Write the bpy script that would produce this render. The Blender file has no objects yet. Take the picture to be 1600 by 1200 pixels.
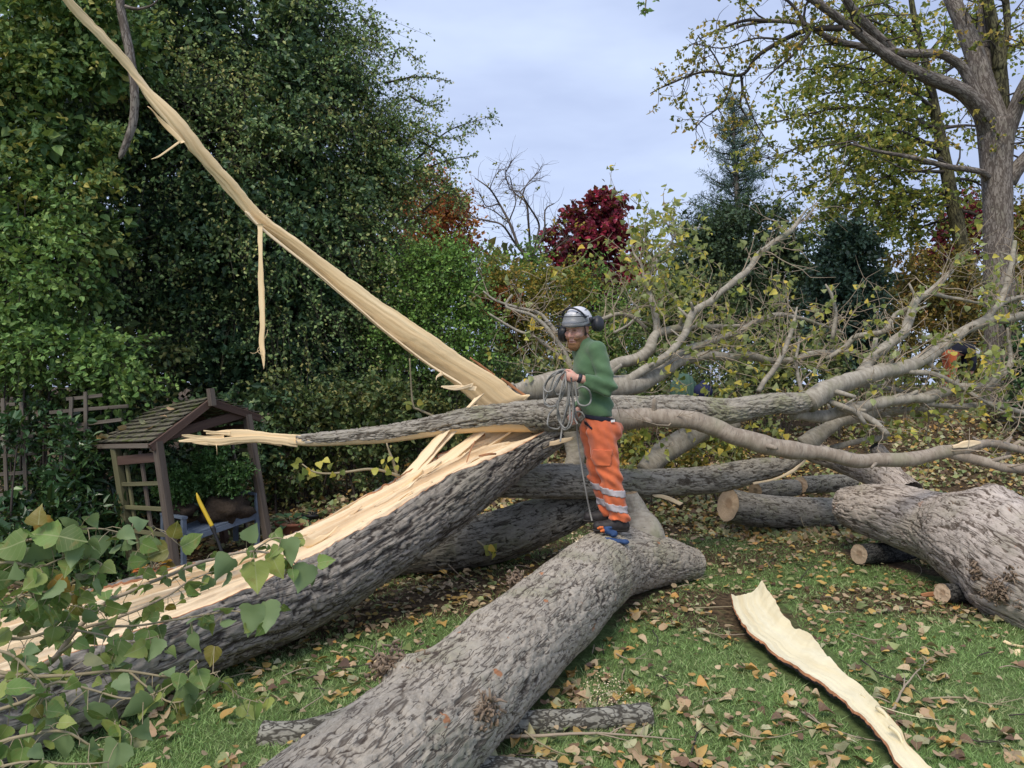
import bpy, math
import numpy as np
from math import radians, sin, cos, pi
from mathutils import Vector

SC = bpy.context.scene
COL = SC.collection
F, CX, HY, H = 1155.0, 800.0, 600.0, 1.75      # focal length and centre of the 1600 px photograph, eye height

# ------------------------------------------------------------------ camera
cam_d = bpy.data.cameras.new('camera')
cam_d.sensor_width = 36.0
cam_d.lens = F / 1600.0 * 36.0
cam_d.clip_start = 0.05
cam_d.clip_end = 600.0
cam = bpy.data.objects.new('camera', cam_d)
COL.objects.link(cam)
cam.location = (0, 0, H)
cam.rotation_euler = (radians(90), 0, 0)
SC.camera = cam

# ------------------------------------------------------------------ world: overcast sky
SUN_EL, SUN_AZ = 52.0, 205.0
world = bpy.data.worlds.new('World')
SC.world = world
world.use_nodes = True
wn, wl = world.node_tree.nodes, world.node_tree.links
for n in list(wn):
    wn.remove(n)
w_out = wn.new('ShaderNodeOutputWorld')
w_bg = wn.new('ShaderNodeBackground')
w_sky = wn.new('ShaderNodeTexSky')
w_sky.sky_type = 'NISHITA'
w_sky.sun_disc = False
w_sky.sun_elevation = radians(SUN_EL)
w_sky.sun_rotation = radians(SUN_AZ)
w_tc = wn.new('ShaderNodeTexCoord')
w_map = wn.new('ShaderNodeMapping')
w_map.inputs['Scale'].default_value = (1.0, 1.0, 3.2)
w_noise = wn.new('ShaderNodeTexNoise')
w_noise.inputs['Scale'].default_value = 2.1
w_noise.inputs['Detail'].default_value = 5.0
w_noise.inputs['Roughness'].default_value = 0.52
w_ramp = wn.new('ShaderNodeValToRGB')
w_ramp.color_ramp.elements[0].position = 0.34
w_ramp.color_ramp.elements[0].color = (2.55, 3.05, 4.5, 1)
w_ramp.color_ramp.elements[1].position = 0.70
w_ramp.color_ramp.elements[1].color = (3.95, 4.6, 6.0, 1)
w_mix = wn.new('ShaderNodeMixRGB')
w_mix.inputs['Fac'].default_value = 0.93
w_bg.inputs['Strength'].default_value = 0.1
wl.new(w_tc.outputs['Generated'], w_map.inputs['Vector'])
wl.new(w_map.outputs['Vector'], w_noise.inputs['Vector'])
wl.new(w_noise.outputs['Fac'], w_ramp.inputs['Fac'])
wl.new(w_sky.outputs['Color'], w_mix.inputs['Color1'])
wl.new(w_ramp.outputs['Color'], w_mix.inputs['Color2'])
wl.new(w_mix.outputs['Color'], w_bg.inputs['Color'])
wl.new(w_bg.outputs['Background'], w_out.inputs['Surface'])

sun_d = bpy.data.lights.new('sun', 'SUN')
sun_d.energy = 1.5
sun_d.angle = radians(25)
sun_d.color = (1.0, 0.90, 0.76)
sun = bpy.data.objects.new('sun', sun_d)
COL.objects.link(sun)
_a = radians(SUN_AZ)
_s = Vector((sin(_a) * cos(radians(SUN_EL)), cos(_a) * cos(radians(SUN_EL)), sin(radians(SUN_EL))))
sun.rotation_euler = (-_s).to_track_quat('-Z', 'Y').to_euler()

SC.view_settings.view_transform = 'Standard'
SC.view_settings.look = 'None'
SC.view_settings.exposure = 0.95
SC.view_settings.gamma = 1.0
SC.view_settings.use_curve_mapping = False
SC.render.engine = 'CYCLES'
SC.cycles.max_bounces = 6
SC.cycles.transparent_max_bounces = 4

# ------------------------------------------------------------------ helpers: numbers
RNG = np.random.default_rng(11)


def W(px, py, d):
    """A point of the place seen at pixel (px, py) of the photograph, d metres ahead of the camera."""
    return np.array([(px - CX) / F * d, d, H - (py - HY) / F * d])


def smooth(a, b, x):
    t = np.clip((x - a) / (b - a), 0, 1)
    return t * t * (3 - 2 * t)


def norm(v):
    return v / np.maximum(np.linalg.norm(v, axis=-1, keepdims=True), 1e-9)


def _hash(ix, iy, iz, s=0):
    with np.errstate(over='ignore'):
        h = (ix.astype(np.uint32) * np.uint32(374761393) + iy.astype(np.uint32) * np.uint32(668265263)
             + iz.astype(np.uint32) * np.uint32(2147483647) + np.uint32((s * 974711 + 12345) & 0xffffffff))
        h = (h ^ (h >> np.uint32(13))) * np.uint32(1274126177)
        h = (h ^ (h >> np.uint32(16))) * np.uint32(2246822519)
        h = h ^ (h >> np.uint32(15))
    return (h & np.uint32(0xffffff)).astype(np.float64) / float(0x1000000)


def vnoise(p, s=0):
    i = np.floor(p).astype(np.int64)
    f = p - i
    f = f * f * (3 - 2 * f)
    r = np.zeros(len(p))
    for dx in (0, 1):
        for dy in (0, 1):
            for dz in (0, 1):
                w = (f[:, 0] if dx else 1 - f[:, 0]) * (f[:, 1] if dy else 1 - f[:, 1]) * (f[:, 2] if dz else 1 - f[:, 2])
                r += w * _hash(i[:, 0] + dx, i[:, 1] + dy, i[:, 2] + dz, s)
    return r * 2 - 1


def fbm(p, o=4, s=0):
    r = np.zeros(len(p))
    a, t = 1.0, 0.0
    for k in range(o):
        r += a * vnoise(p * (2.03 ** k), s + k)
        t += a
        a *= 0.5
    return r / t


def voro(p, s=0):
    """F1, F2 of a jittered Voronoi pattern."""
    i = np.floor(p).astype(np.int64)
    f1 = np.full(len(p), 9.0)
    f2 = np.full(len(p), 9.0)
    for dx in (-1, 0, 1):
        for dy in (-1, 0, 1):
            for dz in (-1, 0, 1):
                jx, jy, jz = i[:, 0] + dx, i[:, 1] + dy, i[:, 2] + dz
                q = np.stack([jx + _hash(jx, jy, jz, s), jy + _hash(jx, jy, jz, s + 7), jz + _hash(jx, jy, jz, s + 13)], 1)
                d = np.linalg.norm(p - q, axis=1)
                m = d < f1
                f2 = np.where(m, f1, np.minimum(f2, d))
                f1 = np.where(m, d, f1)
    return f1, f2


# ------------------------------------------------------------------ helpers: objects
def link_mesh(name, verts, polys, mat=None, parent=None, attrs=None, smooth_shade=True, mat_idx=None):
    """polys: one (N, k) array or a list of such arrays."""
    me = bpy.data.meshes.new(name)
    verts = np.asarray(verts, dtype=np.float32)
    if not isinstance(polys, list):
        polys = [polys]
    polys = [np.asarray(p, dtype=np.int32) for p in polys if len(p)]
    me.vertices.add(len(verts))
    me.vertices.foreach_set('co', verts.ravel())
    tot = np.concatenate([np.full(len(p), p.shape[1], dtype=np.int32) for p in polys])
    idx = np.concatenate([p.ravel() for p in polys])
    me.loops.add(len(idx))
    me.loops.foreach_set('vertex_index', idx)
    me.polygons.add(len(tot))
    st = np.concatenate([[0], np.cumsum(tot)[:-1]]).astype(np.int32)
    me.polygons.foreach_set('loop_start', st)
    me.polygons.foreach_set('loop_total', tot)
    me.polygons.foreach_set('use_smooth', np.full(len(tot), smooth_shade, dtype=bool))
    if mat is not None:
        for m in (mat if isinstance(mat, (list, tuple)) else [mat]):
            me.materials.append(m)
    if mat_idx is not None:
        me.polygons.foreach_set('material_index', np.asarray(mat_idx, dtype=np.int32))
    if attrs:
        for k, v in attrs.items():
            v = np.asarray(v, dtype=np.float32)
            if v.ndim == 1:
                a = me.attributes.new(k, 'FLOAT', 'POINT')
                a.data.foreach_set('value', v)
            else:
                a = me.attributes.new(k, 'FLOAT_VECTOR', 'POINT')
                a.data.foreach_set('vector', v.ravel())
    me.update(calc_edges=True)
    me.validate()
    ob = bpy.data.objects.new(name, me)
    COL.objects.link(ob)
    if parent is not None:
        ob.parent = parent
        ob.matrix_parent_inverse = inv_of(parent)
    return ob


def inv_of(p):
    from mathutils import Matrix
    if p.parent is not None:
        return Matrix.Identity(4)            # parts are built in world coordinates
    return Matrix.Translation(p.location).inverted()


def tag(o, label=None, cat=None, group=None, kind=None):
    if label: o['label'] = label
    if cat: o['category'] = cat
    if group: o['group'] = group
    if kind: o['kind'] = kind
    return o


def thing(name, label, cat, loc=(0, 0, 0), group=None):
    o = bpy.data.objects.new(name, None)
    COL.objects.link(o)
    o.location = tuple(float(v) for v in loc)
    return tag(o, label, cat, group)


class Geo:
    """Collects pieces of geometry that become one mesh."""
    def __init__(s):
        s.v, s.q, s.t, s.n, s.a = [], [], [], 0, {}

    def add(s, v, quads=None, tris=None, **attrs):
        v = np.asarray(v, dtype=np.float64)
        s.v.append(v)
        if quads is not None and len(quads): s.q.append(np.asarray(quads) + s.n)
        if tris is not None and len(tris): s.t.append(np.asarray(tris) + s.n)
        for k, x in attrs.items():
            s.a.setdefault(k, []).append((s.n, np.asarray(x, dtype=np.float64)))
        s.n += len(v)
        return s

    def link(s, name, mat, parent=None, smooth_shade=True):
        polys = []
        if s.q: polys.append(np.concatenate(s.q))
        if s.t: polys.append(np.concatenate(s.t))
        at = {}
        for k, x in s.a.items():
            z = np.zeros((s.n,) + x[0][1].shape[1:])
            for o, y in x:
                z[o:o + len(y)] = y
            at[k] = z
        return link_mesh(name, np.concatenate(s.v), polys, mat, parent, at, smooth_shade)


def catmull(P, step):
    """Resample a polyline of vectors (position plus further columns) along a Catmull-Rom spline."""
    P = np.asarray(P, dtype=np.float64)
    if len(P) < 3:
        L = np.linalg.norm(P[1, :3] - P[0, :3])
        t = np.linspace(0, 1, max(2, int(L / step) + 1))[:, None]
        return P[0] * (1 - t) + P[1] * t
    E = np.vstack([2 * P[0] - P[1], P, 2 * P[-1] - P[-2]])
    out = []
    for i in range(1, len(E) - 2):
        p0, p1, p2, p3 = E[i - 1], E[i], E[i + 1], E[i + 2]
        L = np.linalg.norm(p2[:3] - p1[:3])
        n = max(1, int(round(L / step)))
        t = (np.arange(n) / n)[:, None]
        out.append(0.5 * (2 * p1 + (p2 - p0) * t + (2 * p0 - 5 * p1 + 4 * p2 - p3) * t ** 2 + (3 * p1 - p0 - 3 * p2 + p3) * t ** 3))
    out.append(P[-1:])
    return np.vstack(out)


def frames(C):
    """Tangent, side, up at each point of a path; up kept as near to +z as the path allows."""
    T = norm(np.gradient(C, axis=0))
    ref = np.array([0, 0, 1.0]) if np.mean(np.abs(T[:, 2])) < 0.8 else np.array([0, -1.0, 0])
    S = norm(np.cross(T, ref))
    U = np.cross(S, T)
    return T, S, U


def transport(C):
    T = norm(np.gradient(C, axis=0))
    a = np.array([0, 0, 1.0]) if abs(T[0, 2]) < 0.9 else np.array([1.0, 0, 0])
    s = np.cross(T[0], a)
    s /= np.linalg.norm(s)
    S = [s]
    for i in range(1, len(C)):
        s = S[-1] - T[i] * np.dot(S[-1], T[i])
        n = np.linalg.norm(s)
        S.append(s / n if n > 1e-6 else S[-1])
    S = np.array(S)
    return T, S, np.cross(S, T)


def grid_quads(n, m, wrap):
    i = np.arange(n - 1)[:, None]
    j = np.arange(m if wrap else m - 1)[None, :]
    k = (j + 1) % m
    return np.stack([i * m + j + 0 * k, i * m + k + 0 * j, (i + 1) * m + k, (i + 1) * m + j + 0 * k], -1).reshape(-1, 4)


def tube(P, seg=8, step=None, cap=True, geo=None, rough=0.0, seed=0):
    """P: rows of x, y, z, r."""
    P = np.asarray(P, dtype=np.float64)
    if step: P = catmull(P, step)
    C, R = P[:, :3], np.maximum(P[:, 3], 0.0008)
    T, S, U = transport(C)
    th = np.linspace(0, 2 * pi, seg, endpoint=False)
    L = np.concatenate([[0], np.cumsum(np.linalg.norm(np.diff(C, axis=0), axis=1))])
    n = len(C)
    rr = np.repeat(R[:, None], seg, 1)
    if rough:
        g = np.stack([np.cos(th)[None, :] * rr, np.sin(th)[None, :] * rr, np.repeat(L[:, None] * 0.5, seg, 1)], -1).reshape(-1, 3)
        rr = rr * (1 + rough * fbm(g / (R.mean() * 1.1) + seed * 3.7, 3, seed).reshape(n, seg))
    V = C[:, None, :] + rr[..., None] * (np.cos(th)[None, :, None] * S[:, None, :] + np.sin(th)[None, :, None] * U[:, None, :])
    G = np.stack([np.cos(th)[None, :] * rr, np.sin(th)[None, :] * rr, np.repeat(L[:, None], seg, 1)], -1)
    V = V.reshape(-1, 3)
    G = G.reshape(-1, 3)
    Q = grid_quads(n, seg, True)
    tris = []
    if cap:
        b = len(V)
        V = np.vstack([V, C[0], C[-1]])
        G = np.vstack([G, [0, 0, 0], [0, 0, L[-1]]])
        j = np.arange(seg)
        k = (j + 1) % seg
        tris = np.vstack([np.stack([np.full(seg, b), k, j], 1), np.stack([np.full(seg, b + 1), (n - 1) * seg + j, (n - 1) * seg + k], 1)])
    if geo is None: geo = Geo()
    geo.add(V, Q, tris, grain=G)
    return geo


def box_pts(c, ax, ay, az):
    """8 corners from a centre and three half-axis vectors."""
    c = np.asarray(c, float)
    return np.array([c + sx * np.asarray(ax) + sy * np.asarray(ay) + sz * np.asarray(az) for sx in (-1, 1) for sy in (-1, 1) for sz in (-1, 1)])


BOXQ = np.array([[0, 1, 3, 2], [4, 6, 7, 5], [0, 4, 5, 1], [2, 3, 7, 6], [0, 2, 6, 4], [1, 5, 7, 3]])


def beam(name, a, b, w, t, mat, parent, side=None, jit=0.0):
    """A squared timber from a to b, w wide across 'side', t thick; its edges chamfered."""
    a, b = np.asarray(a, float), np.asarray(b, float)
    ax = norm((b - a)[None])[0]
    side = np.array([0, 0, 1.0]) if side is None else np.asarray(side, float)
    side = side - ax * np.dot(side, ax)
    side /= np.linalg.norm(side)
    nn = np.cross(ax, side)
    c = min(w, t) * 0.12
    hw, ht = w / 2, t / 2
    prof = [(-hw + c, -ht), (hw - c, -ht), (hw, -ht + c), (hw, ht - c), (hw - c, ht), (-hw + c, ht), (-hw, ht - c), (-hw, -ht + c)]
    n = 5
    V, G = [], []
    L = np.linalg.norm(b - a)
    ph = RNG.uniform(0, 9)
    for i in range(n):
        f = i / (n - 1)
        off = jit * (sin(f * 3.1 + ph) * side + cos(f * 2.3 + ph) * nn)
        for (x, y) in prof:
            V.append(a + (b - a) * f + side * x + nn * y + off)
            G.append((x + ph, y, f * L))
    V, G = np.array(V), np.array(G)
    Q = grid_quads(n, 8, True)
    caps = np.array([[7, 6, 5, 4, 3, 2, 1, 0], [8 * (n - 1) + k for k in range(8)]])
    o = link_mesh(name, V, [Q, caps], mat, parent, {'grain': G}, False)
    return o


# ------------------------------------------------------------------ helpers: signed distance modelling (surface nets)
class Sdf:
    def __init__(s, lo, hi, h):
        s.h = h
        s.lo = np.asarray(lo, float)
        s.n = np.ceil((np.asarray(hi, float) - s.lo) / h).astype(int) + 1
        s.f = np.full(s.n, 0.5, dtype=np.float32)

    def _win(s, lo, hi):
        a = np.clip(np.floor((lo - s.lo) / s.h).astype(int), 0, s.n - 1)
        b = np.clip(np.ceil((hi - s.lo) / s.h).astype(int) + 1, 1, s.n)
        sl = tuple(slice(a[k], b[k]) for k in range(3))
        g = np.meshgrid(*[s.lo[k] + s.h * np.arange(a[k], b[k]) for k in range(3)], indexing='ij')
        return sl, np.stack(g, -1)

    def _mix(s, sl, d, k, sub):
        f = s.f[sl]
        if sub:
            d = -d
            h = np.maximum(k - np.abs(f - d), 0) / k if k else 0
            s.f[sl] = np.maximum(f, d) + h * h * k * 0.25
        else:
            h = np.maximum(k - np.abs(f - d), 0) / k if k else 0
            s.f[sl] = np.minimum(f, d) - h * h * k * 0.25

    def cone(s, a, b, ra, rb, k=0.02, sub=False, squash=None):
        a, b = np.asarray(a, float), np.asarray(b, float)
        m = max(ra, rb) + k + 3 * s.h + 0.02
        sl, p = s._win(np.minimum(a, b) - m, np.maximum(a, b) + m)
        ba = b - a
        t = np.clip(((p - a) @ ba) / max(ba @ ba, 1e-9), 0, 1)
        d = np.linalg.norm(p - a - t[..., None] * ba, axis=-1) - (ra + (rb - ra) * t)
        s._mix(sl, d, k, sub)
        return s

    def chain(s, pts, k=0.015):
        for (a, ra), (b, rb) in zip(pts[:-1], pts[1:]):
            s.cone(a, b, ra, rb, k)
        return s

    def ell(s, c, r, A=None, k=0.02, sub=False):
        """Ellipsoid; A: rows are its three axes."""
        c, r = np.asarray(c, float), np.asarray(r, float)
        m = r.max() + k + 3 * s.h + 0.02
        sl, p = s._win(c - m, c + m)
        q = p - c
        if A is not None: q = q @ np.asarray(A).T
        k0 = np.linalg.norm(q / r, axis=-1)
        k1 = np.linalg.norm(q / (r * r), axis=-1)
        d = k0 * (k0 - 1) / np.maximum(k1, 1e-6)
        s._mix(sl, d, k, sub)
        return s

    def wrinkle(s, fn):
        m = np.abs(s.f) < 0.06
        idx = np.argwhere(m)
        p = s.lo + idx * s.h
        s.f[m] += fn(p).astype(np.float32)
        return s

    def keep(s, fn):
        """Intersect with the half-space where fn(p) < 0."""
        g = np.meshgrid(*[s.lo[k] + s.h * np.arange(s.n[k]) for k in range(3)], indexing='ij')
        s.f = np.maximum(s.f, fn(np.stack(g, -1)).astype(np.float32))
        return s

    def mesh(s, relax=1):
        f = s.f.astype(np.float64)
        ins = f < 0
        nx, ny, nz = s.n
        cnt = np.zeros((nx - 1, ny - 1, nz - 1), dtype=np.int8)
        cs = [(a, b, c) for a in (0, 1) for b in (0, 1) for c in (0, 1)]
        for a, b, c in cs:
            cnt += ins[a:nx - 1 + a, b:ny - 1 + b, c:nz - 1 + c]
        act = (cnt > 0) & (cnt < 8)
        cells = np.argwhere(act)
        cid = np.full(act.shape, -1, dtype=np.int64)
        cid[act] = np.arange(len(cells))
        val = {c: f[cells[:, 0] + c[0], cells[:, 1] + c[1], cells[:, 2] + c[2]] for c in cs}
        acc = np.zeros((len(cells), 3))
        w = np.zeros(len(cells))
        for c in cs:
            for ax in range(3):
                if c[ax] == 0:
                    e = list(c)
                    e[ax] = 1
                    v0, v1 = val[c], val[tuple(e)]
                    m = (v0 < 0) != (v1 < 0)
                    t = np.where(m, v0 / np.where(m, v0 - v1, 1), 0)
                    p = np.tile(np.array(c, float), (len(cells), 1))
                    p[:, ax] = t
                    acc[m] += p[m]
                    w[m] += 1
        V = s.lo + (cells + acc / np.maximum(w, 1)[:, None]) * s.h
        Q = []
        for ax in range(3):
            o1, o2 = [(1, 2), (2, 0), (0, 1)][ax]
            sh = list(s.n)
            sh[ax] -= 1
            A = [slice(0, None)] * 3
            B = [slice(0, None)] * 3
            A[ax] = slice(0, -1)
            B[ax] = slice(1, None)
            sA, sB = ins[tuple(A)], ins[tuple(B)]
            e = np.argwhere(sA != sB)
            e = e[(e[:, o1] > 0) & (e[:, o2] > 0) & (e[:, o1] < s.n[o1] - 1) & (e[:, o2] < s.n[o2] - 1)]
            flip = sA[e[:, 0], e[:, 1], e[:, 2]]
            def g(d1, d2):
                q = e.copy()
                q[:, o1] += d1
                q[:, o2] += d2
                return cid[q[:, 0], q[:, 1], q[:, 2]]
            q = np.stack([g(-1, -1), g(0, -1), g(0, 0), g(-1, 0)], 1)
            q[~flip] = q[~flip][:, ::-1]
            Q.append(q)
        Q = np.concatenate(Q)
        Q = Q[(Q >= 0).all(1)]
        for _ in range(relax):
            sm = np.zeros_like(V)
            c = np.zeros(len(V))
            for a in range(4):
                np.add.at(sm, Q[:, a], V[Q[:, (a + 1) % 4]])
                np.add.at(c, Q[:, a], 1)
            V = 0.5 * V + 0.5 * sm / np.maximum(c, 1)[:, None]
        return V, Q


def vnormals(V, Q):
    n = np.cross(V[Q[:, 2]] - V[Q[:, 0]], V[Q[:, 3]] - V[Q[:, 1]])
    N = np.zeros_like(V)
    for a in range(4):
        np.add.at(N, Q[:, a], n)
    return norm(N)


def peel(V, Q, mask, off):
    """The faces whose vertices all lie in mask, lifted along the normals: a layer of its own."""
    N = vnormals(V, Q)
    q = Q[mask[Q].all(1)]
    u, inv = np.unique(q, return_inverse=True)
    inv = inv.reshape(q.shape)
    top = V[u] + N[u] * off
    bot = V[u] - N[u] * 0.003
    # close the rim so that the layer has thickness
    n = len(u)
    e = np.concatenate([np.stack([inv[:, a], inv[:, (a + 1) % 4]], 1) for a in range(4)])
    key = np.sort(e, 1)
    _, first, c = np.unique(key, axis=0, return_index=True, return_counts=True)
    be = e[first[c == 1]]
    rim = np.stack([be[:, 1], be[:, 0], be[:, 0] + n, be[:, 1] + n], 1)
    return np.vstack([top, bot]), np.vstack([inv, rim])

# ------------------------------------------------------------------ materials
def new_mat(name):
    m = bpy.data.materials.new(name)
    m.use_nodes = True
    nt = m.node_tree
    for n in list(nt.nodes):
        nt.nodes.remove(n)
    o = nt.nodes.new('ShaderNodeOutputMaterial')
    return m, nt.nodes, nt.links, o


def ramp(nodes, stops):
    r = nodes.new('ShaderNodeValToRGB')
    e = r.color_ramp.elements
    while len(e) < len(stops):
        e.new(0.5)
    for k, (p, c) in enumerate(stops):
        e[k].position = p
        e[k].color = (*c, 1)
    return r


def mix(nodes, links, fac, a, b, mode='MIX'):
    m = nodes.new('ShaderNodeMixRGB')
    m.blend_type = mode
    for i, x in ((0, fac), (1, a), (2, b)):
        if isinstance(x, (int, float)): m.inputs[i].default_value = x
        elif isinstance(x, tuple): m.inputs[i].default_value = (*x, 1)
        else: links.new(x, m.inputs[i])
    return m.outputs['Color']


def math_n(nodes, links, op, a, b=None):
    m = nodes.new('ShaderNodeMath')
    m.operation = op
    for i, x in ((0, a), (1, b)):
        if x is None: continue
        if isinstance(x, (int, float)): m.inputs[i].default_value = x
        else: links.new(x, m.inputs[i])
    return m.outputs[0]


def noise_n(nodes, links, vec, scale, detail=4, rough=0.6, stretch=None):
    if stretch is not None:
        mp = nodes.new('ShaderNodeMapping')
        mp.inputs['Scale'].default_value = stretch
        links.new(vec, mp.inputs['Vector'])
        vec = mp.outputs['Vector']
    n = nodes.new('ShaderNodeTexNoise')
    n.inputs['Scale'].default_value = scale
    n.inputs['Detail'].default_value = detail
    n.inputs['Roughness'].default_value = rough
    links.new(vec, n.inputs['Vector'])
    return n.outputs['Fac']


def attr_n(nodes, name, out='Vector'):
    a = nodes.new('ShaderNodeAttribute')
    a.attribute_name = name
    return a.outputs[out]


def bsdf_n(nodes, links, o, col, rough=0.8, bump=None, bump_s=0.3, dist=0.01, spec=0.3):
    b = nodes.new('ShaderNodeBsdfPrincipled')
    if isinstance(col, tuple): b.inputs['Base Color'].default_value = (*col, 1)
    else: links.new(col, b.inputs['Base Color'])
    if isinstance(rough, (int, float)): b.inputs['Roughness'].default_value = rough
    else: links.new(rough, b.inputs['Roughness'])
    b.inputs['Specular IOR Level'].default_value = spec
    if bump is not None:
        n = nodes.new('ShaderNodeBump')
        n.inputs['Strength'].default_value = bump_s
        n.inputs['Distance'].default_value = dist
        links.new(bump, n.inputs['Height'])
        links.new(n.outputs['Normal'], b.inputs['Normal'])
    links.new(b.outputs['BSDF'], o.inputs['Surface'])
    return b


def plain(name, col, rough=0.7, var=0.25, scale=30, spec=0.3, bump=0.15):
    m, n, l, o = new_mat(name)
    tc = n.new('ShaderNodeTexCoord').outputs['Object']
    f = noise_n(n, l, tc, scale, 5)
    c = mix(n, l, f, tuple(x * (1 - var) for x in col), tuple(min(1, x * (1 + var)) for x in col))
    bsdf_n(n, l, o, c, rough, f, bump, 0.01, spec)
    return m


def bark_mat(name, plate, plate2, crack, lichen=None, geo=True, cell=0.05, along=0.3, orange=0.0, bump_d=0.012):
    """Furrowed bark. geo: the furrows are in the mesh (attribute 'crack', 0 deep .. 1 plate); else a Voronoi net in grain space gives them."""
    m, n, l, o = new_mat(name)
    g = attr_n(n, 'grain')
    big = noise_n(n, l, g, 2.2, 4, 0.6)
    mid = noise_n(n, l, g, 16, 5, 0.65, (1, 1, 0.5))
    fine = noise_n(n, l, g, 95, 4, 0.7, (1, 1, 0.45))
    c = mix(n, l, ramp_fac(n, l, mid, 0.32, 0.68), plate, plate2)
    c = mix(n, l, math_n(n, l, 'MULTIPLY', ramp_fac(n, l, fine, 0.35, 0.75), 0.45), c, tuple(min(1, x * 1.55) for x in plate2))
    if lichen is not None:
        lf = math_n(n, l, 'MULTIPLY', ramp_fac(n, l, big, 0.48, 0.66), ramp_fac(n, l, fine, 0.3, 0.6))
        c = mix(n, l, math_n(n, l, 'MULTIPLY', lf, 0.75), c, lichen)
    if geo:
        k0 = attr_n(n, 'crack', 'Fac')
        ks = []
        for sc, st, w in ((1.0, along * 0.6, 0.026), (1.9, along * 0.8, 0.024)):
            nn = noise_n(n, l, g, 0.62 * sc / cell, 3.0, 0.55, (1, 1, st))
            ks.append(ramp_fac(n, l, math_n(n, l, 'ABSOLUTE', math_n(n, l, 'SUBTRACT', nn, 0.5)), 0.001, w))
        kf = math_n(n, l, 'MINIMUM', ks[0], ks[1])
        kf = math_n(n, l, 'MAXIMUM', kf, ramp_fac(n, l, noise_n(n, l, g, 17, 3, 0.5, (1, 1, 0.7)), 0.52, 0.66))
        kf = math_n(n, l, 'ADD', math_n(n, l, 'MULTIPLY', kf, 0.82), 0.18)
        k = math_n(n, l, 'MULTIPLY', ramp_fac(n, l, math_n(n, l, 'ADD', k0, math_n(n, l, 'MULTIPLY', math_n(n, l, 'SUBTRACT', fine, 0.5), 0.45)), -0.02, 0.36), kf)
        h = math_n(n, l, 'ADD', math_n(n, l, 'MULTIPLY', fine, 0.7), math_n(n, l, 'ADD', math_n(n, l, 'MULTIPLY', mid, 0.5), math_n(n, l, 'MULTIPLY', kf, 0.8)))
    else:
        ks = []
        for sc, st in ((1.0, along), (1.7, along * 1.3)):
            nn = noise_n(n, l, g, 0.55 * sc / cell, 2.5, 0.5, (1, 1, st))
            ks.append(ramp_fac(n, l, math_n(n, l, 'ABSOLUTE', math_n(n, l, 'SUBTRACT', nn, 0.5)), 0.006, 0.06))
        k = math_n(n, l, 'MINIMUM', ks[0], ks[1])
        h = math_n(n, l, 'ADD', k, math_n(n, l, 'MULTIPLY', fine, 0.4))
    c = mix(n, l, k, crack, c)
    if orange:
        of = math_n(n, l, 'MULTIPLY', ramp_fac(n, l, noise_n(n, l, g, 7.5, 3, 0.7, (1, 1, 0.8)), 0.68, 0.72), orange)
        c = mix(n, l, of, c, (0.42, 0.17, 0.07))
    bsdf_n(n, l, o, c, 0.92, h, 0.55, bump_d, 0.15)
    return m


def ramp_fac(n, l, x, a, b):
    r = n.new('ShaderNodeMapRange')
    r.interpolation_type = 'SMOOTHSTEP'
    r.inputs['From Min'].default_value = a
    r.inputs['From Max'].default_value = b
    l.new(x, r.inputs['Value'])
    return r.outputs['Result']


def smooth_bark(name, c1, c2, lichen, ring=(0.10, 0.095, 0.085)):
    """Young poplar bark: smooth, pale, with darker lenticel bands across the limb."""
    m, n, l, o = new_mat(name)
    g = attr_n(n, 'grain')
    a = noise_n(n, l, g, 11, 5, 0.6, (1, 1, 2.2))
    b = noise_n(n, l, g, 26, 4, 0.65, (0.5, 0.5, 4.5))
    big = noise_n(n, l, g, 3.1, 3, 0.5)
    c = mix(n, l, ramp_fac(n, l, a, 0.35, 0.66), c1, c2)
    c = mix(n, l, math_n(n, l, 'MULTIPLY', ramp_fac(n, l, b, 0.57, 0.70), 0.85), c, ring)
    c = mix(n, l, math_n(n, l, 'MULTIPLY', ramp_fac(n, l, big, 0.50, 0.68), 0.55), c, lichen)
    bsdf_n(n, l, o, c, 0.85, b, 0.35, 0.008, 0.2)
    return m


def wood_mat(name, pale, mid, dark, stretch=0.035, s=42):
    """Freshly torn wood: long streaks along the grain ('grain': across, across, along)."""
    m, n, l, o = new_mat(name)
    g = attr_n(n, 'grain')
    a = noise_n(n, l, g, s, 6, 0.62, (1, 1, stretch))
    b = noise_n(n, l, g, s * 0.25, 4, 0.55, (1, 1, stretch * 1.4))
    f = noise_n(n, l, g, s * 6, 3, 0.6, (1, 1, stretch))
    r = ramp(n, [(0.30, dark), (0.46, mid), (0.66, pale), (1.0, pale)])
    l.new(math_n(n, l, 'ADD', math_n(n, l, 'MULTIPLY', a, 0.45), math_n(n, l, 'MULTIPLY', b, 0.55)), r.inputs['Fac'])
    c = mix(n, l, math_n(n, l, 'MULTIPLY', ramp_fac(n, l, f, 0.52, 0.75), 0.35), r.outputs['Color'], mid)
    h = math_n(n, l, 'ADD', a, math_n(n, l, 'MULTIPLY', f, 0.5))
    bsdf_n(n, l, o, c, 0.62, h, 0.5, 0.006, 0.25)
    return m


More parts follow.
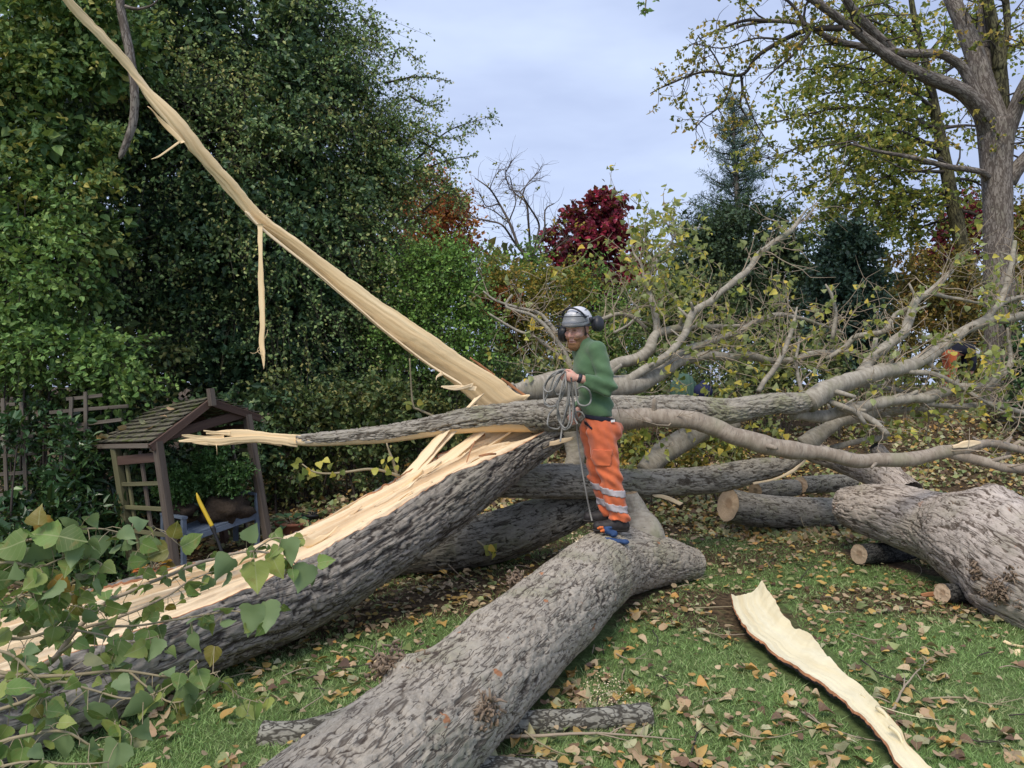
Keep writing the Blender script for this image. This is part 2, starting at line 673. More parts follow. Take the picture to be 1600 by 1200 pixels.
def leaf_mat(name, cols, transl=0.30, rough=0.5, under=None, spec=0.4, veins=False):
    """cols: leaf colours spread evenly over the per-leaf random number; 'lv' = (leaf random, spray tone, along the leaf)."""
    m, n, l, o = new_mat(name)
    lv = n.new('ShaderNodeSeparateXYZ')
    l.new(attr_n(n, 'lv'), lv.inputs[0])
    k = len(cols)
    r = ramp(n, [((i + 0.5) / k, c) for i, c in enumerate(cols)])
    r.color_ramp.interpolation = 'LINEAR'
    x = math_n(n, l, 'ADD', math_n(n, l, 'MULTIPLY', lv.outputs[0], 0.55), math_n(n, l, 'MULTIPLY', lv.outputs[1], 0.45))
    l.new(x, r.inputs['Fac'])
    tone = n.new('ShaderNodeMapRange')
    tone.inputs['To Min'].default_value = 0.62
    tone.inputs['To Max'].default_value = 1.35
    l.new(lv.outputs[0], tone.inputs['Value'])
    mul = n.new('ShaderNodeVectorMath')
    mul.operation = 'SCALE'
    l.new(r.outputs['Color'], mul.inputs[0])
    l.new(tone.outputs[0], mul.inputs['Scale'])
    c = mul.outputs[0]
    if veins:
        gn = noise_n(n, l, n.new('ShaderNodeTexCoord').outputs['Object'], veins, 4)
        c = mix(n, l, math_n(n, l, 'MULTIPLY', ramp_fac(n, l, gn, 0.56, 0.70), 0.45), c, (0.26, 0.20, 0.07))
        a0 = attr_n(n, 'ac', 'Fac')
        aa = math_n(n, l, 'ABSOLUTE', math_n(n, l, 'SUBTRACT', a0, 2.0))
        side = math_n(n, l, 'ABSOLUTE', math_n(n, l, 'SINE', math_n(n, l, 'MULTIPLY', math_n(n, l, 'SUBTRACT', lv.outputs[2], math_n(n, l, 'MULTIPLY', aa, 0.75)), 17.0)))
        vn = math_n(n, l, 'MAXIMUM', ramp_fac(n, l, aa, 0.028, 0.008), math_n(n, l, 'MULTIPLY', ramp_fac(n, l, side, 0.20, 0.02), 0.5))
        vn = math_n(n, l, 'MULTIPLY', vn, ramp_fac(n, l, a0, 0.5, 1.0))
        c = mix(n, l, math_n(n, l, 'MULTIPLY', vn, 0.5), c, (0.42, 0.44, 0.22))
    if under is not None:
        bf = n.new('ShaderNodeNewGeometry').outputs['Backfacing']
        c = mix(n, l, bf, c, under)
    b = n.new('ShaderNodeBsdfPrincipled')
    l.new(c, b.inputs['Base Color'])
    b.inputs['Roughness'].default_value = rough
    b.inputs['Specular IOR Level'].default_value = spec
    t = n.new('ShaderNodeBsdfTranslucent')
    l.new(mix(n, l, 0.35, c, (0.35, 0.40, 0.05)), t.inputs['Color'])
    ms = n.new('ShaderNodeMixShader')
    ms.inputs[0].default_value = transl
    l.new(b.outputs[0], ms.inputs[1])
    l.new(t.outputs[0], ms.inputs[2])
    l.new(ms.outputs[0], o.inputs['Surface'])
    return m


def end_mat(name, pale, ring, core):
    """Sawn end: growth rings about the pith and a darker heart."""
    m, n, l, o = new_mat(name)
    g = attr_n(n, 'grain')
    ln = n.new('ShaderNodeVectorMath')
    ln.operation = 'LENGTH'
    l.new(g, ln.inputs[0])
    wob = noise_n(n, l, g, 9, 3)
    rr = math_n(n, l, 'ADD', ln.outputs['Value'], math_n(n, l, 'MULTIPLY', wob, 0.35))
    s = math_n(n, l, 'SINE', math_n(n, l, 'MULTIPLY', rr, 55))
    c = mix(n, l, math_n(n, l, 'MULTIPLY', ramp_fac(n, l, s, -0.2, 1.0), 0.5), pale, ring)
    c = mix(n, l, ramp_fac(n, l, rr, 0.62, 0.42), c, core)
    f = noise_n(n, l, g, 30, 4)
    c = mix(n, l, math_n(n, l, 'MULTIPLY', ramp_fac(n, l, f, 0.55, 0.75), 0.4), c, ring)
    bsdf_n(n, l, o, c, 0.8, f, 0.3, 0.005, 0.2)
    return m


M = {}
M['bark_felled'] = bark_mat('bark_felled', (0.275, 0.240, 0.192), (0.400, 0.356, 0.290), (0.075, 0.058, 0.046), (0.265, 0.255, 0.165), True, 0.05, 0.22, orange=0.85)
M['bark_split'] = bark_mat('bark_split', (0.185, 0.163, 0.134), (0.305, 0.272, 0.228), (0.055, 0.045, 0.038), (0.25, 0.235, 0.185), True, 0.065, 0.12)
M['bark_pale'] = bark_mat('bark_pale', (0.360, 0.305, 0.260), (0.490, 0.430, 0.375), (0.10, 0.076, 0.058), (0.34, 0.31, 0.235), True, 0.06, 0.15, orange=0.35)
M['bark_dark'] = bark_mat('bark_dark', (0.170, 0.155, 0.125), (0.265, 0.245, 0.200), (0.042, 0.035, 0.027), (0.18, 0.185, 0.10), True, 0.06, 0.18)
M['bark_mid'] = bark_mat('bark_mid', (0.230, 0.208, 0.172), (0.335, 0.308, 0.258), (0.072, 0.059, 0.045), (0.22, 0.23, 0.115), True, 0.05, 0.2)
M['bark_small'] = bark_mat('bark_small', (0.05, 0.05, 0.05), (0.11, 0.108, 0.10), (0.02, 0.02, 0.02), (0.12, 0.13, 0.10), False, 0.03, 0.4, bump_d=0.004)
M['bark_moss'] = bark_mat('bark_moss', (0.19, 0.18, 0.15), (0.27, 0.26, 0.22), (0.06, 0.055, 0.045), (0.235, 0.25, 0.085), False, 0.035, 0.5, bump_d=0.006)
M['bark_tree'] = bark_mat('bark_tree', (0.18, 0.155, 0.132), (0.255, 0.225, 0.195), (0.105, 0.086, 0.072), (0.19, 0.18, 0.13), False, 0.045, 0.22, bump_d=0.008)
M['bark_green'] = bark_mat('bark_green', (0.085, 0.08, 0.045), (0.135, 0.125, 0.07), (0.035, 0.032, 0.02), (0.13, 0.14, 0.045), False, 0.05, 0.2)
M['limb'] = smooth_bark('limb_bark', (0.26, 0.232, 0.185), (0.385, 0.352, 0.288), (0.225, 0.235, 0.13))
M['limb_brown'] = smooth_bark('limb_brown_bark', (0.245, 0.20, 0.155), (0.35, 0.30, 0.24), (0.26, 0.25, 0.165))
M['twig'] = plain('twig_bark', (0.34, 0.275, 0.20), 0.8, 0.35, 40)
M['twig_pale'] = plain('pale_twig_bark', (0.30, 0.25, 0.155), 0.7, 0.3, 40)
M['twig_dark'] = plain('dark_twig_bark', (0.06, 0.05, 0.042), 0.85, 0.35, 40)
M['wood'] = wood_mat('torn_wood', (0.87, 0.73, 0.50), (0.82, 0.635, 0.40), (0.65, 0.43, 0.23), 0.026, 28)
M['wood_pale'] = wood_mat('torn_sapwood', (0.87, 0.71, 0.45), (0.81, 0.60, 0.34), (0.60, 0.40, 0.19), 0.03, 36)
M['wood_cream'] = wood_mat('bare_sapwood', (0.82, 0.76, 0.55), (0.76, 0.67, 0.44), (0.60, 0.48, 0.27), 0.06, 18)
M['inner_bark'] = plain('inner_bark', (0.40, 0.185, 0.09), 0.85, 0.55, 26)
M['end'] = end_mat('sawn_end', (0.53, 0.40, 0.275), (0.40, 0.28, 0.175), (0.36, 0.25, 0.16))
M['end_dark'] = end_mat('weathered_end', (0.36, 0.26, 0.16), (0.27, 0.19, 0.11), (0.19, 0.14, 0.085))
M['burr'] = plain('burr_wood', (0.235, 0.175, 0.125), 0.9, 0.55, 45, bump=0.6)

# ------------------------------------------------------------------ the ground
def tz(x, y):
    x, y = np.asarray(x, float), np.asarray(y, float)
    ramp_y = smooth(9.3, 16.5, y)
    side = 0.45 + 0.55 * smooth(-2.5, 3.0, x)
    z = 1.55 * ramp_y * side
    z = z - 0.42 * np.exp(-((x + 4.3) / 1.7) ** 2 - ((y - 8.2) / 1.9) ** 2)
    p = np.stack([x.ravel() * 0.8, y.ravel() * 0.8, np.zeros(x.size)], 1)
    z = z + 0.03 * (vnoise(p, 5)).reshape(x.shape) + 0.012 * vnoise(p * 4.1, 6).reshape(x.shape)
    return z


def ground_mat():
    m, n, l, o = new_mat('lawn_ground')
    g = n.new('ShaderNodeTexCoord').outputs['Object']
    a = noise_n(n, l, g, 1.3, 5, 0.6)
    b = noise_n(n, l, g, 26, 6, 0.7)
    c3 = noise_n(n, l, g, 9, 4, 0.6)
    grass = mix(n, l, ramp_fac(n, l, b, 0.3, 0.7), (0.06, 0.085, 0.03), (0.13, 0.18, 0.065))
    dirt = mix(n, l, ramp_fac(n, l, b, 0.35, 0.7), (0.035, 0.024, 0.016), (0.15, 0.105, 0.06))
    k = attr_n(n, 'litter', 'Fac')
    f = ramp_fac(n, l, math_n(n, l, 'ADD', math_n(n, l, 'MULTIPLY', c3, 0.7), math_n(n, l, 'SUBTRACT', k, 0.35)), 0.42, 0.66)
    c = mix(n, l, f, grass, dirt)
    bsdf_n(n, l, o, c, 0.95, b, 0.6, 0.02, 0.1)
    return m


def litter_amount(x, y):
    """How thickly leaves and bare soil cover the grass (0..1.2)."""
    p = np.stack([x * 0.9, y * 0.9, np.zeros_like(x)], 1)
    k = 0.26 + 0.50 * fbm(p * 1.5, 3, 21)
    k = k + 0.34 * smooth(4.6, 6.0, y) + 0.35 * smooth(8.0, 9.5, y)
    # the strip of bare soil beneath the raised trunk, and the bed on the left
    dx = x - (-1.15 + (y - 5.4) * 0.85)
    k = k + 0.55 * np.exp(-(dx / 0.45) ** 2) * smooth(4.3, 5.4, y) * (1 - smooth(7.6, 8.6, y))
    k = k + 0.8 * smooth(-1.2, -2.4, x) * smooth(5.0, 6.4, y)
    return np.clip(k, 0, 1.2)


gx = np.unique(np.concatenate([np.linspace(-160, -12, 26), np.linspace(-12, 12, 110), np.linspace(12, 160, 26)]))
gy = np.unique(np.concatenate([np.linspace(-20, 0, 8), np.linspace(0, 18, 96), np.linspace(18, 260, 40)]))
GX, GY = np.meshgrid(gx, gy, indexing='ij')
gv = np.stack([GX, GY, tz(GX, GY)], -1).reshape(-1, 3)
lawn = link_mesh('lawn', gv, grid_quads(len(gx), len(gy), False)[:, ::-1], ground_mat(), None, {'litter': litter_amount(gv[:, 0], gv[:, 1])})
tag(lawn, kind='structure')


# grass blades
def in_view(x, y, z, m=40):
    px, py = CX + F * x / y, HY + F * (H - z) / y
    return (px > -m) & (px < 1600 + m) & (py < 1200 + m)


def grass(n):
    y = 3.1 + (9.6 - 3.1) * RNG.random(n) ** 1.25
    x = (RNG.random(n) * 2 - 1) * (0.74 * y + 0.2)
    k = litter_amount(x, y)
    p = np.stack([x * 3, y * 3, np.zeros(n)], 1)
    ok = (RNG.random(n) > np.clip((k - 0.2) * 1.15, 0, 0.985)) & (x > -2.6) & ~occupied(x, y)
    x, y = x[ok], y[ok]
    n = len(x)
    z = tz(x, y)
    h = RNG.uniform(0.012, 0.038, n)
    a = RNG.uniform(0, 2 * pi, n)
    w = RNG.uniform(0.0016, 0.0036, n) * (0.7 + y / 8)
    b = np.stack([x, y, z - 0.004], 1)
    s = np.stack([np.cos(a) * w, np.sin(a) * w, np.zeros(n)], 1)
    lean = np.stack([RNG.normal(0, 0.85, n) * h, RNG.normal(0, 0.85, n) * h, h], 1)
    V = np.stack([b - s, b + s, b + lean], 1).reshape(-1, 3)
    T = np.arange(3 * n).reshape(-1, 3)
    tone = np.clip(0.5 + 0.5 * fbm(np.stack([x * 2, y * 2, 0 * x], 1), 3, 44), 0, 1)
    lv = np.repeat(np.stack([RNG.random(n), tone, np.zeros(n)], 1), 3, 0)
    m = leaf_mat('grass_blade', [(0.16, 0.27, 0.08), (0.225, 0.385, 0.12), (0.29, 0.43, 0.155), (0.39, 0.42, 0.22)], 0.3, 0.6, spec=0.25)
    o = link_mesh('grass', V, T, m, None, {'lv': lv}, False)
    tag(o, 'short green lawn grass showing between the fallen leaves', 'grass', kind='stuff')


# ------------------------------------------------------------------ leaves
def tpl(pts, tris):
    return np.array(pts, float), np.array(tris)


# (along, across, lift)
T_RHOMB = tpl([(0, 0, 0), (0.42, 0.36, 0.08), (1, 0, -0.10), (0.42, -0.36, 0.08)], [(0, 2, 1), (0, 3, 2)])
T_HEX = tpl([(0, 0, 0), (0.22, 0.36, 0.07), (0.62, 0.30, 0.08), (1, 0, -0.12), (0.62, -0.30, 0.08), (0.22, -0.36, 0.07)], [(0, 3, 2), (0, 2, 1), (0, 5, 4), (0, 4, 3)])
T_LONG = tpl([(0, 0, 0), (0.30, 0.15, 0.05), (0.65, 0.15, 0.02), (1, 0, -0.2), (0.65, -0.15, 0.02), (0.30, -0.15, 0.05)], [(0, 3, 2), (0, 2, 1), (0, 5, 4), (0, 4, 3)])
T_STAR = tpl([(0, 0, 0), (0.10, 0.42, 0.02), (0.42, 0.20, 0.05), (0.62, 0.48, -0.03), (0.66, 0.13, 0.03), (1, 0, -0.1), (0.66, -0.13, 0.03), (0.62, -0.48, -0.03), (0.42, -0.20, 0.05), (0.10, -0.42, 0.02)],
             [(0, 2, 1), (0, 4, 2), (2, 4, 3), (0, 5, 4), (0, 6, 5), (0, 8, 6), (8, 7, 6), (0, 9, 8)])


def poplar_tpl(curl, seed):
    """A broad deltoid leaf with a toothed margin: strips from the midrib to the edge."""
    r = np.random.default_rng(seed)
    out = [(0.0, 0.0), (-0.04, 0.17), (0.03, 0.35), (0.12, 0.42), (0.20, 0.455), (0.27, 0.415), (0.36, 0.425), (0.43, 0.37), (0.53, 0.345), (0.62, 0.265), (0.74, 0.19), (0.86, 0.085), (1.0, 0.0)]
    P, T = [], []

    def lift(a, c):
        return curl * (-0.45 * a * a + 0.8 * abs(c) + 0.5 * c * sin(4 * a + seed)) + 0.025 * sin(8 * a + 6 * c + 2 * seed)
    for (a, c) in out:
        c2 = c * r.uniform(0.94, 1.06)
        c3 = c * r.uniform(0.94, 1.06)
        m = max(a, 0.0)
        P += [(m, 0, lift(m, 0)), (a, c2, lift(a, c2)), (a, -c3, lift(a, -c3))]
    for i in range(len(out) - 1):
        o, q = 3 * i, 3 * i + 3
        T += [(o, q, q + 1), (o, q + 1, o + 1), (o, q + 2, q), (o, o + 2, q + 2)]
    P = np.array(P)
    T = [t for t in T if np.linalg.norm(np.cross(P[t[1]] - P[t[0]], P[t[2]] - P[t[0]])) > 1e-5]
    return tpl(P, T)


T_POP = poplar_tpl(0.30, 1)
T_SMALLPOP = tpl([(0, 0, 0), (0.02, 0.28, 0.08), (0.2, 0.42, 0.11), (0.55, 0.27, 0.08), (1, 0, -0.15), (0.55, -0.27, 0.08), (0.2, -0.42, 0.11), (0.02, -0.28, 0.08)],
                 [(0, 2, 1), (0, 3, 2), (0, 4, 3), (0, 5, 4), (0, 6, 5), (0, 7, 6)])


def batch(T, pos, dirs, nrm, size, lv, geo):
    """Copies of a leaf outline, one per row, gathered in geo."""
    P, tri = T
    n, k = len(pos), len(P)
    d = norm(dirs)
    s = norm(np.cross(nrm, d))
    u = np.cross(d, s)
    V = pos[:, None, :] + size[:, None, None] * (P[None, :, 0, None] * d[:, None] + P[None, :, 1, None] * s[:, None] + P[None, :, 2, None] * u[:, None])
    L = np.repeat(lv[:, None, :], k, 1)
    L[..., 2] = P[None, :, 0]
    if k > 20: geo.a.setdefault('ac', []).append((geo.n, np.tile(P[:, 1] + 2.0, n)))
    geo.add(V.reshape(-1, 3), None, (tri[None] + (np.arange(n) * k)[:, None, None]).reshape(-1, 3), lv=L.reshape(-1, 3))


def rand_dir(n, r=None):
    r = RNG if r is None else r
    return norm(r.normal(size=(n, 3)))


def sprays(geo, twigs, start, direc, length, per, size, T=T_RHOMB, droop=0.35, spread=0.5, up=0.8, twig_r=0.004, jit=0.25, tone=None):
    """Leafy shoots: start (N,3), direc (N,3), per leaves along each; the shoot itself goes to 'twigs'."""
    n = len(start)
    L = length * RNG.uniform(0.6, 1.4, n)
    d = norm(direc)
    bend = norm(d + np.array([0, 0, -droop]) + RNG.normal(0, 0.25, (n, 3)))
    t = (np.arange(per) + RNG.random((n, per))) / per
    c = start[:, None] + L[:, None, None] * (d[:, None] * t[..., None] * (1 - 0.5 * t[..., None]) + bend[:, None] * (0.5 * t[..., None] ** 2))
    pos = (c + RNG.normal(0, 1, (n, per, 3)) * (size * jit)).reshape(-1, 3)
    ld = (d[:, None] * 0.6 + RNG.normal(0, spread + 0.35, (n, per, 3)) + np.array([0, 0, -0.3 * droop])).reshape(-1, 3)
    nr = norm(RNG.normal(0, 0.75, (n * per, 3)) + np.array([0, -0.15, up]))
    tn = RNG.random(n) if tone is None else tone
    lv = np.stack([RNG.random(n * per), np.repeat(tn, per), np.zeros(n * per)], 1)
    sz = size * RNG.uniform(0.65, 1.3, n * per)
    batch(T, pos, ld, nr, sz, lv, geo)
    if twigs is not None:
        for tt0, tt1, r0, r1 in (((0.0, 0.5, 1.0, 0.75), (0.5, 1.0, 0.75, 0.35)) if n < 300 else ((0.0, 0.9, 1.0, 0.4),)):
            a = start + L[:, None] * (d * tt0 * (1 - 0.5 * tt0) + bend * 0.5 * tt0 ** 2)
            b = start + L[:, None] * (d * tt1 * (1 - 0.5 * tt1) + bend * 0.5 * tt1 ** 2)
            prism(twigs, a, b, twig_r * r0, twig_r * r1)


def prism(geo, a, b, ra, rb):
    """Three-sided twigs from a to b (N,3)."""
    n = len(a)
    ax = norm(b - a)
    s = norm(np.cross(ax, np.array([0.3, 0.2, 1.0]) + RNG.normal(0, 0.3, (n, 3))))
    u = np.cross(ax, s)
    ra = np.broadcast_to(np.asarray(ra, float), (n,))[:, None]
    rb = np.broadcast_to(np.asarray(rb, float), (n,))[:, None]
    V = []
    for k in range(3):
        c, sn = cos(k * 2 * pi / 3), sin(k * 2 * pi / 3)
        V.append(a + ra * (c * s + sn * u))
    for k in range(3):
        c, sn = cos(k * 2 * pi / 3), sin(k * 2 * pi / 3)
        V.append(b + rb * (c * s + sn * u))
    V = np.stack(V, 1).reshape(-1, 3)
    o = (np.arange(n) * 6)[:, None, None]
    q = np.array([[0, 1, 4, 3], [1, 2, 5, 4], [2, 0, 3, 5]])[None] + o
    geo.add(V, q.reshape(-1, 4), None)


# ------------------------------------------------------------------ logs with furrowed bark
def furrow(G, cell, along, seed, wide=0.22, warp=0.55):
    """Furrows that run with the grain, part and join again; 0 in the furrow, 1 on the ridge."""
    p = G * np.array([1, 1, along]) / cell
    wv = np.stack([vnoise(p * 0.45, seed + 1), vnoise(p * 0.45, seed + 2), 0.6 * vnoise(p * 0.45, seed + 3)], 1)
    jag = np.stack([vnoise(p * np.array([2.2, 2.2, 5.0]), seed + 4), vnoise(p * np.array([2.2, 2.2, 5.0]), seed + 5), vnoise(p * 3.1, seed + 6)], 1)
    p = p + warp * wv + 0.16 * jag
    here = 0.35 + 0.65 * np.clip(0.5 + 1.3 * vnoise(p * np.array([0.5, 0.5, 1.1]), seed + 20), 0, 1)
    k = np.ones(len(p))
    for j, (sc, st, w) in enumerate(((1.0, 1.0, 0.7), (1.5, 1.4, 0.55), (0.62, 0.55, 0.6))):
        q = p * np.array([sc, sc, st]) + 17.3 * j
        n = vnoise(q, seed + 31 + j) + 0.35 * vnoise(q * 2.1, seed + 41 + j)
        k = np.minimum(k, smooth(0.0, wide * w * here, np.abs(n)))
    # short cracks across the ridges break them into plates
    q = G / cell * np.array([0.55, 0.55, 0.9]) + 0.5 * wv
    n = vnoise(q, seed + 61) + 0.3 * vnoise(q * 2.7, seed + 62)
    k = np.minimum(k, 0.35 + 0.65 * smooth(0.0, wide * 0.45, np.abs(n)))
    f1 = 0.5 + 0.5 * vnoise(p * 1.1, seed + 71)
    return k, f1


def bark_shell(C, R, th0, th1, step, cell, along, amp, seed, lump=0.06, closed=True, ang=None, U0=None, wide=0.22, bumps=()):
    """Skin of bark on a path: angles th0..th1 (per station), 0 = side, 90 deg = up. Returns V, Q, grain, crack, (n, m)."""
    T, S, U = frames(C)
    n = len(C)
    L = np.concatenate([[0], np.cumsum(np.linalg.norm(np.diff(C, axis=0), axis=1))])
    span = np.max(th1 - th0)
    m = max(10, int(R.max() * span / step))
    u = np.linspace(0, 1, m, endpoint=not closed)
    TH = th0[:, None] + (th1 - th0)[:, None] * u[None]
    rr = np.repeat(R[:, None], m, 1)
    ct, st = np.cos(TH), np.sin(TH)
    G = np.stack([ct * rr, st * rr, np.repeat(L[:, None], m, 1)], -1).reshape(-1, 3)
    big = fbm(G * np.array([1, 1, 0.7]) / 0.38, 3, seed + 50).reshape(n, m)
    k, f1 = furrow(G, cell, along, seed, wide)
    fine = fbm(G * np.array([1, 1, 0.6]) / 0.022, 3, seed + 70)
    k = np.clip(k + 0.12 * fine, 0, 1)
    V0 = C[:, None] + (rr * (1 + lump * big))[..., None] * (ct[..., None] * S[:, None] + st[..., None] * U[:, None])
    N = norm(ct[..., None] * S[:, None] + st[..., None] * U[:, None]).reshape(-1, 3)
    V = V0.reshape(-1, 3)
    for (bc, br, bh) in bumps:
        d = np.linalg.norm(V - np.asarray(bc), axis=1)
        w = np.exp(-(d / br) ** 2)
        V = V + N * (bh * w * (1 + 0.5 * fbm(G / 0.06, 3, seed + 90)))[:, None]
    V = V + N * (amp * (k - 1) + amp * 0.30 * fine - amp * 0.25 * f1)[:, None]
    return V, grid_quads(n, m, closed), G, k, (n, m)


def log_geo(P, step, cell, along, amp, seed, mat, name, parent, lump=0.06, wide=0.22, bumps=(), lens=None):
    P = catmull(P, lens or step)
    C, R = P[:, :3], P[:, 3]
    n = len(C)
    V, Q, G, k, (n, m) = bark_shell(C, R, np.full(n, 0.0), np.full(n, 2 * pi), step, cell, along, amp, seed, lump, True, wide=wide, bumps=bumps)
    # round the ends over slightly and close them
    o = link_mesh(name, V, Q[:, ::-1], mat, parent, {'grain': G, 'crack': k})
    return o, V.reshape(n, m, 3), C


def cut_disc(name, ringpts, centre, mat, parent, flip=False, inset=0.0, rough=0.006, pith=(0.1, -0.15)):
    """Sawn face spanning a ring of points."""
    m = len(ringpts)
    K = 9
    ax = norm(np.cross(ringpts[m // 4] - centre, ringpts[0] - centre)[None])[0]
    s = norm((ringpts[0] - centre)[None])[0]
    u = np.cross(ax, s)
    rad = np.linalg.norm(ringpts - centre, axis=1).mean()
    V, G = [], []
    for k in range(1, K + 1):
        f = k / K
        p = centre + (ringpts - centre) * f * (0.985 if k == K else 1)
        V.append(p)
        q = np.stack([((p - centre) @ s) / rad - pith[0] * (1 - f), ((p - centre) @ u) / rad - pith[1] * (1 - f), np.zeros(m)], 1)
        G.append(q)
    V.append(centre[None])
    G.append(np.array([[-pith[0], -pith[1], 0.0]]))
    V, G = np.vstack(V), np.vstack(G)
    V = V + ax * (rough * fbm(G * 6, 3, 3))[:, None] - ax * inset
    Q = grid_quads(K, m, True)
    j = np.arange(m)
    T = np.stack([np.full(m, K * m), (j + 1) % m, j], 1)
    return link_mesh(name, V, [Q, T], mat, parent, {'grain': G}, True)


def make_log(name, label, cat, P, mat, step=0.014, cell=0.05, along=0.3, amp=0.012, seed=1, ends=('end', 'end'), lump=0.06, wide=0.22, bumps=(), group=None, lens=None):
    P = np.asarray(P, float)
    t = thing(name, label, cat, (P[0, 0], P[0, 1], P[0, 2] - P[0, 3]), group)
    o, V, C = log_geo(P, step, cell, along, amp, seed, M[mat], 'bark', t, lump, wide, bumps, lens)
    if ends[0]: cut_disc('cut_end', V[0], V[0].mean(0), M[ends[0]], t)
    if ends[1]: cut_disc('cut_end', V[-1], V[-1].mean(0), M[ends[1]], t)
    return t


def px_path(rows, r_px=True):
    """rows (px, py, radius in px, depth) -> x, y, z, r."""
    out = []
    for px, py, r, d in rows:
        w = W(px, py, d)
        out.append((*w, r * d / F))
    return np.array(out)

# ------------------------------------------------------------------ torn planks and splinters
def plank(name, rows, thick, mat, parent, seed=1, cols=10, step=0.03, ridge=0.006, ragged=0.008, tilt=0.0, bow=0.0, geo=None, g0=0.0):
    """rows: (pxA, pyA, pxB, pyB, depth[, depth of B]); a riven strip with a ridged face and ragged edges."""
    E = []
    for r in rows:
        dB = r[5] if len(r) > 5 else r[4] + tilt
        E.append(np.concatenate([W(r[0], r[1], r[4]), W(r[2], r[3], dB)]))
    return plank3(name, np.array(E), thick, mat, parent, seed, cols, step, ridge, ragged, bow, geo, g0)


def plank3(name, E, thick, mat, parent, seed=1, cols=10, step=0.03, ridge=0.006, ragged=0.008, bow=0.0, geo=None, g0=0.0):
    P = catmull(E, step)
    A, B = P[:, :3], P[:, 3:6]
    n = len(P)
    mid = (A + B) / 2
    T = norm(np.gradient(mid, axis=0))
    X = B - A
    wd = np.linalg.norm(X, axis=1)
    N = norm(np.cross(X, T))
    N = np.where((N[:, 1] > 0)[:, None], -N, N)       # the face turned to the camera side
    L = np.concatenate([[0], np.cumsum(np.linalg.norm(np.diff(mid, axis=0), axis=1))])
    Xn = norm(X)
    ra = ragged * fbm(np.stack([L / 0.06, np.full(n, seed * 3.3), 0 * L], 1), 3, seed)
    rb = ragged * fbm(np.stack([L / 0.06, np.full(n, seed * 7.1), 0 * L], 1), 3, seed + 3)
    A = A + Xn * ra[:, None]
    B = B + Xn * rb[:, None]
    v = np.linspace(0, 1, cols)
    w = (v[None] * wd[:, None])
    q = np.stack([(w / 0.022).ravel(), np.full(w.size, seed * 5.0), np.repeat(L / 1.3, cols)], 1)
    rid = (1 - np.abs(fbm(q, 3, seed + 9))).reshape(n, cols)
    h = ridge * (rid - 0.6) * 2 + bow * wd[:, None] * np.sin(pi * v)[None]
    th = np.minimum(thick, wd * 0.45)
    top = A[:, None] + X[:, None] * 0 + (B - A)[:, None] * v[None, :, None] + N[:, None] * h[..., None]
    edge = np.sin(pi * np.clip(v, 0.0, 1.0)) ** 0.5
    bot = A[:, None] + (B - A)[:, None] * v[None, :, None] - N[:, None] * (th[:, None] * (0.25 + 0.75 * edge)[None])[..., None]
    ring = np.concatenate([top, bot[:, ::-1]], 1)
    m = 2 * cols
    gr = np.stack([np.concatenate([w, w[:, ::-1] + 0.3], 1) + seed * 1.7 + g0, np.concatenate([h, h - 0.02], 1), np.repeat(L[:, None] + seed, m, 1)], -1).reshape(-1, 3)
    V = ring.reshape(-1, 3)
    Q = grid_quads(n, m, True)
    c0 = np.stack([np.arange(cols - 1), np.arange(1, cols), m - 2 - np.arange(cols - 1), m - 1 - np.arange(cols - 1)], 1)
    Q = np.vstack([Q, c0, c0 + (n - 1) * m])
    if geo is not None:
        geo.add(V, Q, None, grain=gr)
        return geo
    return link_mesh(name, V, Q, mat, parent, {'grain': gr}, True)


# ------------------------------------------------------------------ the big trunk felled across the foreground
SEEN_LABELS = {}
trunk_rows = np.array([
    [-0.90, 1.90, 0.25, 0.272], [-0.58, 2.69, 0.254, 0.270], [0.0, 4.12, 0.262, 0.280], [0.40, 5.10, 0.270, 0.290],
    [0.62, 5.65, 0.276, 0.297], [0.80, 6.02, 0.275, 0.290], [1.04, 6.28, 0.245, 0.265], [1.32, 6.50, 0.195, 0.215], [1.56, 6.68, 0.125, 0.165], [1.66, 6.75, 0.105, 0.145]])
def on(d, px, py): return W(px, py, d)
felled_bumps = [(on(3.42, 628, 1052), 0.10, 0.06), (on(3.27, 690, 1085), 0.09, 0.06), (on(3.18, 752, 1115), 0.075, 0.045),
                (on(4.0, 765, 985), 0.13, 0.035), (on(4.9, 800, 912), 0.07, 0.045)]
felled = make_log('felled_trunk', 'massive grey furrowed trunk lying across the lawn under the climber\'s boots', 'felled trunk', trunk_rows, 'bark_felled',
                  step=0.0115, cell=0.060, along=0.24, amp=0.013, seed=3, ends=(None, 'end_dark'), lump=0.07, wide=0.20, bumps=felled_bumps, lens=0.0135)
# the spur that the trunk's far end forks into, and the broken stub above it
o, V, C = log_geo(np.array([[0.66, 5.70, 0.25, 0.22], [0.82, 6.05, 0.272, 0.262], [0.97, 6.38, 0.27, 0.255], [1.06, 6.60, 0.25, 0.22], [1.10, 6.70, 0.235, 0.19]]), 0.011, 0.060, 0.24, 0.013, 8, M['bark_felled'], 'spur', felled, 0.16)
cut_disc('spur_end', V[-1], V[-1].mean(0), M['end_dark'], felled)
stub_p = px_path([(1000, 880, 44, 6.45), (1002, 835, 36, 6.5), (994, 805, 22, 6.62), (987, 782, 16, 6.62), (985, 770, 11, 6.62)])
o, V, C = log_geo(stub_p, 0.012, 0.04, 0.4, 0.005, 12, M['limb'], 'stub', felled, 0.08)
cut_disc('stub_end', V[-1], V[-1].mean(0), M['end_dark'], felled)


